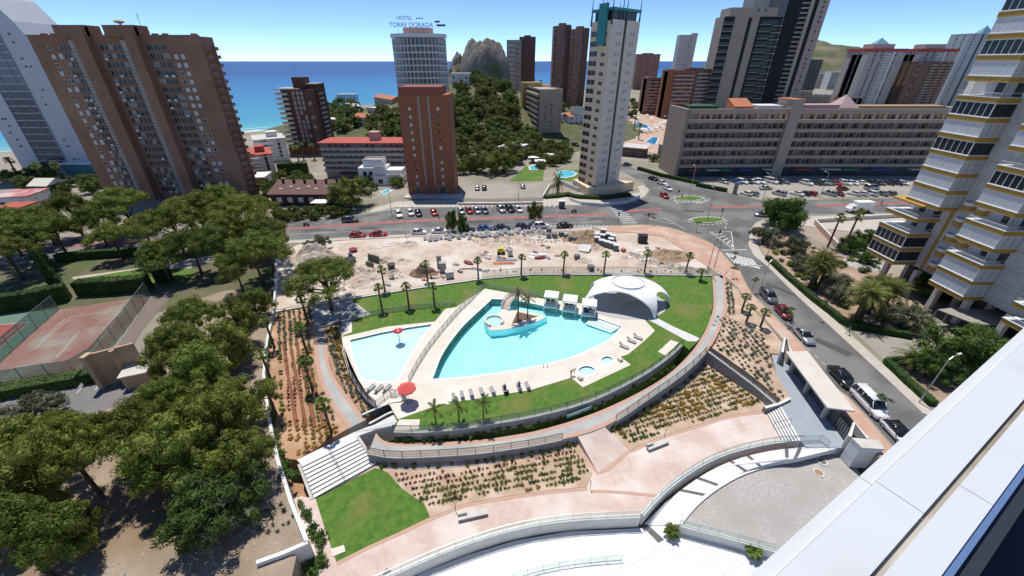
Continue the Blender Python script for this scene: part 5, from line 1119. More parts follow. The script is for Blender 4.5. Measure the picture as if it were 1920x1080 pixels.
# --- brown tower with rounded balconies
B=Bld('brown_tower','slim brown tower with cream rounded balconies in front of the sea',(549,288),(612,288)); w_=B.w; h=B.top(560,168)
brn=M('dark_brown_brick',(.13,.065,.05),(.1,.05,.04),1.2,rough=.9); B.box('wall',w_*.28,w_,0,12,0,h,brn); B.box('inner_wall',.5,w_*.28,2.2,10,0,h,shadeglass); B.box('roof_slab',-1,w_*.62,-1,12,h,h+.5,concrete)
B.box('lift_tower',w_*.42,w_*.75,2,8,h,h+5,brn); B.box('wall',w_*.75,w_+.8,3,12,0,h+2,brn); B.box('roof_slab',w_*.72,w_+1,2.6,12,h+2,h+2.4,concrete)
zs=fl(h,12,3.4,.2); bp=[(.3,2.2),(-.9,1.2),(-1.2,-.2),(-.8,-1.2),(.6,-1.6),(w_*.2,-1.6),(w_*.28,-1.2),(w_*.28,2.2)]
me=MB().prism(bp,0,.95).mesh('balcony',M('cream_balcony',(.6,.53,.42),(.52,.46,.36),.6,rough=.85))
for z in zs: B.put('balcony',me,0,0,z)
cr=M('pale_blind',(.42,.4,.38),(.3,.28,.27),.4,rough=.8)
B.wins('f',[w_*.43,w_*.55,w_*.66],zs,1.0,1.5,cr,cr,skip=.15); B.wins('f',[w_*.85],zs,1.6,1.3,cr,darkglass,off=0.)
B.slabs('side_balcony',w_,w_+1.4,3,8,zs,.8,cr); B.box('podium',-.5,w_+2.,-2,12,0,3.2,orangebrick)
a=MB().tube((0,0,0),(0,0,5),.06); a.box(-.5,.5,-.03,.03,4,4.06); B.part('antenna',a,metal,loc=(w_*.5,4,h+5))
# --- round hotel with roof sign (on the hill)
hb=WH(795,240); B=Bld('round_hotel','white round fronted hotel tower with roof sign over the hill',Vector((hb.x-19,hb.y,hb.z)),Vector((hb.x+19,hb.y,hb.z)),cat='hotel'); 
wt=(W(841,60,0)-W(735,60,0)); rad=(841-735)/2*B.mid.y*1.0/(FPX*ray(795,60).y)
h=B.top(795,69); cxl,cyl=B.w/2,9; zs=fl(h,14,1.,1.2); dz=zs[1]-zs[0]
def rprof(r,sy=.75,n=40): return [(cxl+r*math.cos(2*math.pi*i/n),cyl+r*sy*math.sin(2*math.pi*i/n)) for i in range(n)]
B.part('core_wall',MB().prism(rprof(rad-1.6),0,h),M('hotel_dark_glass',(.2,.19,.18),(.1,.1,.1),.25,rough=.2)); me=MB().prism(rprof(rad),0,.45).mesh('balcony_slab',white)
rl=MB().wall(rprof(rad-.1),.05,.45,1.05,closed=True).mesh('balcony_rail',glassmat('grey_rail',(.7,.72,.74),op=.45))
for z in zs: B.put('balcony_slab',me,0,0,z); B.put('balcony_rail',rl,0,0,z)
fin=MB()
for i in range(40):
    if math.sin(2*math.pi*i/40)<.35: pass
me=MB().box(-.12,.12,-.8,.8,0,h-1).mesh('fin_wall',M('fin_grey',(.7,.7,.69),rough=.8))
for i in range(40):
    a=2*math.pi*i/40; o_=B.put('fin_wall',me,cxl+(rad-.9)*math.cos(a),cyl+(rad-.9)*.75*math.sin(a),.4); o_.rotation_euler=(0,0,a+R(90))
me=MB().box(-.1,.1,-.05,.05,0,1).mesh('x',white)
B.part('roof_band',MB().prism(rprof(rad+.4),h-.2,h+1.5),white); B.part('roof_drum',MB().prism(rprof(rad*.55),h+1.5,h+4.2),M('pink_drum',(.5,.3,.26),rough=.9))
signm=M('sign_blue_grey',(.07,.08,.12),rough=.6)
def text(txt,size,mat,parent,loc,rz=0,name='lettering',depth=.06):
    cu=bpy.data.curves.new('t','FONT'); cu.body=txt; cu.size=size; cu.extrude=depth; cu.align_x='CENTER'; ob=bpy.data.objects.new('t',cu); C.objects.link(ob)
    me=bpy.data.meshes.new_from_object(ob.evaluated_get(bpy.context.evaluated_depsgraph_get())); bpy.data.objects.remove(ob); me.materials.clear(); me.materials.append(mat); me.transform(Matrix.Rotation(R(90),4,'X'))
    return O(name,me,parent,loc,rz)
fz=h+4.3; text('TORRE DORADA',2.9,signm,B.t,(cxl-2.2,cyl-rad*.4,fz)); text('HOTEL',2.5,M('sign_red_grey',(.3,.16,.17),rough=.6),B.t,(cxl-5.2,cyl-rad*.4,fz+3.0))
for k in range(3): B.box('sign_star',cxl+.6+k*1.3,cxl+1.3+k*1.3,cyl-rad*.4-.1,cyl-rad*.4+.1,fz+3.4,fz+4.,signm)
for k in range(6): B.box('sign_post',cxl-9+k*3.2,cxl-8.85+k*3.2,cyl-rad*.4+.1,cyl-rad*.4+.25,h+1.5,fz+.3,metal)
B.box('sign_board',cxl+10.4,cxl+15,cyl-rad*.3,cyl-rad*.3+.2,fz+.4,fz+1.3,signm); B.box('sign_board',cxl+9.6,cxl+12.2,cyl-rad*.3,cyl-rad*.3+.2,fz+2.0,fz+2.8,signm)
# --- orange brick block
B=Bld('brick_block','orange brick block with two pale vertical strips beside the road',(768,366),(852,366)); w_=B.w; h=B.top(800,178)
B.box('wall',0,w_,0,13,0,h,orangebrick); B.box('corner_shaft',-.35,.6,.8,3,0,h-1,brownbrick); B.box('corner_shaft',w_-.6,w_+.35,.8,3,0,h-1,brownbrick); B.box('roof_band',.4,w_-2,-.2,12,h,h+2.2,M('red_brown_band',(.26,.09,.06),rough=.9))
for f in(.4,.6): B.box('vertical_strip',f*w_-.28,f*w_+.28,-.18,0,2.5,h-.5,M('grey_strip',(.36,.3,.25),rough=.85))
zs=fl(h,11,3.6,2); B.wins('f',[.21*w_,.78*w_],zs,.75,.85,M('tan_frame',(.45,.3,.2)),shut); B.wins('f',[.21*w_],[.6],1.6,2.2,white2,darkglass); B.wins('f',[.75*w_],[.6],1.8,2.2,white2,darkglass); B.box('base_band',-.3,w_+.3,-.35,0,2.9,3.5,brownbrick); B.box('terrace',-1,w_+3,-4,0,0,.4,lightconc)
B.wins('r',[3,6.5,10],zs,1.,1.1,M('tan_frame',(.45,.3,.2)),darkglass)
# --- long low hotel with red roof
B=Bld('long_block','long grey balconied block with red flat roof',(612,334),(768,334)); w_=B.w; h=B.top(690,270)
B.box('wall',0,w_,1.2,12,0,h,M('grey_render',(.4,.37,.33),(.34,.31,.28),.4,rough=.9)); B.box('roof',-.5,w_+.5,-.8,12.5,h,h+.5,redroof); B.box('roof_house',w_*.55,w_*.66,4,8,h+.5,h+3.6,M('pink_render',(.5,.33,.27),rough=.9))
zs=fl(h,5,2.6,.1); B.slabs('balcony',0,w_,-.2,1.2,[z-.2 for z in zs],1.0,M('cream_panel',(.45,.41,.35),(.38,.35,.3),.5,rough=.9)); B.wins('f',[w_*(i+.5)/14 for i in range(14)],[z+.9 for z in zs],1.5,1.1,white2,shadeglass,off=1.2); B.box('awning',w_*.2,w_*.6,-2.2,0,2.1,2.4,M('dark_awning',(.05,.02,.025),rough=.9))
# --- white modern house
B=Bld('white_house','white cubic modern house with roof terraces',(676,347),(757,347)); w_=B.w
B.box('wall',0,w_*.62,0,9,0,6.2,white); B.box('wall',w_*.35,w_,-1,8,0,3.4,white); B.box('upper_wall',w_*.1,w_*.55,1.5,7,6.2,8.3,white); B.box('wall',w_*.55,w_*.98,1.,8,3.4,5.2,white)
for x0,x1,y0,y1,z in((.12,.53,1.7,6.8,8.3),(.36,.6,.2,3,6.2),(.64,.97,-.8,6,3.4)): B.box('roof_deck',x0*w_,x1*w_,y0,y1,z,z+.06,M('tan_gravel',(.42,.36,.29),rough=.95)); B.part('parapet',MB().wall([(x0*w_,y0),(x1*w_,y0),(x1*w_,y1),(x0*w_,y1)],.25,z,z+.6,closed=True),white)
B.wins('f',[w_*.15,w_*.28],[3.6],1.3,1.3,white,darkglass); B.wins('f',[w_*.5,w_*.8],[.8],1.6,1.6,white,darkglass,off=-1.)
# --- dark brown row house
B=Bld('dark_house','dark brown terrace building with brown pitched roof and chimneys',(512,386),(640,386)); w_=B.w; h=3.9; dk=M('dark_brown_wall',(.06,.035,.03),(.045,.028,.024),.6,rough=.9)
B.box('wall',0,w_,0,11,0,h,dk); rf=MB(); rf.add([(-.6,-.8,h),(w_+.6,-.8,h),(w_+.6,11.8,h),(-.6,11.8,h),(-.6,8,h+2.4),(w_+.6,8,h+2.4)],[(0,1,5,4),(4,5,2,3),(1,2,5),(0,4,3),(3,2,1,0)]); r_=B.part('roof',rf,M('brown_tile_roof',(.15,.09,.075),(.12,.07,.06),1.2,rough=.9,bump=.4,bscale=5))
for i in range(6): O('chimney',MB().box(0,.6,0,.6,0,1.9).mesh('chimney',dk),r_,(w_*(.08+.16*i),5.6,h+1.2))
for i in range(7): O('roof_light',MB().box(0,.9,0,.6,0,.25).mesh('roof_light',white),r_,(w_*(.1+.13*i),2.+(i%2)*1.2,h+.75+(i%2)*.35))
B.wins('f',[w_*(.12+.155*i) for i in range(6)],[1.3],1.4,1.3,white2,shut)
# --- white flats with red roof by the beach
for A_,B_,tp,lab,red in(((468,332),(520,326),292,'white balconied flats with a red flat roof near the beach',True),((488,306),(545,300),262,'grey white flats with a hipped attic near the beach',False)):
    B=Bld('white_flats',lab,A_,B_); w_=B.w; h=B.top(490,tp); B.box('wall',0,w_,0,16,0,h,white2); B.box('roof',-.3,w_+.3,-.3,16,h,h+.4,redroof if red else lightconc); B.box('roof_house',w_*.45,w_*.8,5,10,h+.4,h+2.6,redroof if red else white2)
    n=5; zs=fl(h,n,1,.2); B.slabs('balcony',.3,w_*.55,-1.1,0,zs,.9,white); B.wins('f',[w_*.3],[z+.95 for z in zs],2.2,1.3,white2,darkglass); B.wins('f',[w_*.75],[z+.8 for z in zs],1.,1.2,white2,darkglass); B.wins('r',[3,7,11],[z+.8 for z in zs],.9,1.1,white2,darkglass)
# --- beige hotel with vertical letters
a_=WH(990,252); b_=WH(1030,250); B=Bld('beige_hotel','beige hotel block with vertical dark lettering on its blank end wall',WH(1010,250),None,cat='hotel',w=12.5,rz=R(8)); h=B.top(1020,170); bei=M('beige_render',(.43,.35,.26),(.37,.3,.22),.4,rough=.9)
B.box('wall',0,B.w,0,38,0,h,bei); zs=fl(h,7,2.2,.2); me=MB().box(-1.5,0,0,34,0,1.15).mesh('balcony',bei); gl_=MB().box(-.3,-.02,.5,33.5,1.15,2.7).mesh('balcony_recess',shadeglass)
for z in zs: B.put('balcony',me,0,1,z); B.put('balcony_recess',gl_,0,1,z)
B.box('end_block',-3,9,36,44,0,h+2.5,M('mustard_render',(.42,.31,.12),rough=.9)); B.part('parapet',MB().wall([(0,0),(B.w,0),(B.w,38),(0,38)],.3,h,h+.7,closed=True),bei)
for i,c in enumerate('PALACE'): text(c,1.7,signm,B.t,(3.4,-.12,h*.68-i*1.9))
for i,c in enumerate('MARINA'): text(c,1.9,signm,B.t,(6.4,-.12,h*.64-i*2.1))
B.wins('f',[B.w*.9],fl(h,7,2.5,.3),.5,.6,bei,darkglass)
# --- centre tower with turquoise crown
A_=W(1082,353); B_=W(1112,366); Cc=W(1156,353)
rz1=math.atan2((B_-A_).y,(B_-A_).x); B=Bld('cream_tower','tall cream tower with turquoise crown and dark spikes',A_,B_); w1=B.w; h=HT(1120,40,(A_+B_)/2); cr_=M('tower_cream',(.74,.58,.4),(.68,.53,.36),.4,rough=.85); cw=M('tower_white',(.7,.64,.55),(.64,.58,.5),.3,rough=.85)
dx=(Cc-B_); ca,sa=math.cos(-rz1),math.sin(-rz1); rx,ry=dx.x*ca-dx.y*sa,dx.x*sa+dx.y*ca; wd2=math.hypot(rx,ry); ang2=math.atan2(ry,rx)
pp=[(0,0),(w1,0),(w1+rx,ry),(rx,ry)]; B.part('wall',MB().prism(pp,0,h),cr_)
zs=fl(h,18,3,1.2)
me=winmesh(w1*.4,1.35,cr_,darkglass); me2=winmesh(w1*.2,.95,cr_,darkglass)
for z in zs: B.put('window',me,w1*.24,0,z); B.put('window',me2,w1*.74,0,z)
sh=MB().box(0,wd2*.42,-.35,0,0,h+.2).mesh('white_panel_wall',cw); o_=B.put('white_panel_wall',sh,w1,0,0,ang2); o_=B.put('white_panel_wall',MB().box(wd2*.52,wd2,-.35,0,0,h+.2).mesh('white_panel_wall',cw),w1,0,0,ang2); B.put('dark_joint',MB().box(wd2*.42,wd2*.52,-.1,0,0,h).mesh('dark_joint',M('joint_brown',(.12,.07,.04),rough=.9)),w1,0,0,ang2)
ws=winmesh(.35,.8,cw,darkglass)
for z in zs:
    for f in(.2,.3,.7,.8): q=B.put('window',ws,w1+math.cos(ang2)*wd2*f+math.sin(ang2)*.36,math.sin(ang2)*wd2*f-math.cos(ang2)*.36,z+.2,ang2)
teal=M('turquoise_metal',(.03,.26,.25),(.025,.22,.21),.5,rough=.5)
B.part('penthouse',MB().prism([(x*.86+.07*(w1+rx),y*.86+.07*ry) for x,y in pp],h,h+2.4),shadeglass); B.part('crown_roof',MB().prism([(x*1.02,y*1.02) for x,y in pp],h+2.4,h+3.1),teal); B.box('crown_fin',w1*.42,w1*.8,-.7,0,h-6,h+4.2,teal)
sp=MB().tube((0,0,0),(0,0,7.),.3,.05,n=6).mesh('spike',M('spike_dark',(.02,.03,.05),rough=.5))
for x,y in pp+[(w1+rx*.5,ry*.5),(w1+rx*.36,ry*.36),(rx*.5,ry*.5),(w1*.5,0)]: B.put('spike',sp,x,y,h-1)
B.part('podium',MB().prism([(x,y) for x,y in((-1.5,-1),(w1+1,-3),(w1+rx+5,ry-2),(w1+rx+4,ry+4),(0,6))],0,3),cr_); B.part('green_awning',MB().prism([(w1+1,-3),(w1+rx*.62,ry*.62-3.4),(w1+rx*.62,ry*.62-.3),(w1+.5,-.2)],2.7,3.3),teal)
# --- long brown hotel by the car park
for A_,B_,tp,lab in(((1268,332),(1452,330),213,'brown seven storey slab with blank end wall and rooftop terraces'),((1452,330),(1738,330),213,'longer brown seven storey slab behind the car park')):
    B=Bld('long_hotel',lab,A_,B_,cat='hotel'); w_=B.w; h=B.top(1500,tp); hm=M('hotel_brown',(.33,.265,.21),(.28,.225,.18),.4,rough=.9); hp=M('hotel_panel',(.41,.335,.27),(.35,.285,.23),.5,rough=.9)
    B.box('wall',0,w_,1.6,16,0,h,hm); B.box('shop_front',0,w_,.6,1.6,0,3.4,M('shop_dark',(.03,.035,.05),rough=.4)); zs=fl(h,6,3.6,.0); dz=zs[1]-zs[0]
    B.slabs('balcony',0,w_,-.2,1.6,zs,1.15,hp); n=int(w_/4.2)
    for k in range(n+1): B.box('fin_wall',w_*k/n-.1,w_*k/n+.1,.2,1.6,3.4,h,hp)
    B.slabs('ledge_light',0,w_,-.28,-.2,[z+1.1 for z in zs],.12,M('tan_ledge',(.42,.33,.22),rough=.85))
    B.wins('f',[w_*(k+.35)/n for k in range(n)],[z+1.2 for z in zs],1.5,1.35,hm,shadeglass,off=1.6); B.wins('f',[w_*(k+.78)/n for k in range(n)],[z+1.15 for z in zs],.8,1.4,M('door_brown',(.22,.1,.06)),darkglass,off=1.6,skip=.35,seed=3)
    B.box('roof_parapet',-.2,w_+.2,-.4,0.2,h,h+1.6,hp)
    me=MB().box(-.12,.12,-.5,-.4,-.1,1.65).mesh('parapet_rib',M('pale_rib',(.5,.45,.38),rough=.85))
    for k in range(int(w_/3.)): B.put('parapet_rib',me,1.5+k*3.,0,h)
    B.box('end_wall',-1.2,0,-.6,16,0,h+1.6,hm if w_<50 else hp); B.box('roof_terrace',2,w_-2,4,14,h,h+.3,M('terrace_tile',(.4,.3,.24),rough=.9))
    sg=['PINTURAS','SUPERMERCADO','CAFE BAR'] if False else []
    for k,(c_,x0,x1) in enumerate((((.05,.3,.12),.42,.52),((.5,.5,.48),.28,.4),((.06,.1,.3),.6,.72),((.4,.08,.04),.1,.2),((.5,.5,.48),.85,.97))): B.box('shop_awning',w_*x0,w_*x1,-1.6,.6,2.6,3.0,M('awning_%d'%k,c_,rough=.8))
    B.box('stair_block',w_-2.5,w_+1.6,-1.2,8,0,h+4.5,hp) if 'blank' in lab else B.box('stair_block',w_-1,w_+3,-1,8,0,h+1.8,hm)
    if 'blank' in lab:
        B.box('stair_cap',w_-2.7,w_+1.8,-1.4,8.2,h+4.5,h+4.8,terracotta); rf=MB().add([(w_*.4,3,h+1.2),(w_*.6,3,h+1.2),(w_*.6,8,h+4.2),(w_*.4,8,h+4.2)],[(0,1,2,3)]); B.part('tiled_roof',MB().prism([(w_*.44,2),(w_*.62,2),(w_*.62,8),(w_*.44,8)],[h+.3]*4,[h+2.2,h+2.2,h+4.6,h+4.6]),terracotta); B.box('roof_screen',w_*.03,w_*.3,3,9,h,h+2.4,M('green_screen',(.04,.1,.05),rough=.9)); B.box('roof_house',w_*.68,w_*.92,3,10,h,h+2.4,white2)
    else:
        B.box('roof_house',w_*.02,w_*.4,4,10,h,h+2.6,M('pink_roof_house',(.42,.28,.26),rough=.9)); B.part('pyramid_roof',MB().add([(w_*.3,3,h+1.6),(w_*.42,3,h+1.6),(w_*.42,11,h+1.6),(w_*.3,11,h+1.6),(w_*.36,7,h+6)],[(0,1,4),(1,2,4),(2,3,4),(3,0,4),(3,2,1,0)]),M('pink_roof',(.45,.33,.31),rough=.9)); B.box('roof_house',w_*.44,w_*.98,5,10,h,h+2.2,M('ochre_roof_house',(.4,.28,.14),rough=.9))
# --- generic towers further away: floors as bands, columns of windows
def tower(name,label,A,B_,toppx,depth,mat,nfl,cols,win=(1.4,1.3),bandm=None,side=True,glassm=None,group=None,roof=None,fm=None,dz0=2.5,bx=(0,1),shaft=None,z=None,deep=.9):
    B=Bld(name,label,A,B_,z or 0,group=group); w_=B.w; h=B.top(*toppx); B.box('wall',0,w_,0,depth,0,h,mat); zs=fl(h,nfl,dz0,.4)
    if bandm: B.slabs('balcony',bx[0]*w_,bx[1]*w_,-deep,0,zs,.95,bandm)
    if cols: B.wins('f',[w_*c for c in cols],[q+.9 for q in zs],win[0],win[1],fm or mat,glassm or darkglass)
    if side: B.wins('r' if A[0]<950 else 'l',[depth*.25,depth*.6],[q+.9 for q in zs],1.2,1.2,fm or mat,glassm or darkglass)
    if shaft:
        for x0,x1,d,hh,m in shaft: B.box('stair_shaft',x0*w_,x1*w_,-d,depth*.6,0,h+hh,m)
    B.part('parapet',MB().wall([(0,0),(w_,0),(w_,depth),(0,depth)],.3,h,h+.6,closed=True),mat)
    if roof: B.box('roof_house',w_*.3,w_*.7,2,depth-2,h,h+roof,mat)
    return B,h
dkb=M('dark_tower_brown',(.18,.11,.09),(.14,.085,.07),.3,rough=.9); pinkb=M('pinkish_brick',(.33,.18,.14),(.28,.15,.12),.3,rough=.9); greyb=M('grey_band',(.42,.38,.35),(.36,.33,.3),.4,rough=.9)
tower('brown_hill_tower','dark brown tower with pale balcony stack beside the rocky headland',(950,192),(976,192),(965,76),14,M('grey_tower',(.36,.32,.28),rough=.9),13,[.75],(1.6,1.2),white2,bx=(.1,.55))
tower('brown_hill_tower','windowless dark brown tower half behind the grey balconied one',(973,190),(1001,190),(985,70),16,dkb,13,[.5],(.8,1.),None,roof=2)
for A_,B_,t_,lab in(((1032,200),(1062,200),(1045,50),'left of the twin reddish brick towers behind the cream tower'),((1063,202),(1093,202),(1078,56),'right of the twin reddish brick towers behind the cream tower')):
    tower('brick_tower_far',lab,A_,B_,t_,15,pinkb,17,[.12,.4,.62],(1.1,1.3),dkb,bx=(0,.16),roof=3.,shaft=[(.68,.95,1.5,1.5,dkb)],fm=M('grey_band',(.42,.38,.35)))
tower('brown_block_far','brown flat roofed tower beyond the cream tower against the sea',(1186,168),(1228,168),(1205,102),15,pinkb,12,[.2,.5,.8],(1.6,1.1),None,roof=2.)
tower('slim_tower','slim pale tower with jagged balconies against the sky',(1258,163),(1288,163),(1275,66),14,M('pale_pink',(.5,.43,.4),rough=.9),18,[.6],(1.5,1.2),white2,bx=(-.15,.3),shaft=[(.72,1.02,1,3,M('pale_pink',(.5,.43,.4)))])
for A_,B_,t_,lab,k in(((1203,214),(1245,214),(1225,148),'low reddish balconied slab left of its taller neighbour',0),((1238,222),(1288,222),(1265,134),'reddish brick slab with white balcony bands behind the hotel pool',1),((1288,222),(1338,220),(1315,131),'dark reddish slab with striped balconies touching the dark tower',2)):
    tower('red_slab',lab,A_,B_,t_,14,[pinkb,orangebrick,dkb][k],10+k,[.3,.55,.8],(1.8,1.2),greyb,bx=(.25 if k==1 else .05,.95),side=False,shaft=[(.0,.22,.6,1.5,[pinkb,orangebrick,dkb][k])])
greyb_=M('grey_band',(.42,.38,.35))
# --- dark twin high-rise
tan=M('tan_stone',(.38,.32,.255),(.33,.275,.22),.25,rough=.85); B=Bld('high_rise','tan and black high rise with dark balconies and slit window',(1318,222),(1412,222)); w_=B.w; h=B.top(1390,30)
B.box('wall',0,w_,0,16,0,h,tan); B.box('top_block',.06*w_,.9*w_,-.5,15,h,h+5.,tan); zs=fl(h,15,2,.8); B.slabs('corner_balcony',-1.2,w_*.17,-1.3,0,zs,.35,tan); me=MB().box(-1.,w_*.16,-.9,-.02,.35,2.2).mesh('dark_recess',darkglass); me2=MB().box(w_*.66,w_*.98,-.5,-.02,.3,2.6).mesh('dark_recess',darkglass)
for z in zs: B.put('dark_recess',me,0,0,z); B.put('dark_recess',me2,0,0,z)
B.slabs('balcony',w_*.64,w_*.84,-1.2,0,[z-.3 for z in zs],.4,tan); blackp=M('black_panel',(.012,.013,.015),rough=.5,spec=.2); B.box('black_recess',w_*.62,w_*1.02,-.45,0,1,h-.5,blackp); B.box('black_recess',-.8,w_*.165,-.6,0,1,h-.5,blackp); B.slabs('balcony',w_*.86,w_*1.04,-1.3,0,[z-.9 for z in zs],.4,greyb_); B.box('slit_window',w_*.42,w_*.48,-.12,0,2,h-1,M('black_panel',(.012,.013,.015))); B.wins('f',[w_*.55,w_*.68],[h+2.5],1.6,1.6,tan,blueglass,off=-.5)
for k in range(22): B.box('stone_joint',.18*w_,.4*w_,-.03,0,2+k*(h-3)/22,2.06+k*(h-3)/22,M('joint_tan',(.22,.18,.15),rough=.9))
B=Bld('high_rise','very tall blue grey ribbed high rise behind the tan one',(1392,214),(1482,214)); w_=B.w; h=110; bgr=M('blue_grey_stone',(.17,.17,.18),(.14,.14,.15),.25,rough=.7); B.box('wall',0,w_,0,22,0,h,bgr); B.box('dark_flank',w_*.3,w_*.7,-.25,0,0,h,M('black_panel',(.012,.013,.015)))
zs=fl(h,34,2,.5); me=MB().prism([(w_*.56,0),(w_*.7,0),(w_*.7,-1.4),(w_*.56,-.3)],0,1.1).mesh('angled_balcony',tan); me3=MB().box(w_*.7,w_*.76,-1.6,0,0,h).mesh('tan_fin',M('fin_tan',(.45,.37,.28),rough=.85)); B.put('tan_fin',me3,0,0,0)
for z in zs: B.put('angled_balcony',me,0,0,z)
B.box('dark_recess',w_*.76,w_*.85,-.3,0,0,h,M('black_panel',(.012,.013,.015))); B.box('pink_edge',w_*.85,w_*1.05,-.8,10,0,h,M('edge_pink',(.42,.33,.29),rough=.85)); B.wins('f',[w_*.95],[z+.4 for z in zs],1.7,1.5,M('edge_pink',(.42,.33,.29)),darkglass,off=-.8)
for k in range(11): B.box('rib',w_*(-.28+.035*k)-.2,w_*(-.28+.035*k)+.2,2.4,3.,40,h,M('rib_white',(.6,.58,.55),rough=.8))
B.box('rear_wing',-w_*.3,w_*.12,3,20,0,h,M('wing_grey',(.3,.29,.28),rough=.8))
tower('dark_block','dark blue grey tower block in front of the green mountain',(1482,196),(1516,194),(1500,113),14,M('dark_slate',(.06,.065,.08),rough=.6),14,[.2,.5,.8],(2.2,1.4),M('slate_band',(.1,.105,.12),rough=.7),side=False)
for A_,B_,t_,lab in(((1508,166),(1548,166),(1530,138),'white slab block far off below the mountain'),((1548,168),(1572,168),(1560,135),'second white slab far off below the mountain'),((1470,204),(1512,206),(1490,172),'pinkish low block beside the dark slate tower'),((1512,206),(1556,208),(1535,178),'beige low block below the white slabs')):
    tower('far_block',lab,A_,B_,t_,14,white2 if 'white' in lab else M('beige_far',(.42,.34,.28),rough=.9),9,[.2,.4,.6,.8],(2,1.2),greyb,side=False)
pk=M('pale_tower',(.47,.42,.39),(.42,.37,.35),.2,rough=.9)
for A_,B_,t_,lab,m,rf in(((1575,214),(1650,214),(1625,97),'pale high rise with red tiled crown and ribbed sides',pk,redroof),((1668,212),(1740,212),(1715,97),'second pale red crowned high rise half behind the brown tower',pk,redroof)):
    B,h=tower('red_crowned_tower',lab,A_,B_,t_,18,m,24,[.3,.45,.78],(1.5,1.3),white2,bx=(.52,.66),shaft=[(.0,.12,1,-2,M('cream_edge',(.58,.53,.45),rough=.9)),(.68,.74,.8,0,white2)]); B.box('red_crown',-.5,B.w+.5,-.8,18,h,h+2.2,rf); B.box('roof_house',B.w*.25,B.w*.75,3,14,h+2.2,h+5.5,pk)
    if 'second' not in lab: B.part('glass_pyramid',MB().add([(B.w*.35,5,h+5.5),(B.w*.65,5,h+5.5),(B.w*.65,12,h+5.5),(B.w*.35,12,h+5.5),(B.w*.5,8.5,h+10)],[(0,1,4),(1,2,4),(2,3,4),(3,0,4)]),M('pyramid_blue',(.2,.35,.42),rough=.2))
tower('brown_tower_right','brown brick tower with striped balconies before the red crowned towers',(1672,216),(1742,216),(1740,117),16,M('mid_brown',(.2,.12,.085),(.16,.1,.07),.3,rough=.9),18,[.15],(1.6,1.2),M('brown_pale_band',(.36,.3,.26),rough=.9),bx=(.45,.95),shaft=[(.6,.68,1.2,0,M('mid_brown',(.2,.12,.085))),(.8,.87,1.2,0,M('mid_brown',(.2,.12,.085)))])
B,h=tower('glass_tower','blue glass striped tower with small pyramid top',(1752,205),(1822,205),(1790,64),18,M('pale_blue_grey',(.42,.44,.46),rough=.7),25,[.12,.5],(1.2,1.2),None,shaft=[(.62,.68,.4,0,M('teal_strip',(.1,.28,.32),rough=.2)),(.78,.84,.4,0,M('teal_strip',(.1,.28,.32))),(.3,.34,.4,0,darkglass)]); B.part('glass_pyramid',MB().add([(B.w*.35,4,h),(B.w*.7,4,h),(B.w*.7,11,h),(B.w*.35,11,h),(B.w*.52,7.5,h+7)],[(0,1,4),(1,2,4),(2,3,4),(3,0,4)]),M('pyramid_blue',(.2,.35,.42)))
tower('far_block','pale stepped flats between the glass tower and the balconied tower',(1800,212),(1850,214),(1830,140),14,white2,16,[.2,.5,.8],(1.6,1.2),greyb,side=False)
tower('far_block','reddish small block in front of the red crowned tower',(1572,214),(1606,214),(1590,185),12,pinkb,4,[.25,.5,.75],(1.4,1.2),None,side=False)
# --- ochre balconied tower on the right
wl=M('tile_white',(.62,.575,.52),(.56,.52,.47),.5,rough=.7); och=M('ochre_band',(.5,.3,.06),(.43,.26,.055),.5,rough=.8); blind=M('blue_white_blind',(.62,.62,.61),(.55,.56,.56),.4,rough=.6)
t=thing('balcony_tower','tall white tower with ochre banded balconies beside the palms','building',(80,77,0)); BT=t
def tb(name,x0,x1,y0,y1,z0,z1,mat,par=None): return MB().box(x0-80,x1-80,y0-77,y1-77,z0,z1).obj(name,mat,par or BT)
tb('wall',80,100,36,76.5,5,64,wl); tb('ground_floor_recess',84,99,38,75,0,5,shadeglass)
pm_=MB().box(-.4,.4,-.4,.4,0,5.2).mesh('pillar',lightconc)
for y in(74,68,63,58,52,46,40):
    for x in(78.5,83): O('pillar',pm_,BT,(x-80,y-77,0))
rr=random.Random(8); FH=2.9; railm=MB()
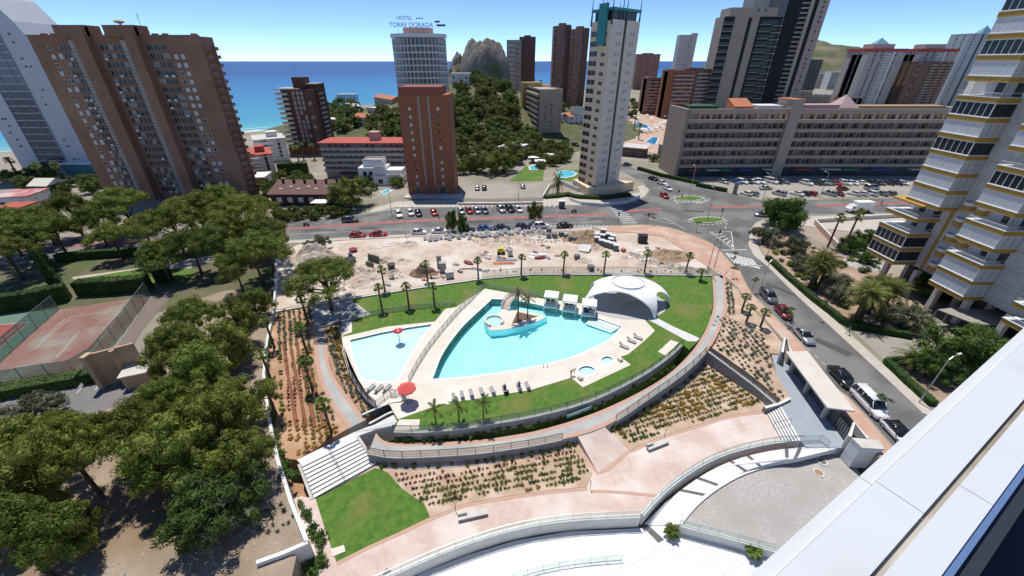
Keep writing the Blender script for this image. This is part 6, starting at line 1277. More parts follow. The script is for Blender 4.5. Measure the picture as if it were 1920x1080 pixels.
def stack(y0,y1,xf,z0,n,open_=.35,seed=1):
    rr=random.Random(seed)
    band=MB().box(xf-80,0.05,y0-77,y1-77,-.35,.35).mesh('balcony_band',och); cap_=MB().box(xf-80.06,0,y0-77.06,y1-76.94,.35,.43).mesh('balcony_cap',white); soff=MB().box(xf-79.9,0,y0-76.9,y1-77.1,-.42,-.35).mesh('balcony_soffit',white2)
    L=y1-y0; D=80-xf
    glz=MB(); gx,gy=xf-79.9,y0-76.9
    nb=6
    for i in range(nb): a=gy+(L-.2)*i/nb; glz.box(gx,gx+.05,a+.06,a+(L-.2)/nb-.06,.5,2.45)
    for i in range(3): a=gx+(D-.2)*i/3; glz.box(a+.06,a+(D-.2)/3-.06,gy,gy+.05,.5,2.45)
    fr_=MB(); fr_.box(gx-.02,gx+.07,gy,gy+L-.2,2.4,2.5); fr_.box(gx-.02,0,gy-.02,gy+.07,2.4,2.5); fr_.box(gx-.02,gx+.07,gy,gy+L-.2,.43,.52); fr_.box(gx-.02,0,gy-.02,gy+.07,.43,.52); fr_.box(gx-.03,gx+.09,gy-.03,gy+.09,.43,2.5)
    for i in range(nb+1): a=gy+(L-.2)*i/nb; fr_.box(gx-.02,gx+.07,a-.04,a+.04,.43,2.45)
    rl=MB(); rl.box(gx,gx+.05,gy,gy+L-.2,1.0,1.07); rl.box(gx,0,gy,gy+.05,1.0,1.07)
    for i in range(26): a=gy+(L-.2)*i/25; rl.box(gx,gx+.03,a-.015,a+.015,.43,1.)
    rc=MB(); [rc.box(-.03,-.01,y0-76.6+(y1-y0-.8)*i/4,y0-76.75+(y1-y0-.8)*(i+1)/4,.4,2.4,1 if i%2 else 0) for i in range(4)]; rc=rc.mesh('recess_glazing',[shadeglass,shut])
    gm={'blind':glz.mesh('blind_panes',blind),'dark':glz.mesh('window_panes',darkglass)}; frm_=fr_.mesh('balcony_frame',white); rlm=rl.mesh('balcony_railing',white); col=MB().box(-1.2,-.9,y0-75,y0-74.7,.35,2.6).mesh('partition',wl)
    for k in range(n):
        z=z0+k*FH; bd=O('balcony_band',band,BT,(0,0,z)); O('balcony_cap',cap_,bd); O('balcony_soffit',soff,bd); q=rr.random()
        if q<open_: O('balcony_railing',rlm,bd); O('recess_glazing',rc,bd); O('partition',col,bd)
        else: O('balcony_frame',frm_,bd); O('blind_panes' if q<.87 else 'window_panes',gm['blind' if q<.87 else 'dark'],bd)
stack(70.4,77,75.5,5.6,4,.1,2); stack(68.4,75,76.3,17.2,15,.2,5); stack(57.5,63.5,76.3,5.3,19,.28,9); stack(44.5,51.3,76.3,5.3,19,.25,4)
tb('roof_terrace',75.6,79.9,70.5,76.9,16.75,17.05,och)
rb=MB().prism([(1.0*math.cos(R(a)),.95*math.sin(R(a))) for a in range(90,271,20)],-.3,.55).mesh('round_balcony',och); rr_=MB().wall([(.95*math.cos(R(a)),.9*math.sin(R(a))) for a in range(90,271,20)],.05,.55,1.1).mesh('round_rail',white)
for y in(67.,64.7):
    for k in range(5): p=O('round_balcony',rb,BT,(0,y-77,6.2+k*FH)); O('round_rail',rr_,p)
wm=winmesh(1.25,1.5,wl,shut)
for y in(67.,64.9,55.7,53.2):
    for k in range(18):
        if y>60 and k<5: continue
        O('window',wm,BT,(-.0,y-77,6.2+k*FH),R(-90))
jn=M('tile_joint',(.36,.345,.34),rough=.8)
for k in range(19): tb('floor_joint',79.975,80,51.5,57.4,5.3+k*FH,5.36+k*FH,jn); tb('floor_joint',79.975,80,63.6,68.3,5.3+k*FH,5.36+k*FH,jn)
tb('yellow_strip',79.93,80,68.7,69.3,5,17,och)
t=thing('carport','long grey carport roof on posts beside the balconied tower','carport',W(1755,600)); o=W(1755,600); cp=[W(*p,3.)-o for p in((1758,580),(1785,577),(1990,585),(1990,612),(1830,608))]
MB().prism([p.xy for p in cp],2.8,3.0).obj('roof',M('carport_roof',(.32,.29,.26),(.27,.25,.22),.4,rough=.8),t)
for p in cp: MB().tube((p.x*.97,p.y*.97,0),(p.x*.97,p.y*.97,2.8),.09).obj('post',metal,t)
# --- low buildings and hill houses
def house(label,A,B_,h,d,wall,roof,flat=True,n=2,name='house',hill=True,over=.3):
    a=WH(*A) if hill else W(*A); b=WH(*B_) if hill else W(*B_); b.z=a.z=min(a.z,b.z); B=Bld(name,label,a,b,cat='house'); w_=B.w; B.box('wall',0,w_,0,d,-1.5,h,wall)
    if flat: B.box('roof',-over,w_+over,-over,d+over,h,h+.35,roof)
    else: B.part('roof',MB().add([(-.4,-.4,h),(w_+.4,-.4,h),(w_+.4,d+.4,h),(-.4,d+.4,h),(-.4,d/2,h+1.8),(w_+.4,d/2,h+1.8)],[(0,1,5,4),(4,5,2,3),(1,2,5),(0,4,3),(3,2,1,0)]),roof)
    k=max(2,int(w_/3.5)); B.wins('f',[w_*(i+.5)/k for i in range(k)],[h*.25] if n==1 else [h*.12,h*.58],1.3,1.2,white2,darkglass); return B
house('pink house with white flat roof among the pines',(934,300),(966,304),5.6,12,M('pink_house',(.48,.33,.26),rough=.9),white,n=2)
house('white house with flat roof at the crest near the sea',(632,186),(668,186),5,9,white2,lightconc); house('white villa with long flat roof on the hill',(650,204),(684,206),4.5,9,white2,white); house('tan house with tiled roof half hidden by pines',(664,236),(692,236),5,9,cream,terracotta,False)
house('white terraced house with stepped roof behind the brown tower',(612,240),(632,238),5,8,white2,white); house('pink villa with terracotta roof beside the round hotel',(703,196),(735,196),5,8,M('pink_house',(.48,.33,.26)),terracotta,False); house('white house with tiled gable next to the twin brick towers',(1002,168),(1026,168),6,10,white2,terracotta,False)
house('long white hotel wing at the foot of the rock',(846,160),(880,160),7,10,white2,lightconc,n=2); house('small tan house with arches on the crest',(922,154),(944,154),7,8,terracotta,redroof,False); house('cream low house on the slope under the white villa',(690,216),(722,214),4,8,cream,lightconc,n=1); house('white cottage with blue awning by the side street',(1036,228),(1056,228),4,8,white2,white,n=1); house('tiled roof shop behind the white billboard',(1066,232),(1094,232),5,9,white2,terracotta,False)
house('low grey white house on the slope beside the dark pines',(736,228),(752,228),4,8,white2,lightconc,n=1)
B=house('dark flat roofed pool bar by the hotel pool',(1166,292),(1206,296),4,9,dkb,lightconc,n=1,name='pool_bar',hill=False,over=1.); house('grey pavilion with curved roof beside the hotel pool',(1232,292),(1256,296),5,12,concrete,concrete,n=1,hill=False)
house('low red and white club building among trees on the left',(-6,392),(62,388),3.2,9,white2,M('white_red_roof',(.6,.55,.52),(.4,.1,.1),.12,rough=.8),n=1,hill=False)
house('low club building with maroon roof beside the tennis park',(0,412),(48,410),3,6,white2,redroof,n=1,hill=False)
house('green striped marquee with pale peaked roof',(64,368),(98,368),3.5,7,M('marquee_green',(.04,.1,.06),rough=.9),M('marquee_cream',(.6,.57,.48),rough=.9),False,n=1,name='marquee',hill=False)
house('white sheds behind the dark terrace building',(458,352),(500,350),3.2,8,white2,white,n=1,hill=False)
t=thing('billboard','large blank white billboard behind the side street','billboard',WH(1068,228)); MB().box(0,10,0,.3,3,8.5).obj('board',white,t); MB().box(1,1.3,.3,.6,0,8).obj('post',metal,t); MB().box(8.7,9,.3,.6,0,8).obj('post',metal,t)
# practice wall by the tennis court
t=thing('practice_wall','tan concrete practice wall with slanted buttress beside the worn tennis court','wall',W(*zH(500,985))); o=W(*zH(500,985))
a=W(*zH(500,985))-o; b=W(*zH(615,905))-o; b=W(*zH(690,930))-o; hw=min(5.5,HT(171,656,o)); MB().wall([a.xy,b.xy],.3,0,hw).obj('wall',M('tan_wall',(.5,.35,.23),(.44,.31,.2),.5,rough=.9),t); MB().box(-.5,.2,-.9,.3,0,hw+.1).obj('pilaster',M('tan_wall',(.5,.35,.23)),t); q=a.lerp(b,.55); MB().box(q.x-.25,q.x+.25,q.y-.7,q.y,0,hw-.1).obj('pilaster',M('tan_wall',(.5,.35,.23)),t)
B=Bld('hut','small tan flat roofed hut beside the practice wall',zH(585,1010),zH(700,985)); B.box('wall',0,B.w,0,3.5,0,2.2,M('tan_wall',(.5,.35,.23))); B.box('roof',-.2,B.w+.2,-.2,3.7,2.2,2.4,lightconc)
# mountain and headland rock
def crag(name,label,c,rx,ry,h,mat,seed,sharp=1.,kind=None,n=64,cat='rock',amp=.3):
    b=MB(); N=n
    for j in range(N+1):
        for i in range(N+1):
            x=-1+2*i/N; y=-1+2*j/N; r=math.sqrt(x*x+y*y); p=Vector((x*2.3+seed,y*2.3,seed)); f=max(0,1-r**1.6)
            q=mnoise.fractal(p,1.,2.,5)*amp+(abs(mnoise.fractal(p*3.5,1.,2.,5))-.3)*amp*.35; z=h*max(-.05,(min(f,.62 if sharp<.4 else 1)**sharp)*(1+q)*(1.15 if sharp<.4 else 1)-.02); b.v.append((x*rx,y*ry,z-1))
    for j in range(N):
        for i in range(N): k=j*(N+1)+i; b.f.append((k,k+1,k+N+2,k+N+1)); b.mi.append(0)
    return b.obj(name,mat,loc=c,label=label,cat=cat if not kind else None,kind=kind,smooth=sharp>=1)
rockm=M('headland_rock',(.25,.215,.18),(.15,.13,.11),.07,rough=.95,bump=1.,bscale=.3,c3=(.1,.12,.05),sc3=.05,f3=(.55,.7))
rb_=ray(912,113); c=Vector((rb_.x/rb_.y*430,430,0)); hr=HT(925,84,c); crag('headland_rock','steep bare rock headland beside the round hotel',(c.x-2,c.y,4),25,32,hr+1,rockm,3.3,.3,cat='rock',amp=.075,n=100)
rb_=ray(870,113); c2=Vector((rb_.x/rb_.y*440,440,0)); crag('headland_rock','low rocky shoulder sloping to the sea under the headland',(c2.x,c2.y,2),40,40,HT(875,112,c2),rockm,7.1,.8)
mt=M('mountain_scrub',(.07,.09,.035),(.13,.13,.07),.02,rough=.97,bump=1.,bscale=.08,c3=(.25,.2,.14),sc3=.012,f3=(.5,.75))
for px,top,D_,rx,ry,sd_,nm,lab in((1515,74,1500,430,260,2.2,'mountain',None),(1330,122,1300,120,120,5.5,'mountain',None),(1850,84,1900,900,300,9.1,'mountain',None)):
    r_=ray(px,113); c=Vector((r_.x/r_.y*D_,D_,0)); crag(nm,None,(c.x,c.y,-5),rx,ry,HT(px,top,c)*1.02,mt,sd_,1.1,kind='structure',amp=.14)
# ================================================================ PLANTING
rnd=random.Random(77)
def place(proto,first,loc,rz=None,scale=1.,label=None,group=None):
    rz=rnd.uniform(0,6.28) if rz is None else rz
    if first.get(proto.name): return copy_tree(proto,loc,rz,label,group,scale)
    first[proto.name]=True; proto.location=loc; proto.rotation_euler=(0,0,rz); proto.scale=(scale,)*3 if not hasattr(scale,'__len__') else scale
    if label: proto['label']=label
    if group: proto['group']=group
    return proto
USED={}
pines=[tree_proto('pine_tree',pine_parts(100+i,*a),pinem,'umbrella pine','tree') for i,a in enumerate(PINES)]
woodp=[tree_proto('pine_tree',pine_parts(150+i,*a),pinem,'pine','tree') for i,a in enumerate(PINEW)]
hillp=[tree_proto('pine_tree',pine_parts(200+i,4.,2.6,3.6,34,1.25,90,.55,umb=False),pine2m,'pine','tree') for i in range(4)]
Z6=5.5
def crownloc(px,py,z=Z6): p=W(px,py,z); p.z=0; return p
def woodlab(x,y):
    if x>=430: return 'umbrella pine at the wood edge leaning over the garden boundary wall','pines leaning over the boundary wall'
    if y<640: return 'umbrella pine at the wood end beside the tennis court path','pines beside the court path'
    if y<790: return 'umbrella pine in the wood next to the tan hut and practice wall','pines next to the hut'
    if x>300: return 'umbrella pine casting shade on the bare clearing of the wood','pines by the bare clearing'
    if x>130: return 'umbrella pine in the wood next to the slender trunk on red earth','pines over the red earth'
    return 'umbrella pine in the wood below the court car park','pines below the court car park'
def parklab(x,y):
    if y>=475: return 'umbrella pine shading the small lawn behind the tennis courts','pines by the park lawn'
    if x>=440: return 'umbrella pine in the park beside the bare site corner','pines beside the site corner'
    if x>=290: return 'umbrella pine along the road in front of the brown brick tower','pines before the brick tower'
    if x>=125: return 'umbrella pine along the road between club buildings and brick tower','pines between club and tower'
    return 'umbrella pine near the cypresses behind the green tennis court','pines near the cypresses'
wood=[(150,880,1.2),(50,860,1.15),(20,940,1.),(45,1030,1.1),(110,985,.8),(330,865,1.15),(250,830,1.1),(400,800,1.15),(450,850,.85),(320,770,1.0),(390,720,1.1),(455,740,.8),(340,670,1.15),(420,650,1.05),(330,715,.85),(360,600,1.05),(440,600,.9),(345,640,.8),(100,800,.8),(470,560,.8)]
for i,(x,y,s) in enumerate(wood):
    place(woodp[i%4] if i%3 else pines[i%5],USED,crownloc(x,y,4.5),None,(s*(.9 if i%3 else .66),s*(.9 if i%3 else .66),s*rnd.uniform(.95,1.2)),*woodlab(x,y))
park=[(135,405,1.),(180,420,.9),(235,400,1.05),(270,430,.85),(330,440,1.1),(385,420,1.15),(420,390,1.05),(455,425,1.1),(495,440,.9),(480,490,.95),(440,505,.7),(300,485,.85),(55,455,1.),(15,440,1.1),(360,470,.9),(410,465,.9),(105,440,.9),(500,465,.8),(210,445,.8),(470,400,.9),(430,440,.9),(80,420,.9),(350,405,.9),(15,480,.9)]
for i,(x,y,s) in enumerate(park):
    place(pines[(i+2)%5],USED,crownloc(x,y),None,(s*1.05,s*1.05,s*1.35),*parklab(x,y))
# hill pines
hx=0
hilllab=lambda x,y:(('dark pine just behind the small car park','pines behind the small car park') if y>300 else ('dark pine in the belt between pink house and orange brick block','pines beside the pink house') if y>262 else ('dark pine beside the beige lettered hotel','pines beside the lettered hotel') if x>925 and y>200 else ('dark pine on the slope under the rock headland','pines under the headland') if y<195 else ('dark pine on the middle slope behind the orange brick block','pines on the middle slope'))
poly1=[(850,150),(900,140),(950,170),(975,215),(970,250),(1000,262),(990,300),(940,330),(862,330),(855,250)]; poly2=[(605,200),(640,185),(700,215),(748,215),(752,262),(690,262),(620,250)]; poly3=[(1000,262),(1050,258),(1062,290),(1050,335),(1000,320)]
def scatter(poly,n,smin,smax,lab,grp,mind):
    pts=[];k=0
    while len(pts)<n and k<6000:
        k+=1; x=rnd.uniform(min(p[0] for p in poly),max(p[0] for p in poly)); y=rnd.uniform(min(p[1] for p in poly),max(p[1] for p in poly))
        if not inside((x,y),poly): continue
        q=WH(x,y)
        if all((q-o_).length>mind for o_ in pts):
            pts.append(q); place(rnd.choice(hillp),USED,q-Vector((0,0,.3)),None,rnd.uniform(smin,smax),*(lab(x,y) if callable(lab) else (lab,grp)))
scatter(poly1,84,.7,1.5,hilllab,None,4.2)
scatter(poly2,38,.75,1.2,'dark green pine among the hill houses left of the round hotel','pines among the hill houses',5.)
scatter(poly3,9,.5,.8,'dark tree along the side street by the cream tower','trees by the side street',5.)
scatter([(1480,205),(1560,205),(1560,222),(1480,222)],8,.9,1.3,'green tree showing above the roof of the long hotel','trees behind the long hotel',8)
scatter([(880,160),(960,150),(1010,135),(1020,160),(950,185)],14,.6,.9,'pine near the crest below the headland rock','pines near the crest',6)
scatter([(0,330),(60,325),(150,345),(190,352),(195,368),(110,372),(0,352)],12,.6,.9,'green tree around the marquee and club buildings','trees around the club buildings',5)
scatter([(610,342),(760,340),(756,356),(660,360),(500,372),(505,352)],14,.4,.7,'garden tree between the long block and the dark terrace building','garden trees below the long block',4)
scatter([(1000,275),(1075,280),(1080,305),(1040,312),(985,300)],14,.5,.8,'tree in the villa gardens left of the cream tower','villa garden trees',4)
scatter([(1210,300),(1250,310),(1290,322),(1260,300),(1225,290)],5,.4,.6,'tree behind the hedge of the side street','trees behind the side street hedge',4)
scatter([(1000,172),(1088,178),(1085,222),(1045,212),(1035,190)],14,.6,.95,'tree around the foot of the twin reddish towers','trees around the twin towers',5)
scatter([(1150,205),(1202,178),(1212,210),(1172,228)],9,.6,1.,'tree at the far edge of the hotel pool terrace','trees by the hotel pool terrace',5)
scatter([(455,335),(500,330),(520,345),(505,372),(480,372)],7,.4,.7,'garden tree between the brick tower and the dark terrace building','garden trees beside the brick tower',4)
scatter([(1120,250),(1180,262),(1165,290),(1120,300)],6,.4,.7,'garden tree by the cream tower and pool bar','garden trees by the pool bar',4)
scatter([(500,345),(545,320),(600,345),(560,352)],6,.5,.75,'green tree beside the white sheds','trees by the sheds',5)
scatter([(505,408),(540,402),(640,400),(660,406),(600,412),(520,416)],12,.35,.55,'garden tree along the road in front of the dark terrace building','garden trees along the road',3)
broad=[tree_proto('broadleaf_tree',pine_parts(300+i,3.2,2.2,3.6,40,1.0,150,.4,.9,False),broadm,'broadleaf tree') for i in range(2)]
olive=[tree_proto('olive_tree',pine_parts(310+i,2.6,1.5,2.2,30,.85,140,.3,.8,False),olivem,'olive tree') for i in range(2)]
def T(proto,px,s,lab,z=0,cz=None): return place(proto,USED,W(*px) if cz is None else crownloc(*px,cz),None,s,lab)
T(hillp[1],(655,372),1.5,'big dark pine beside the dark terrace building',cz=3); T(pines[1],(622,582),1.15,'lone umbrella pine shading the upper grey path')
T(broad[0],(1458,427),1.55,'large round leafy tree at the street corner'); T(broad[1],(848,436),(.5,.5,1.1),'roadside tree beside the parked black car'); T(broad[0],(868,437),(.4,.4,1.),'slim roadside tree behind the sacks of rubble'); T(hillp[2],(1003,418),(.55,.55,.95),'roadside pine by the end of the parked row')
for k,(p,s,lab) in enumerate(((zF(870,770),1.2,'grey olive tree at the corner garden end'),(zF(1040,830),1.1,'grey olive tree second from the street corner'),(zF(1090,930),1.,'grey olive tree beside the clustered palms'),(zG(540,480),1.15,'grey olive tree between the two palm clusters'),(zG(850,620),1.2,'grey shrubby tree in front of the carport'),(zG(480,350),.9,'small olive tree near the long hedge'))): T(olive[k%2],p,s,lab)
T(broad[1],zG(1080,830),1.35,'dark leafy tree beside the feather palm near the parapet'); T(broad[0],zG(1180,790),1.1,'dark leafy tree under the carport corner'); T(broad[1],zG(1000,860),.8,'small leafy tree in the corner bed by the street'); T(broad[0],zG(960,480),1.0,'dense dark green tree under the balconied tower'); T(broad[1],zG(690,260),.9,'dense bush like tree in front of the lowest balconies'); T(broad[0],zG(620,280),.7,'small leafy tree beside the tall fan palm'); T(broad[1],zG(700,340),.55,'round clipped tree by the round steps'); T(broad[0],zG(335,175),.75,'small round tree behind the street corner tree')
T(olive[0],(70,800),1.15,'thin grey green tree over the court car park'); T(olive[1],(600,470),1.,'dusty shrub on the spoil heap of the building site'); T(olive[1],(430,955),1.3,'grey spiky bush at the edge of the pine wood',cz=1.5); T(broad[1],(425,965),1.1,'low dark green bush under the grey spiky bush',cz=1)
cy=tree_proto('cypress_tree',(pine_parts(400,1.5,.5,1,1)[0],MB().tube((0,0,0),(0,0,1),.15)),hedgem,'dark cypress'); r_=random.Random(3); bm_=MB()
for i in range(40): z=.5+9*i/40; rr0=1.5*(1-i/44)**.7; [tufts(bm_,(rr0*.5*math.cos(a),rr0*.5*math.sin(a),z),rr0*.75,16,.35,r_,1.2) for a in(r_.uniform(0,6.28),r_.uniform(0,6.28))]
cy.children[1].data=bm_.mesh('crown',hedgem); cy.children[1].name='crown'
for p,s,lab in((zH(230,470),1.,'dark pointed cypress at the hedge end in the park'),(zH(190,420),.9,'dark pointed cypress behind its neighbour in the park'),(zH(250,520),.8,'shorter dark cypress leaning on the hedge')): place(cy,USED,W(*p),None,s,lab)
# palms
fanp=[tree_proto('fan_palm',fan_palm(500+i,4.6,1.05,17,rnd.uniform(-.1,.1)),palmm,'fan palm','palm tree',barkm=palmbark) for i in range(3)]
def FP(px,h,lab,grp,z=0,k=None): p=fanp[rnd.randrange(3) if k is None else k]; return place(p,USED,W(*px,z),None,(1,1,h/4.6) if h<7 else (1.3,1.3,h/4.6),lab,grp)
for px,h in(((717,583),4.9),((767,577),4.7),((815,575),4.5)): FP(px,h,'young fan palm on the lawn strip behind the paddling pool','palms on the lawn strip')
for px,h in(((722,547),5.),((802,528),4.2),((897,525),4.6),((977,517),4.4),((1056,513),4.6),((1132,512),4.5),((1208,511),4.6),((1285,512),4.3)): FP(px,h,'young fan palm along the wall between back lawn and building site','palms along the site wall')
for px,z in((zE(115,320),-.1),(zE(110,490),-.3),(zE(138,690),-.7),(zE(245,935),-1.2)): FP(px,5.2,'young fan palm in the red soil bed beside the grey side path','palms along the side path',z)
for px,z in((zB(85,765),-.4),(zB(72,920),-.8),(zB(95,1075),-1.1)): FP(px,5.2,'young fan palm in the red soil bed beside the boundary wall','palms along the boundary wall',z)
for px in(zL(110,300),zL(140,375),zL(235,410)): FP(px,3.2,'short fan palm in the bed between dune bed and street','short palms by the street',-.2)
FP((1313,526),2.2,'small fan palm on the back lawn corner by the grey path',None); FP(zF(1235,790),7.5,'tall fan palm in front of the low walled yard',None,k=0); FP(zF(1315,820),9.5,'taller fan palm beside the balconied tower',None,k=1)
queen=[tree_proto('feather_palm',feather_palm(520+i,3.3,1.9,9,1.3,.1,.5),palmm,'feather palm','palm tree',barkm=palmbark) for i in range(2)]
for px in(zK(705,690),zK(965,660),zK(1240,640)): place(queen[rnd.randrange(2)],USED,W(*px),None,.82,'slim feather palm on the pool lawn by the retaining wall','slim palms on the pool lawn')
isl=tree_proto('feather_palm',feather_palm(530,4.6,1.7,14,1.2,.11,.4),leafmat('dry_palm_leaves',(.12,.12,.07),(.2,.18,.12)),'feather palm','palm tree',barkm=palmbark)
place(isl,USED,W(*zV(380,430)),None,1.15,'taller dry feather palm on the pool island'); place(isl,USED,W(*zV(475,408)),None,.9,'shorter dry feather palm on the pool island')
date=[tree_proto('date_palm',feather_palm(540+i,4.6,3.,46,1.05,.3,.55,fat=True),datem,'date palm','palm tree',barkm=palmbark) for i in range(2)]
for k,(p,s) in enumerate(((zG(435,440),1.05),(zG(455,425),1.2),(zG(475,440),1.))): place(date[k%2],USED,W(*p),None,s,'date palm in the cluster of trunks near the long hedge','date palms in the hedge side cluster')
for k,(p,s) in enumerate(((zG(640,600),1.25),(zG(665,590),1.05),(zG(760,560),1.1),(zG(700,560),1.2))): place(date[k%2],USED,W(*p),None,s,'date palm in the dense cluster beside the balconied tower','date palms in the tower side cluster')
fe=tree_proto('date_palm',feather_palm(550,1.6,3.4,34,1.2,.35,.6,fat=True),datem,'low feather palm','palm tree',barkm=palmbark); place(fe,USED,W(*zG(905,815)),None,1.,'low wide feather palm in the corner bed by the street')
place(fe,USED,W(1045,362),None,(.75,.75,2.2),'feather palm before the small pool by the cream tower')
for px,h in(((570,300),7),((560,302),6),((590,300),6.5)): place(fanp[0],USED,W(*px),None,(1.6,1.6,h/4.6),'tall fan palm at the foot of the slim brown tower','palms at the brown tower')
for px in((90,352),(40,340),(125,350),(1188,245),(1197,262)): place(fanp[1],USED,W(*px),None,(1.7,1.7,1.7),'fan palm rising among distant roofs and trees','distant palms')
# undergrowth of the palm garden
ugm=[shrub_mesh('garden_shrub',800+i,.9,110,.28,[broadm,olivem,pinem][i%3],.8,5) for i in range(6)]
pg=[W(*p) for p in zz(zG,(260,300),(310,200),(420,240),(600,310),(700,340),(880,440),(960,560),(890,650),(640,600),(580,570),(340,370))]
for i in range(60):
    for _ in range(50):
        x=rnd.uniform(min(p.x for p in pg),max(p.x for p in pg)); y=rnd.uniform(min(p.y for p in pg),max(p.y for p in pg))
        if inside((x,y),pg): break
    O('garden_shrub',ugm[i%6],None,(x,y,.05),rnd.uniform(0,6),rnd.uniform(.5,1.25),['dark green shrub','grey olive toned shrub','yellow green shrub'][i%3]+' under the date palms across the street','shrub',['dark green','grey','yellow green'][i%3]+' shrubs in the palm garden')
# hedges
hedge('hedge','long clipped hedge between pavement and palm garden',zz(zG,(240,310),(330,395),(450,500),(580,600),(620,622),(760,648),(900,672)),1.2,1.1)
hedge('hedge','clipped hedge around the corner bed by the street',zz(zG,(900,785),(790,790),(880,880),(1000,985)),1.2,.9)
hedge('hedge','tall dark hedge behind the worn tennis court',zz(zH,(375,570),(560,560),(700,545)),2.2,3.2); hedge('hedge','tall dark hedge block by the court corner',zz(zH,(735,510),(790,510)),2.2,2.8); hedge('hedge','tall dark hedge behind the green tennis court',zz(zH,(-420,690),(0,650),(170,625),(330,590)),2.2,3.4)
hedge('hedge','long hedge between worn court and court car park',zz(zH,(-420,1130),(0,1040),(380,970)),2.4,1.6); hedge('hedge','short hedge beside the practice wall',zz(zH,(400,968),(490,950)),2.2,1.8)
hedge('hedge','dark hedge along the road below the park pines',zz(zH,(270,420),(400,405),(640,390)),1.5,2.); hedge('hedge','long clipped hedge along the side street by the long hotel',[(1196,318),(1240,331),(1290,342),(1310,346)],1.4,1.3); hedge('hedge','clipped hedge at the corner of the car park',[(1306,349),(1340,356),(1362,360)],1.5,1.3); hedge('hedge','green planting strip around the cream tower foot',[(1062,368),(1085,372),(1130,374),(1180,368)],2.,1.2)
hedge('hedge','tall dark hedge below the slim brown tower',[(525,330),(580,328)],2.,5.)
hedge('hedge','planted bank by the small pool of the cream tower',[(1020,372),(1045,370),(1070,366)],2.5,1.)
# weeds and stones in the wood and the site
st_=[MB().sphere((0,0,0),.5,6,4,sz=.6).mesh('stone',M('pale_stone',(.45,.4,.34),(.36,.31,.26),2,rough=.95)) for _ in range(1)]
b=MB()
def stones(poly,n,z,smin,smax):
    P=[W(*p) for p in poly]; x0,x1=min(p.x for p in P),max(p.x for p in P); y0,y1=min(p.y for p in P),max(p.y for p in P); k=0
    while k<n:
        x,y=rnd.uniform(x0,x1),rnd.uniform(y0,y1)
        if inside((x,y),P):
            k+=1; s=smin+(smax-smin)*rnd.random()**3; u=[Vector((rnd.uniform(.6,1),0,0)),Vector((0,rnd.uniform(.6,1),0)),Vector((-rnd.uniform(.6,1),0,0)),Vector((0,-rnd.uniform(.6,1),0)),Vector((rnd.uniform(-.2,.2),rnd.uniform(-.2,.2),rnd.uniform(.4,.9)))]
            b.add([Vector((x,y,z))+q*s for q in u],[(0,1,4),(1,2,4),(2,3,4),(3,0,4)])
stones([(480,1040),(570,1005),(540,930),(500,780),(485,900),(330,1000),(150,1080),(420,1085)],1500,.02,.04,.2); b.obj('scattered_stones',M('pale_stone',(.45,.4,.34)),label='pale stones scattered over the bare ground of the wood',cat='stones',kind='stuff')
b=MB(); stones([(560,560),(650,545),(760,520),(745,505),(640,500),(590,470),(560,480)],1600,.03,.06,.7); stones([(880,448),(1060,430),(1110,440),(1100,452),(900,462)],1100,.03,.06,.6); stones([(1170,470),(1290,500),(1320,512),(1290,514),(1200,490)],900,.03,.05,.6); stones([(540,465),(900,442),(1200,445),(1320,512),(900,518),(560,560)],1800,.03,.04,.22)
b.obj('rubble',M('rubble',(.5,.43,.36),(.4,.34,.28),1.,rough=.97),label='broken rubble spread over the building site',cat='rubble',kind='stuff')
wd=[spiky('weed',90+i,.5,14,olivem,.9,.05) for i in range(2)]
for i in range(40): p=W(rnd.uniform(900,1330),rnd.uniform(506,511)); O('weed',wd[i%2],None,p+Vector((0,0,.02)),rnd.uniform(0,6),rnd.uniform(.5,1.1),'dry weed tuft along the wire fence of the building site','plant','weeds along the site fence')
for i in range(16): p=W(rnd.uniform(470,560),rnd.uniform(930,1020)); O('weed',wd[i%2],None,p+Vector((0,0,.02)),rnd.uniform(0,6),rnd.uniform(.5,1.1),'dry weed tuft on the bare ground by the wall end','plant','weeds by the wall end')
# ================================================================ BUILDING SITE THINGS
def mound(label,px,r,h,mat,seed):
    c=W(*px); b=MB(); N=22
    for j in range(N+1):
        for i in range(N+1):
            x=-1+2*i/N; y=-1+2*j/N; rr_=math.hypot(x,y); z=h*max(0,1-rr_**1.4)*(1+.8*mnoise.fractal(Vector((x*2.5+seed,y*2.5,seed)),1,2,4)); b.v.append((x*r,y*r*.7,z-.05))
    for j in range(N):
        for i in range(N): k=j*(N+1)+i; b.f.append((k,k+1,k+N+2,k+N+1)); b.mi.append(0)
    b.obj('earth_mound',mat,loc=(c.x,c.y,.02),label=label,cat='mound',group='low earth heaps on the site' if 'low uneven' in label else None)
mound('tall heap of pale spoil with dry scrub at the site corner',(592,486),6.5,3.,sitem,2); mound('heap of brown branches and rubble in the middle of the site',zS(1140,690),3.2,2.,M('brown_debris',(.3,.2,.13),(.2,.13,.09),1.5,rough=.97,bump=1),5); mound('brown spoil heap behind the stacked blocks',zT(1590,200),6,2.,M('spoil',(.36,.25,.16),(.28,.2,.13),.8,rough=.97,bump=.8),9)
mound('low pale rubble heap by the site wall',zS(380,790),5,1.2,sitem,12); mound('long low bank of dark soil and rubble at the site edge',zU(1150,590),5.5,1.2,M('spoil',(.36,.25,.16)),15)
mr_=random.Random(21)
for i in range(14): mound('low uneven heap of pale earth and stones on the building site',(mr_.uniform(620,1250),mr_.uniform(456,500)),mr_.uniform(1.2,3.),mr_.uniform(.3,.9),sitem,30+i*1.7)
sack=M('white_sack',(.6,.6,.58),(.48,.48,.47),1.5,rough=.85)
for i in range(3):
    pass
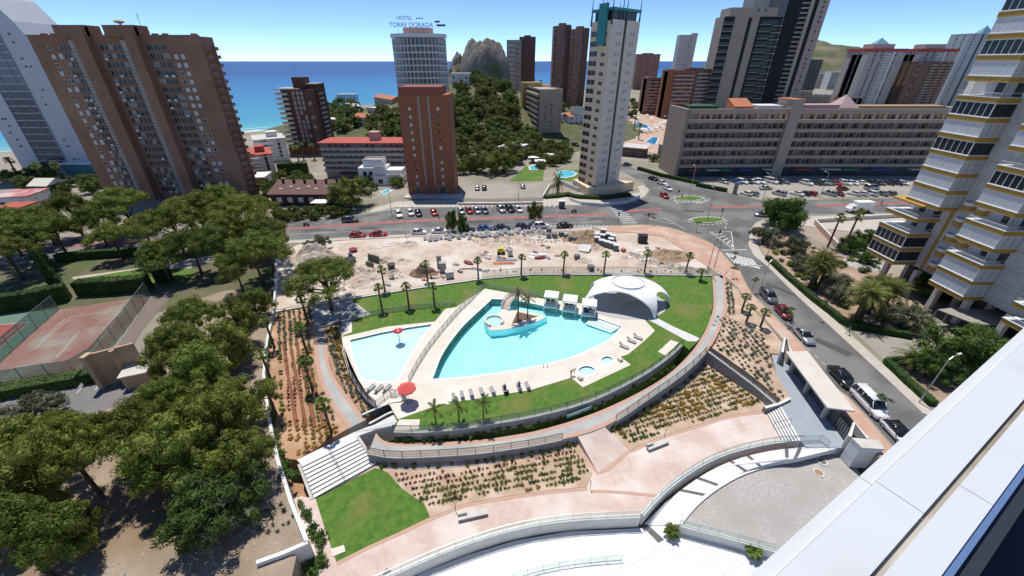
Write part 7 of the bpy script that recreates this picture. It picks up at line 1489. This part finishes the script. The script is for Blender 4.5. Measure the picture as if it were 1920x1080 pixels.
def bagm(seed):
    b=MB(); b.sphere((0,0,.5),.62,10,7,sz=.85)
    for k,v in enumerate(b.v): q=1+.22*mnoise.noise(Vector(v)*2.2+Vector((seed,0,0))); b.v[k]=(v[0]*q,v[1]*q,max(0,v[2]*q))
    return b.mesh('sack',sack)
bags=[bagm(i*3.3) for i in range(4)]; rimm=MB().wall([(.3*math.cos(2*math.pi*i/10),.3*math.sin(2*math.pi*i/10)) for i in range(10)],.06,.95,1.1,closed=True).mesh('sack_neck',sack)
for i in range(46):
    t=i/45; p=(800+t*215+rnd.uniform(-4,4),452-t*17+rnd.uniform(-5,4)-(3 if t<.2 else 0)); c=W(*p); q=thing('rubble_sack','bulging white rubble sack in the long heap beside the road','sack',(c.x,c.y,.02),rnd.uniform(0,6),'rubble sacks along the road',rnd.uniform(.75,1.15)); O('sack_body',rnd.choice(bags),q); O('sack_neck',rimm,q)
blockm=M('grey_blocks',(.2,.21,.22),(.15,.155,.165),2,rough=.9,bump=.4); wrap=M('pale_wrap',(.6,.6,.58),rough=.6); pal=MB()
for x in(-.5,0,.5): pal.box(x-.06,x+.06,-.6,.6,0,.1)
for y in(-.5,-.17,.17,.5): pal.box(-.62,.62,y-.07,y+.07,.1,.13)
palm_=pal.mesh('pallet',M('pallet_wood',(.4,.28,.17),rough=.9)); blk=MB()
for z in range(4):
    for x in range(3): blk.box(-.58+x*.39,-.58+x*.39+.37,-.56,.56,.14+z*.27,.14+z*.27+.255)
blkm=blk.mesh('block_stack',blockm); topm=MB().box(-.6,.6,-.58,.58,1.22,1.27).mesh('top_wrap',wrap)
PALP=[(130,350),(215,365),(290,350),(360,375),(200,440),(270,460),(340,480),(400,510),(225,290),(330,420),(140,400)]
for i,p in enumerate(PALP): c=W(*zU(*p)); q=thing('block_pallet','pallet of grey blocks with pale wrapped top in the site corner','pallet',(c.x,c.y,.02),R(-20),'block pallets in the site corner',1.15); O('pallet',palm_,q); O('block_stack',blkm,q); O('top_wrap',topm,q)
for i,p in enumerate([(1100,120),(1100,190),(1180,190),(1270,170),(1340,200),(1400,230),(1460,240),(1520,230),(1490,490),(1680,640),(1500,180)]): 
    c=W(*zT(*p)); q=thing('block_pallet',['pallet of dark blocks beside the sack heap','pallet of dark blocks by the wire fence'][0 if p[1]<400 else 1],'pallet',(c.x,c.y,.02),R(rnd.uniform(-15,15)),'block pallets by the sacks' if p[1]<400 else 'block pallets by the wire fence'); O('pallet',palm_,q); O('block_stack',blkm,q)
def stackbox(label,px,dims,mat,rz=0,name='crate',cat='crate',lid=None):
    c=W(*px); t=thing(name,label,cat,(c.x,c.y,.02),rz); n=4
    MB().box(-dims[0]/2,dims[0]/2,-dims[1]/2,dims[1]/2,.12,dims[2]).obj('box_body',mat,t); MB().box(-dims[0]/2-.05,dims[0]/2+.05,-dims[1]/2-.05,dims[1]/2+.05,dims[2],dims[2]+.06).obj('box_lid',lid or mat,t)
    for x in(-.4,.4): MB().box(x*dims[0]-.06,x*dims[0]+.06,-dims[1]/2,dims[1]/2,0,.12).obj('skid',bark,t)
stackbox('large black wrapped crate on the pale site corner',zU(765,400),(2.2,1.8,1.9),M('black_wrap',(.02,.02,.025),rough=.35),R(-10)); stackbox('tall grey machine cabinet among the debris',zS(1360,600),(1.,1.,2.9),concrete,.2,'cabinet','cabinet'); stackbox('grey concrete block stack beside the cabinet',zS(1410,660),(1.4,1.2,2.2),concrete,.1,'cabinet','cabinet'); stackbox('broken pale concrete box near the lawn wall',zS(1500,740),(1.6,1.4,1.5),lightconc,.3,'cabinet','cabinet'); stackbox('brown box on the pale site ground by the pallets',zU(505,530),(.9,.8,.7),terracotta,.4); stackbox('silver grey cabinet beside the yellow machine',zT(565,440),(1.1,.9,1.5),galv,.1,'cabinet','cabinet')
t=thing('portable_machine','yellow construction machine with frame on the site','machine',W(*zT(440,410))); MB().box(-.9,.9,-.6,.6,.4,1.1).obj('housing',M('yellow_paint',(.6,.5,.08),rough=.5),t); MB().box(-.7,.5,-.5,.5,1.1,1.5).obj('engine_cover',M('yellow_paint',(.6,.5,.08)),t)
wm_=MB().tube((0,-.1,0),(0,.1,0),.35,n=14).mesh('wheel',tyre)
for x in(-.6,.6):
    for y in(-.65,.65): O('wheel',wm_,t,(x,y,.35))
def tub(label,px,r,col,h=.6):
    c=W(*px); t=thing('plastic_tub',label,'tub',(c.x,c.y,.02)); MB().tube((0,0,0),(0,0,h),r*.8,r,n=16).obj('shell',M('tub_%d'%px[0],col,rough=.6),t); MB().wall([(r*math.cos(2*math.pi*i/16),r*math.sin(2*math.pi*i/16)) for i in range(16)],.08,h-.05,h+.06,closed=True).obj('rim',M('tub_%d'%px[0],col),t)
tub('dark red round tub on the bare site',zS(168,380),.95,(.2,.02,.04)); tub('black round tub with lid near the debris rows',zS(125,520),1.3,(.03,.032,.04),.7); tub('dark grey conical tub near the site wall',zS(697,620),.85,(.05,.055,.06),1.1); tub('blue grey tub on top of the black tub',zS(135,475),.5,(.1,.12,.17),1.2)
def boat(label,px,col,L,rz):
    c=W(*px); t=thing('upturned_hull',label,'boat hull',(c.x,c.y,.02),rz); b=MB(); secs=[]
    for k in range(9): s=-1+k/4; w0=.75*(1-abs(s)**2.2)+.02; secs.append([(s*L/2,-w0,0),(s*L/2,-w0*.7,.35*(1-abs(s)**3)+.02),(s*L/2,0,.5*(1-abs(s)**3)+.03),(s*L/2,w0*.7,.35*(1-abs(s)**3)+.02),(s*L/2,w0,0)])
    loft(b,secs); b.obj('hull',M('hull_%s'%str(col[0]),col,rough=.6),t,smooth=True); MB().box(-L*.4,L*.4,-.03,.03,.48,.56).obj('keel',M('hull_%s'%str(col[0]),col),t)
boat('maroon upturned hull on the site near the palm row',zS(1760,545),(.2,.04,.06),3.2,R(-40)); boat('maroon upturned hull under white sheets on the site',zT(980,475),(.18,.02,.04),3.4,R(15))
boards=M('weathered_board',(.4,.36,.32),(.5,.47,.44),1.,rough=.9)
def planks(label,px,n,L,rz,mat=boards,wd_=.25):
    c=W(*px); t=thing('plank_stack',label,'planks',(c.x,c.y,.02),rz); me=MB().box(-L/2,L/2,-wd_/2,wd_/2,0,.07).mesh('plank',mat)
    for i in range(n): O('plank',me,t,(rnd.uniform(-.3,.3),(i%4-1.5)*wd_*1.15,.075*(i//4)),rnd.uniform(-.05,.05))
for lab,p,n,L,rz,m in (('stack of long pipes and boards before the palm row',zT(520,500),10,4.6,.02,galv),('reddish boards lying before the palm row',zT(480,545),6,4.5,.02,terracotta),('dark beam lying near the maroon hull',zS(1740,615),2,3.2,.1,bark),('grey poles lying beside a palm',zT(150,640),4,4.,R(-25),metal),('white sheets lying beside the maroon hull',zT(960,420),7,4.,.05,white),('white boards fallen beside the sheets',zT(860,460),5,2.,R(-45),white),('pale boards near the dark debris',zT(250,430),5,1.8,.1,white2),('white long boards behind the site middle',zS(640,300),5,2.6,.08,white),('grey long sheets behind the site middle',zS(790,290),4,3.,.05,metal),('flat grey sheet leaning on the mound',zS(470,335),3,3.,.1,lightconc),('white debris boards at the street end',zU(800,640),8,2.4,.2,white2),('mixed boards beside the palms at the street end',zU(950,640),8,2.,-.3,lightconc),('brown timber at the street end',zU(1180,650),8,2.4,-.4,terracotta),('pale slabs lying by the pallets',zU(720,520),5,1.8,.1,white),('white plates beside the brown box',zU(540,610),5,2.2,-.1,white)): planks(lab,p,n,L,rz,m)
for lab,p,L,n,h in (('row of rusty green metal gratings leaning in a stack',zS(450,530),3.4,9,1.7),('shorter stack of green metal gratings',zS(400,590),2.4,6,1.)):
    c=W(*p); t=thing('grating_stack',lab,'gratings',(c.x,c.y,.02),R(-28)); me=MB()
    for k in range(8): me.box(-.02,.02,-.6+k*.16,-.56+k*.16,0,h)
    me.box(-.03,.03,-.62,.6,0,.06); me.box(-.03,.03,-.62,.6,h-.06,h); mm=me.mesh('grating',M('rusty_green',(.16,.19,.14),(.22,.2,.15),1.5,rough=.8,metal=.2))
    for i in range(n): q=O('grating',mm,t,(-L/2+L*i/n,0,0)); q.rotation_euler=(0,R(12),R(60))
dm_=[white2,boards,metal,terracotta,concrete,darkmetal]
SP=[(1,1)]
for i in range(34):
    p=rnd.choice([zT(rnd.uniform(60,330),rnd.uniform(380,560)),zT(rnd.uniform(380,700),rnd.uniform(300,520)),zT(rnd.uniform(760,1100),rnd.uniform(300,500)),zS(rnd.uniform(150,760),rnd.uniform(640,860)),zS(rnd.uniform(1060,1650),rnd.uniform(560,780)),zU(rnd.uniform(720,1500),rnd.uniform(480,700))])
    c=W(*p); t=thing('site_scrap','small pile of broken boards and scrap on the bare building site','scrap',(c.x,c.y,.03),rnd.uniform(0,3),'scrap piles on the building site')
    for k in range(4): q=MB().box(-rnd.uniform(.3,.9),rnd.uniform(.3,.9),-rnd.uniform(.05,.4),rnd.uniform(.05,.4),.04+k*.08,.09+k*.08).obj('scrap_board',rnd.choice(dm_),t,rz=rnd.uniform(0,3)); q.rotation_euler.x=rnd.uniform(-.2,.2)
t=thing('sheet_shelter','tilted white corrugated sheets leaning on a mound','metal sheets',W(*zT(1600,370)),R(-25)); me=MB().add([(-.4,-1.2,.3),(.4,-1.2,.3),(.4,1.2,1.1),(-.4,1.2,1.1),(-.4,-1.2,.35),(.4,-1.2,.35),(.4,1.2,1.15),(-.4,1.2,1.15)],[(3,2,1,0),(4,5,6,7),(0,1,5,4),(1,2,6,5),(2,3,7,6),(3,0,4,7)]).mesh('sheet',white2)
for i in range(3): O('sheet',me,t,(-.9+i*.85,0,.02*i))
for x in(-1,1): MB().box(x-.05,x+.05,.9,1.0,0,1.1).obj('prop',bark,t)
t=thing('scaffold_frame','thin upright scaffold frame on the site','scaffold',W(*zT(1065,385))); b=MB()
for x in(-.6,.6): b.tube((x,0,0),(x,0,2.),.03,n=5)
for z in(.6,1.3,1.95): b.tube((-.6,0,z),(.6,0,z),.025,n=5)
b.obj('frame',galv,t); MB().box(-.7,.7,-.3,.3,0,.05).obj('foot_plate',boards,t)
MB().path([(.75*math.cos(2*math.pi*i/18),.4*math.sin(2*math.pi*i/18),.1) for i in range(19)],.1,6).obj('hose_ring',M('tan_hose',(.4,.28,.16),rough=.8),loc=W(*zT(1220,445)),label='tan coiled hose ring lying on the pale site',cat='hose')
# ================================================================ VEHICLES
def wang(p,q): a=W(*p); b=W(*q); return math.atan2(b.y-a.y,b.x-a.x)
ra=wang((660,442),(1000,430)); rf_=wang((750,395),(1040,388))
cols=['white','white','black','red','silver','red','silver','grey','silver','black','white']; kinds=['suv','hatch','hatch','hatch','hatch','sedan','hatch','hatch','suv','suv','hatch']
for i,p in enumerate(((658,150),(712,142),(748,145),(820,142),(945,135),(980,132),(1018,133),(1052,133),(1128,127),(1168,126),(1207,127))):
    c=W(*zB(p[0],p[1]+10)); n_='%s %s in the angled row of bays across the road'%(cols[i],{'suv':'off road car','hatch':'hatchback','sedan':'saloon'}[kinds[i]]); car(kinds[i],cols[i],(c.x,c.y,.02),rf_+R(-72),n_,'cars in the angled bays',detail=False)
for p,k,cl_,lab in((zB(465,262),'hatch','red','red hatchback half hidden by the bare bank'),(zB(560,257),'sedan','red','red saloon parked alongside the bare site'),(zB(748,248),'hatch','white','white hatchback parked behind the sack heap start'),(zB(845,242),'sedan','white','white saloon parked behind the sack heap'),(zB(968,235),'sedan','black','black saloon parked beside the roadside trees'),(zB(1052,230),'hatch','blue','blue hatchback parked between black cars'),(zB(1130,226),'sedan','dark_blue','dark saloon parked next to the blue hatchback'),(zB(1228,222),'hatch','dark_blue','dark blue hatchback behind the white rubble sacks'),(zA(440,82),'suv','white','white off road car parked beside a roadside tree'),(zA(567,80),'sedan','black','black saloon at the end of the roadside row')):
    c=W(*p); car(k,cl_,(c.x,c.y+.8,.02),ra,lab,None,detail=False)
c=W(*zB(435,186)); car('suv','grey',(c.x,c.y,.02),ra,'dark grey off road car driving on the far lane',detail=False)
for p,cl_,lab in(((895,355),'silver','silver hatchback in the small car park by the brick block'),((908,355),'black','black hatchback in the small car park by the brick block'),((980,352),'silver','silver hatchback alone in the small car park')): c=W(*p); car('hatch',cl_,(c.x,c.y,.02),R(95),lab,detail=False)
far=[(650,'silver'),(720,'blue'),(752,'white'),(785,'black'),(818,'white'),(850,'white'),(950,'black'),(990,'grey'),(1115,'white'),(1165,'black'),(1190,'black'),(1220,'silver'),(1247,'grey'),(1280,'red'),(1330,'white'),(1372,'white'),(1430,'white'),(1490,'black'),(1525,'grey'),(1570,'black'),(1615,'dark_blue'),(1655,'white')]
for i,(x,cl_) in enumerate(far):
    c=W(*zF(x,430 if x<1100 else 438)); car(['hatch','sedan','suv'][i%3],cl_,(c.x,c.y,.02),R(-62),'%s car in the far bay row under the long brown hotel'%cl_.replace('_',' '),'cars in the far bay row',detail=False)
c=W(*zF(915,428)); car('van','white',(c.x,c.y,.02),R(-62),'white van in the far bay row under the long hotel',detail=False)
near=[(775,'white'),(812,'silver'),(960,'silver'),(1060,'white'),(1100,'black'),(1138,'red'),(1240,'silver'),(1285,'dark_red'),(1380,'white'),(1420,'white'),(1470,'white'),(1530,'grey'),(1580,'grey')]
for i,(x,cl_) in enumerate(near):
    c=W(*zF(x,497)); car(['hatch','hatch','suv','sedan'][i%4],cl_,(c.x,c.y,.02),R(118),'%s car in the bay row beside the main road'%cl_.replace('_',' '),'cars in the near bay row',detail=False)
for p,k,cl_,rz,lab in((zF(885,466),'sedan','silver',R(5),'silver saloon driving through the car park aisle'),(zF(1318,470),'hatch','dark_red',R(5),'dark red hatchback in the car park aisle'),(zF(1480,466),'van','silver',R(5),'silver van in the car park aisle'),(zF(253,413),'sedan','black',R(-60),'black saloon leading the queue in the side street'),(zF(305,438),'hatch','white',R(-60),'white hatchback second in the side street queue'),(zF(335,468),'hatch','white',R(-75),'white hatchback third in the side street queue'),(zF(315,510),'hatch','red',R(-80),'small red hatchback at the mouth of the side street'),(zF(862,616),'hatch','silver',R(170),'silver hatchback turning at the street corner'),(zF(105,332),'sedan','grey',R(0),'grey saloon passing behind the cream tower podium'),((1052,230),'hatch','white',R(10),'white hatchback parked on the side street hill'),((1062,264),'hatch','black',R(-50),'black hatchback on the sloping side street'),((1079,274),'suv','black',R(-50),'black off road car lower on the sloping side street'),((4,372),'sedan','silver',R(0),'silver saloon among trees at the club buildings')):
    c=W(*p) if p[1]>290 else WH(*p); car(k,cl_,(c.x,c.y,c.z+.02),rz,lab,detail=False)
sa_=wang((1420,535),(1640,765))
for p,k,cl_,lab,rc in(((1436,560),'suv','grey','dark grey car parked foremost on the curving street',None),((1464,590),'hatch','dark_red','red hatchback parked behind the dark grey car',None),((1502,634),'sedan','silver','silver saloon parked by the tall wall end of the canopy',None),((1572,712),'sedan','black','black saloon parked along the canopy',None),((1622,762),'van','white','white van parked behind the black saloon',None),((1676,818),'hatch','white','white hatchback with black roof parked near the gate building','black')):
    c=W(*p); car(k,cl_,(c.x+.3,c.y,.02),sa_,lab,roofc=rc)
t=thing('box_truck','white box truck driving along the main road','truck',W(*zF(1400,592)),wang((1720,384),(1530,388))); MB().box(-3.6,1.6,-1.15,1.15,.9,3.3).obj('cargo_box',white,t); b=MB(); loft(b,[[(x,s_*1.05,z) for s_,z in((1,.5),(1,zt),(.85,zt+.1),(-.85,zt+.1),(-1,zt),(-1,.5))] for x,zt in((1.75,2.3),(2.6,2.25),(3.3,1.4),(3.5,1.2))]); b.obj('cab',PAINT['white'],t); MB().box(2.2,2.9,-1.07,1.07,1.4,2.05).obj('cab_windows',carglass,t); MB().box(-3.5,3.3,-.5,.5,.5,.9).obj('chassis',darkmetal,t)
wm2=MB().tube((0,-.14,0),(0,.14,0),.45,n=16).mesh('wheel',tyre)
for x in(-2.4,2.5):
    for y in(-.95,.95): O('wheel',wm2,t,(x,y,.45))
def moped(label,px,rz):
    c=W(*px); t=thing('scooter',label,'scooter',(c.x,c.y,.02),rz); b=MB(); loft(b,[[(x,y,z) for y,z in((-.13,z0),(.13,z0),(.16,z1),(-.16,z1))] for x,z0,z1 in((-.8,.55,.75),(-.3,.3,.8),(.1,.25,.45),(.45,.3,.95),(.6,.6,1.0))]); b.obj('body',PAINT['black'],t); w=MB().tube((0,-.06,0),(0,.06,0),.26,n=12).mesh('wheel',tyre)
    for x in(-.6,.65): O('wheel',w,t,(x,0,.26))
    MB().tube((.5,-.3,1.05),(.5,.3,1.05),.025,n=5).obj('handlebar',darkmetal,t); MB().box(-.75,-.1,-.15,.15,.78,.86).obj('seat',plastic,t)
    person('helmeted person riding the scooter '+label.split('scooter ')[-1],(c.x,c.y,.42),rz,sitting(),greycl,blackcl,hat=PAINT['white'])
moped('dark scooter on the far side of the main road',(575,424),ra); moped('dark scooter by the zebra crossing',(1076,399),ra+math.pi)
person('pedestrian in pale blue shirt walking on the pavement by the hedge',W(1588,628)+Vector((0,0,.14)),R(120),standing(.25),bluecl,greycl); person('pedestrian in dark clothes standing by the main road bays',W(823,412)+Vector((0,0,.02)),R(0),standing(.2),blackcl,blackcl); person('pedestrian waiting at the side street island',W(1278,372)+Vector((0,0,.02)),R(-90),standing(.1),greycl,blackcl); person('pedestrian crossing by the box truck',W(1651,386)+Vector((0,0,.02)),R(90),standing(.25),greycl,blackcl)
# ================================================================ STREET FURNITURE
def lamp(label,px,h,rz,arm=1.6,z=0,group=None):
    t=thing('street_lamp',label,'street lamp',W(*px,z),rz,group); MB().tube((0,0,0),(0,0,h),.1,.06,n=8).obj('pole',galv,t); MB().path([(0,0,h-.1),(arm*.4,0,h+.3),(arm,0,h+.4)],.045,6).obj('arm',galv,t); MB().prism([(arm-.1,-.14),(arm+.6,-.1),(arm+.6,.1),(arm-.1,.14)],h+.32,h+.46).obj('lamp_head',lightconc,t); MB().box(-.18,.18,-.18,.18,0,.12).obj('base_plate',metal,t)
for p,h,rz,lab in(((1324,516),8.5,R(90),'wooden toned lamp post at the back lawn corner'),((1338,505),9.5,R(60),'tall grey lamp post at the site end of the pink pavement'),(zF(455,512),10,R(90),'lamp post on the oval island by the queue'),(zF(557,642),9,R(90),'lamp post on the oval island at the crossing'),(zG(195,483),7.5,R(30),'curved arm lamp post beside the dark grey parked car'),(zG(238,300),7,R(200),'lamp post at the start of the long hedge'),(zG(938,972),7.5,R(20),'curved arm lamp post by the corner hedge'),(zB(625,148),8,R(-90),'lamp post beside the angled bays'),(zB(688,248),8,R(90),'lamp post on the near kerb by the bare site'),((972,376),9,R(-90),'lamp post in the small car park'),(zF(870,525),8,R(90),'lamp post at the car park kerb left end'),(zF(1190,515),8,R(90),'lamp post at the car park kerb middle'),((1118,372),8,R(0),'lamp post on the pavement before the cream tower')): lamp(lab,p,h,rz)
def signal(label,px,h,rz):
    t=thing('traffic_light',label,'traffic light',W(*px),rz); MB().tube((0,0,0),(0,0,h),.07,n=7).obj('pole',metal,t); MB().box(-.15,.15,-.15,.15,h-.9,h).obj('signal_head',plastic,t)
    for k,c_ in enumerate(((.3,.02,.02),(.3,.15,.02),(.02,.15,.05))): MB().tube((0,-.16,h-.2-k*.27),(0,-.19,h-.2-k*.27),.09,n=8).obj('lens',M('lens_%d'%k,c_,rough=.3),t)
for p,lab in((zF(632,632),'traffic light on the oval island at the crossing'),(zF(55,655),'traffic light by the zebra over the main road'),(zU(840,150),'traffic light on the curved pink pavement'),(zF(615,760),'traffic light by the hatched triangle'),(zF(390,520),'traffic light beside the oval island of the queue')): signal(lab,p,3.2,R(20))
t=thing('totem_sign','tall narrow advertising totem at the car park entrance','sign',W(*zF(710,490))); MB().box(-.7,.7,-.15,.15,.3,3.8).obj('panel',M('totem_panel',(.28,.25,.22),rough=.6),t); MB().box(-.8,.8,-.25,.25,0,.3).obj('base',concrete,t)
t=thing('kiosk','small white kiosk box on the far pavement','kiosk',W(1053,390)); MB().box(-.9,.9,-.6,.6,0,2.2).obj('cabin',M('kiosk_grey',(.12,.12,.13),rough=.5),t); MB().box(-1.1,1.1,-.8,.8,2.2,2.4).obj('roof',white,t)
fence('car_park_wall_fence','low fence along the small car park by the brick block',WL([(858,378),(935,378),(1018,376)],.1),1.,3.,panel=glassmat('pale_panel',(.9,.88,.85),op=.4),mat=cream)
rwall('low_wall','low beige wall along the small car park',WL([(858,380),(935,380),(1018,378)],.9),.3,0,cream)
rwall('low_wall','white curved wall of the small pool terrace by the cream tower',WL([(1018,366),(1030,346),(1052,338),(1085,352)],1.4),.3,0,white); rwall('low_wall','white wall along the pavement below the cream tower',WL([(1068,370),(1090,378),(1130,381),(1175,376),(1200,366)],1.),.3,0,white)
fence('court_fence','tall mesh fence between the two tennis courts',WL(zz(zH,(0,885),(135,760),(272,640)),.02),3.,3.2,panel=glassmat('green_mesh',(.72,.82,.78),op=.25),mat=metal,postr=.04); fence('court_fence','tall mesh fence along the far right of the worn court',WL(zz(zH,(440,900),(560,760),(690,578)),.02),3.,3.2,panel=MATS['green_mesh'],mat=metal,postr=.04); fence('court_fence','low mesh fence along the near side of the worn court',WL(zz(zH,(0,1005),(200,970),(380,943),(440,895)),.02),3.,3.2,panel=MATS['green_mesh'],mat=metal,postr=.04)
# saplings along the street
sap=[tree_proto('street_sapling',(lambda s:(pine_parts(s,.55,1.9,.7,4,.45,40,.22)[0],MB().tube((0,0,0),(0,0,2.2),.03,n=5)))(600+i),broadm,'sapling','tree') for i in range(2)]
for i,p in enumerate((zL(175,170),zL(400,395),zG(335,590),zM(1370,230),zU(905,165),zU(1515,250),zG(82,330),zL(45,80),zB(715,120),zF(690,900))): place(sap[i%2],USED,W(*p),None,rnd.uniform(.9,1.2),'thin staked sapling along the street pavement','saplings along the streets')
# hotel pools behind the long hotel
ZP=ZW(1160,180,6.75)
sheet('hotel_pool_terrace',[(1168,268),(1172,232),(1195,212),(1262,222),(1262,250),(1256,290),(1215,285)],M('terrace_pink',(.5,.36,.27),(.43,.31,.24),.4,rough=.9),z=.03,thick=.05)
hw_=M('hotel_pool_blue',(.03,.25,.5),(.04,.3,.55),.3,rough=.1)
def farpool(label,px,rimm_,mat,z=.06):
    P=WL(px,z); o=P[0]; t=thing('far_pool',label,'pool',o); MB().prism([(p-o).xy for p in P],-.06,.03).obj('water',mat,t); MB().wall([(p-o).xy for p in P],.6,-.05,.1,closed=True).obj('pool_rim',rimm_,t)
farpool('blue hotel pool with white parasols round it',zz(ZP,(185,335),(250,328),(340,360),(435,402),(400,432),(280,432),(185,395)),white,hw_); farpool('smaller blue hotel pool with a stepped edge',zz(ZP,(335,580),(420,522),(510,530),(470,612),(405,606)),white,hw_); farpool('small turquoise pool with white rim beside the cream tower',[(1044,322),(1058,320),(1072,321),(1082,326),(1074,331),(1056,334),(1046,333)],white,M('turq_water',(.1,.5,.6),rough=.1)); farpool('small turquoise pool with loungers left of the cream tower',[(992,313),(1005,309),(1018,308),(1020,313),(1006,318),(994,319)],white,M('turq_water',(.1,.5,.6)))
farpool('tiny turquoise villa pool beside the white cubic house',[(714,360),(730,354),(734,358),(720,366)],white,M('turq_water',(.1,.5,.6)))
sheet('cream_tower_lawn',[(1040,335),(1046,318),(1086,318),(1090,330),(1070,340)],grassm,z=.02,thick=.05); sheet('villa_lawn',[(955,340),(985,312),(1020,318),(1018,340)],grassm,z=.02,thick=.05)
ump=MB(); v=[(0,0,2.7)]+[(1.5*math.cos(2*math.pi*i/8),1.5*math.sin(2*math.pi*i/8),2.2) for i in range(8)]; ump.add(v,[(0,1+i,1+(i+1)%8) for i in range(8)]); umm=ump.mesh('canopy',white); upl=MB().tube((0,0,0),(0,0,2.65),.04,n=5).mesh('pole',white)
for i in range(34):
    x,y=rnd.choice([(rnd.uniform(200,640),rnd.uniform(260,320)),(rnd.uniform(430,680),rnd.uniform(330,450)),(rnd.uniform(120,260),rnd.uniform(190,300)),(rnd.uniform(250,480),rnd.uniform(440,480))]); t=thing('white_parasol','white parasol among the sun loungers of the hotel pools','parasol',W(*ZP(x,y)),0,'parasols at the hotel pools'); O('canopy',umm,t); O('pole',upl,t)
for p,lab in(((1000,305),'beige square parasol in the villa garden'),((1028,300),'large white square parasol in the villa garden'),((1012,312),'white square parasol beside the villa pool'),((604,392),'white marquee in the garden of the dark terrace building')): t=thing('square_parasol',lab,'parasol',W(*p)); MB().add([(-2.4,-2,2.5),(2.4,-2,2.5),(2.4,2,2.5),(-2.4,2,2.5),(0,0,3.1)],[(0,1,4),(1,2,4),(2,3,4),(3,0,4),(3,2,1,0)]).obj('canopy',white,t); MB().tube((0,0,0),(0,0,3.),.06).obj('pole',metal,t)
# low walled yard on the right
rwall('yard_wall','low tan wall around the paved yard across the street',WL(zz(zF,(1170,635),(1300,770),(1330,745)),1.5),.3,0,M('tan_pink_wall',(.45,.32,.26),rough=.9)); rwall('yard_wall','pale wall between paved yard and main road',WL(zz(zF,(1170,632),(1400,615),(1700,600)),1.2),.3,0,cream); sheet('paved_yard',zz(zF,(1000,690),(1170,640),(1420,622),(1720,605),(1560,700),(1340,745),(1230,775)),M('yard_paving',(.36,.28,.23),(.3,.25,.21),.5,rough=.9),z=.03,thick=.05)
gardm=M('garden_soil',(.33,.23,.16),(.26,.18,.12),.3,rough=.97,bump=.4,c3=(.4,.31,.23),sc3=.15)
sheet('palm_garden_soil',zz(zG,(180,200),(300,180),(420,230),(600,300),(700,330),(900,440),(980,560),(900,668),(620,618),(580,596),(330,390),(240,305)),gardm,z=.05,thick=.05); sheet('corner_bed_soil',zz(zG,(800,795),(900,790),(1100,720),(1300,740),(1250,900),(1040,980)),gardm,z=.05,thick=.05); sheet('tower_drive',zz(zG,(640,640),(900,680),(980,570),(1100,640),(1400,640),(1300,740),(1100,715),(900,780),(790,785)),M('drive_paving',(.32,.29,.26),(.27,.25,.22),.4,rough=.92),z=.045,thick=.05)
t=thing('round_steps','pale round steps under the lowest balconies','steps',W(*zG(680,335)))
for k in range(4): MB().prism([((3.6-.5*k)*math.cos(2*math.pi*i/24),(3.6-.5*k)*math.sin(2*math.pi*i/24)) for i in range(24)],0,.14*(k+1)).obj('step',lightconc,t)
for p,lab in((zG(495,600),'round drain cover on the street'),):
    t=thing('manhole_cover',lab,'manhole',W(*p)+Vector((0,0,.012))); MB().tube((0,0,0),(0,0,.01),.35,n=16).obj('lid',darkmetal,t)

fur=M('furrow_mulch',(.2,.075,.04),(.28,.12,.07),2.,rough=.97,bump=1.,bscale=8)
for k in range(4):
    P=[W(530+k*13+t*.55*k+t*3.2,640+t*20,-.2-.09*t) for t in range(9)]; P=[Vector((p.x+.12*mnoise.noise(p),p.y,zleft(p)+.02)) for p in P]; o_=P[0]
    MB().path([p-o_ for p in P],[.22+.1*mnoise.noise(p*1.3) for p in P],7).obj('mulch_ridge',fur,loc=o_,label='dark red mulch ridge between the planted rows of the red bed',cat='mulch',group='mulch ridges in the red bed')

for o in [o for o in C.objects if o.parent is None and o.location.y==-500]:
    for c_ in list(o.children): bpy.data.objects.remove(c_)
    bpy.data.objects.remove(o)
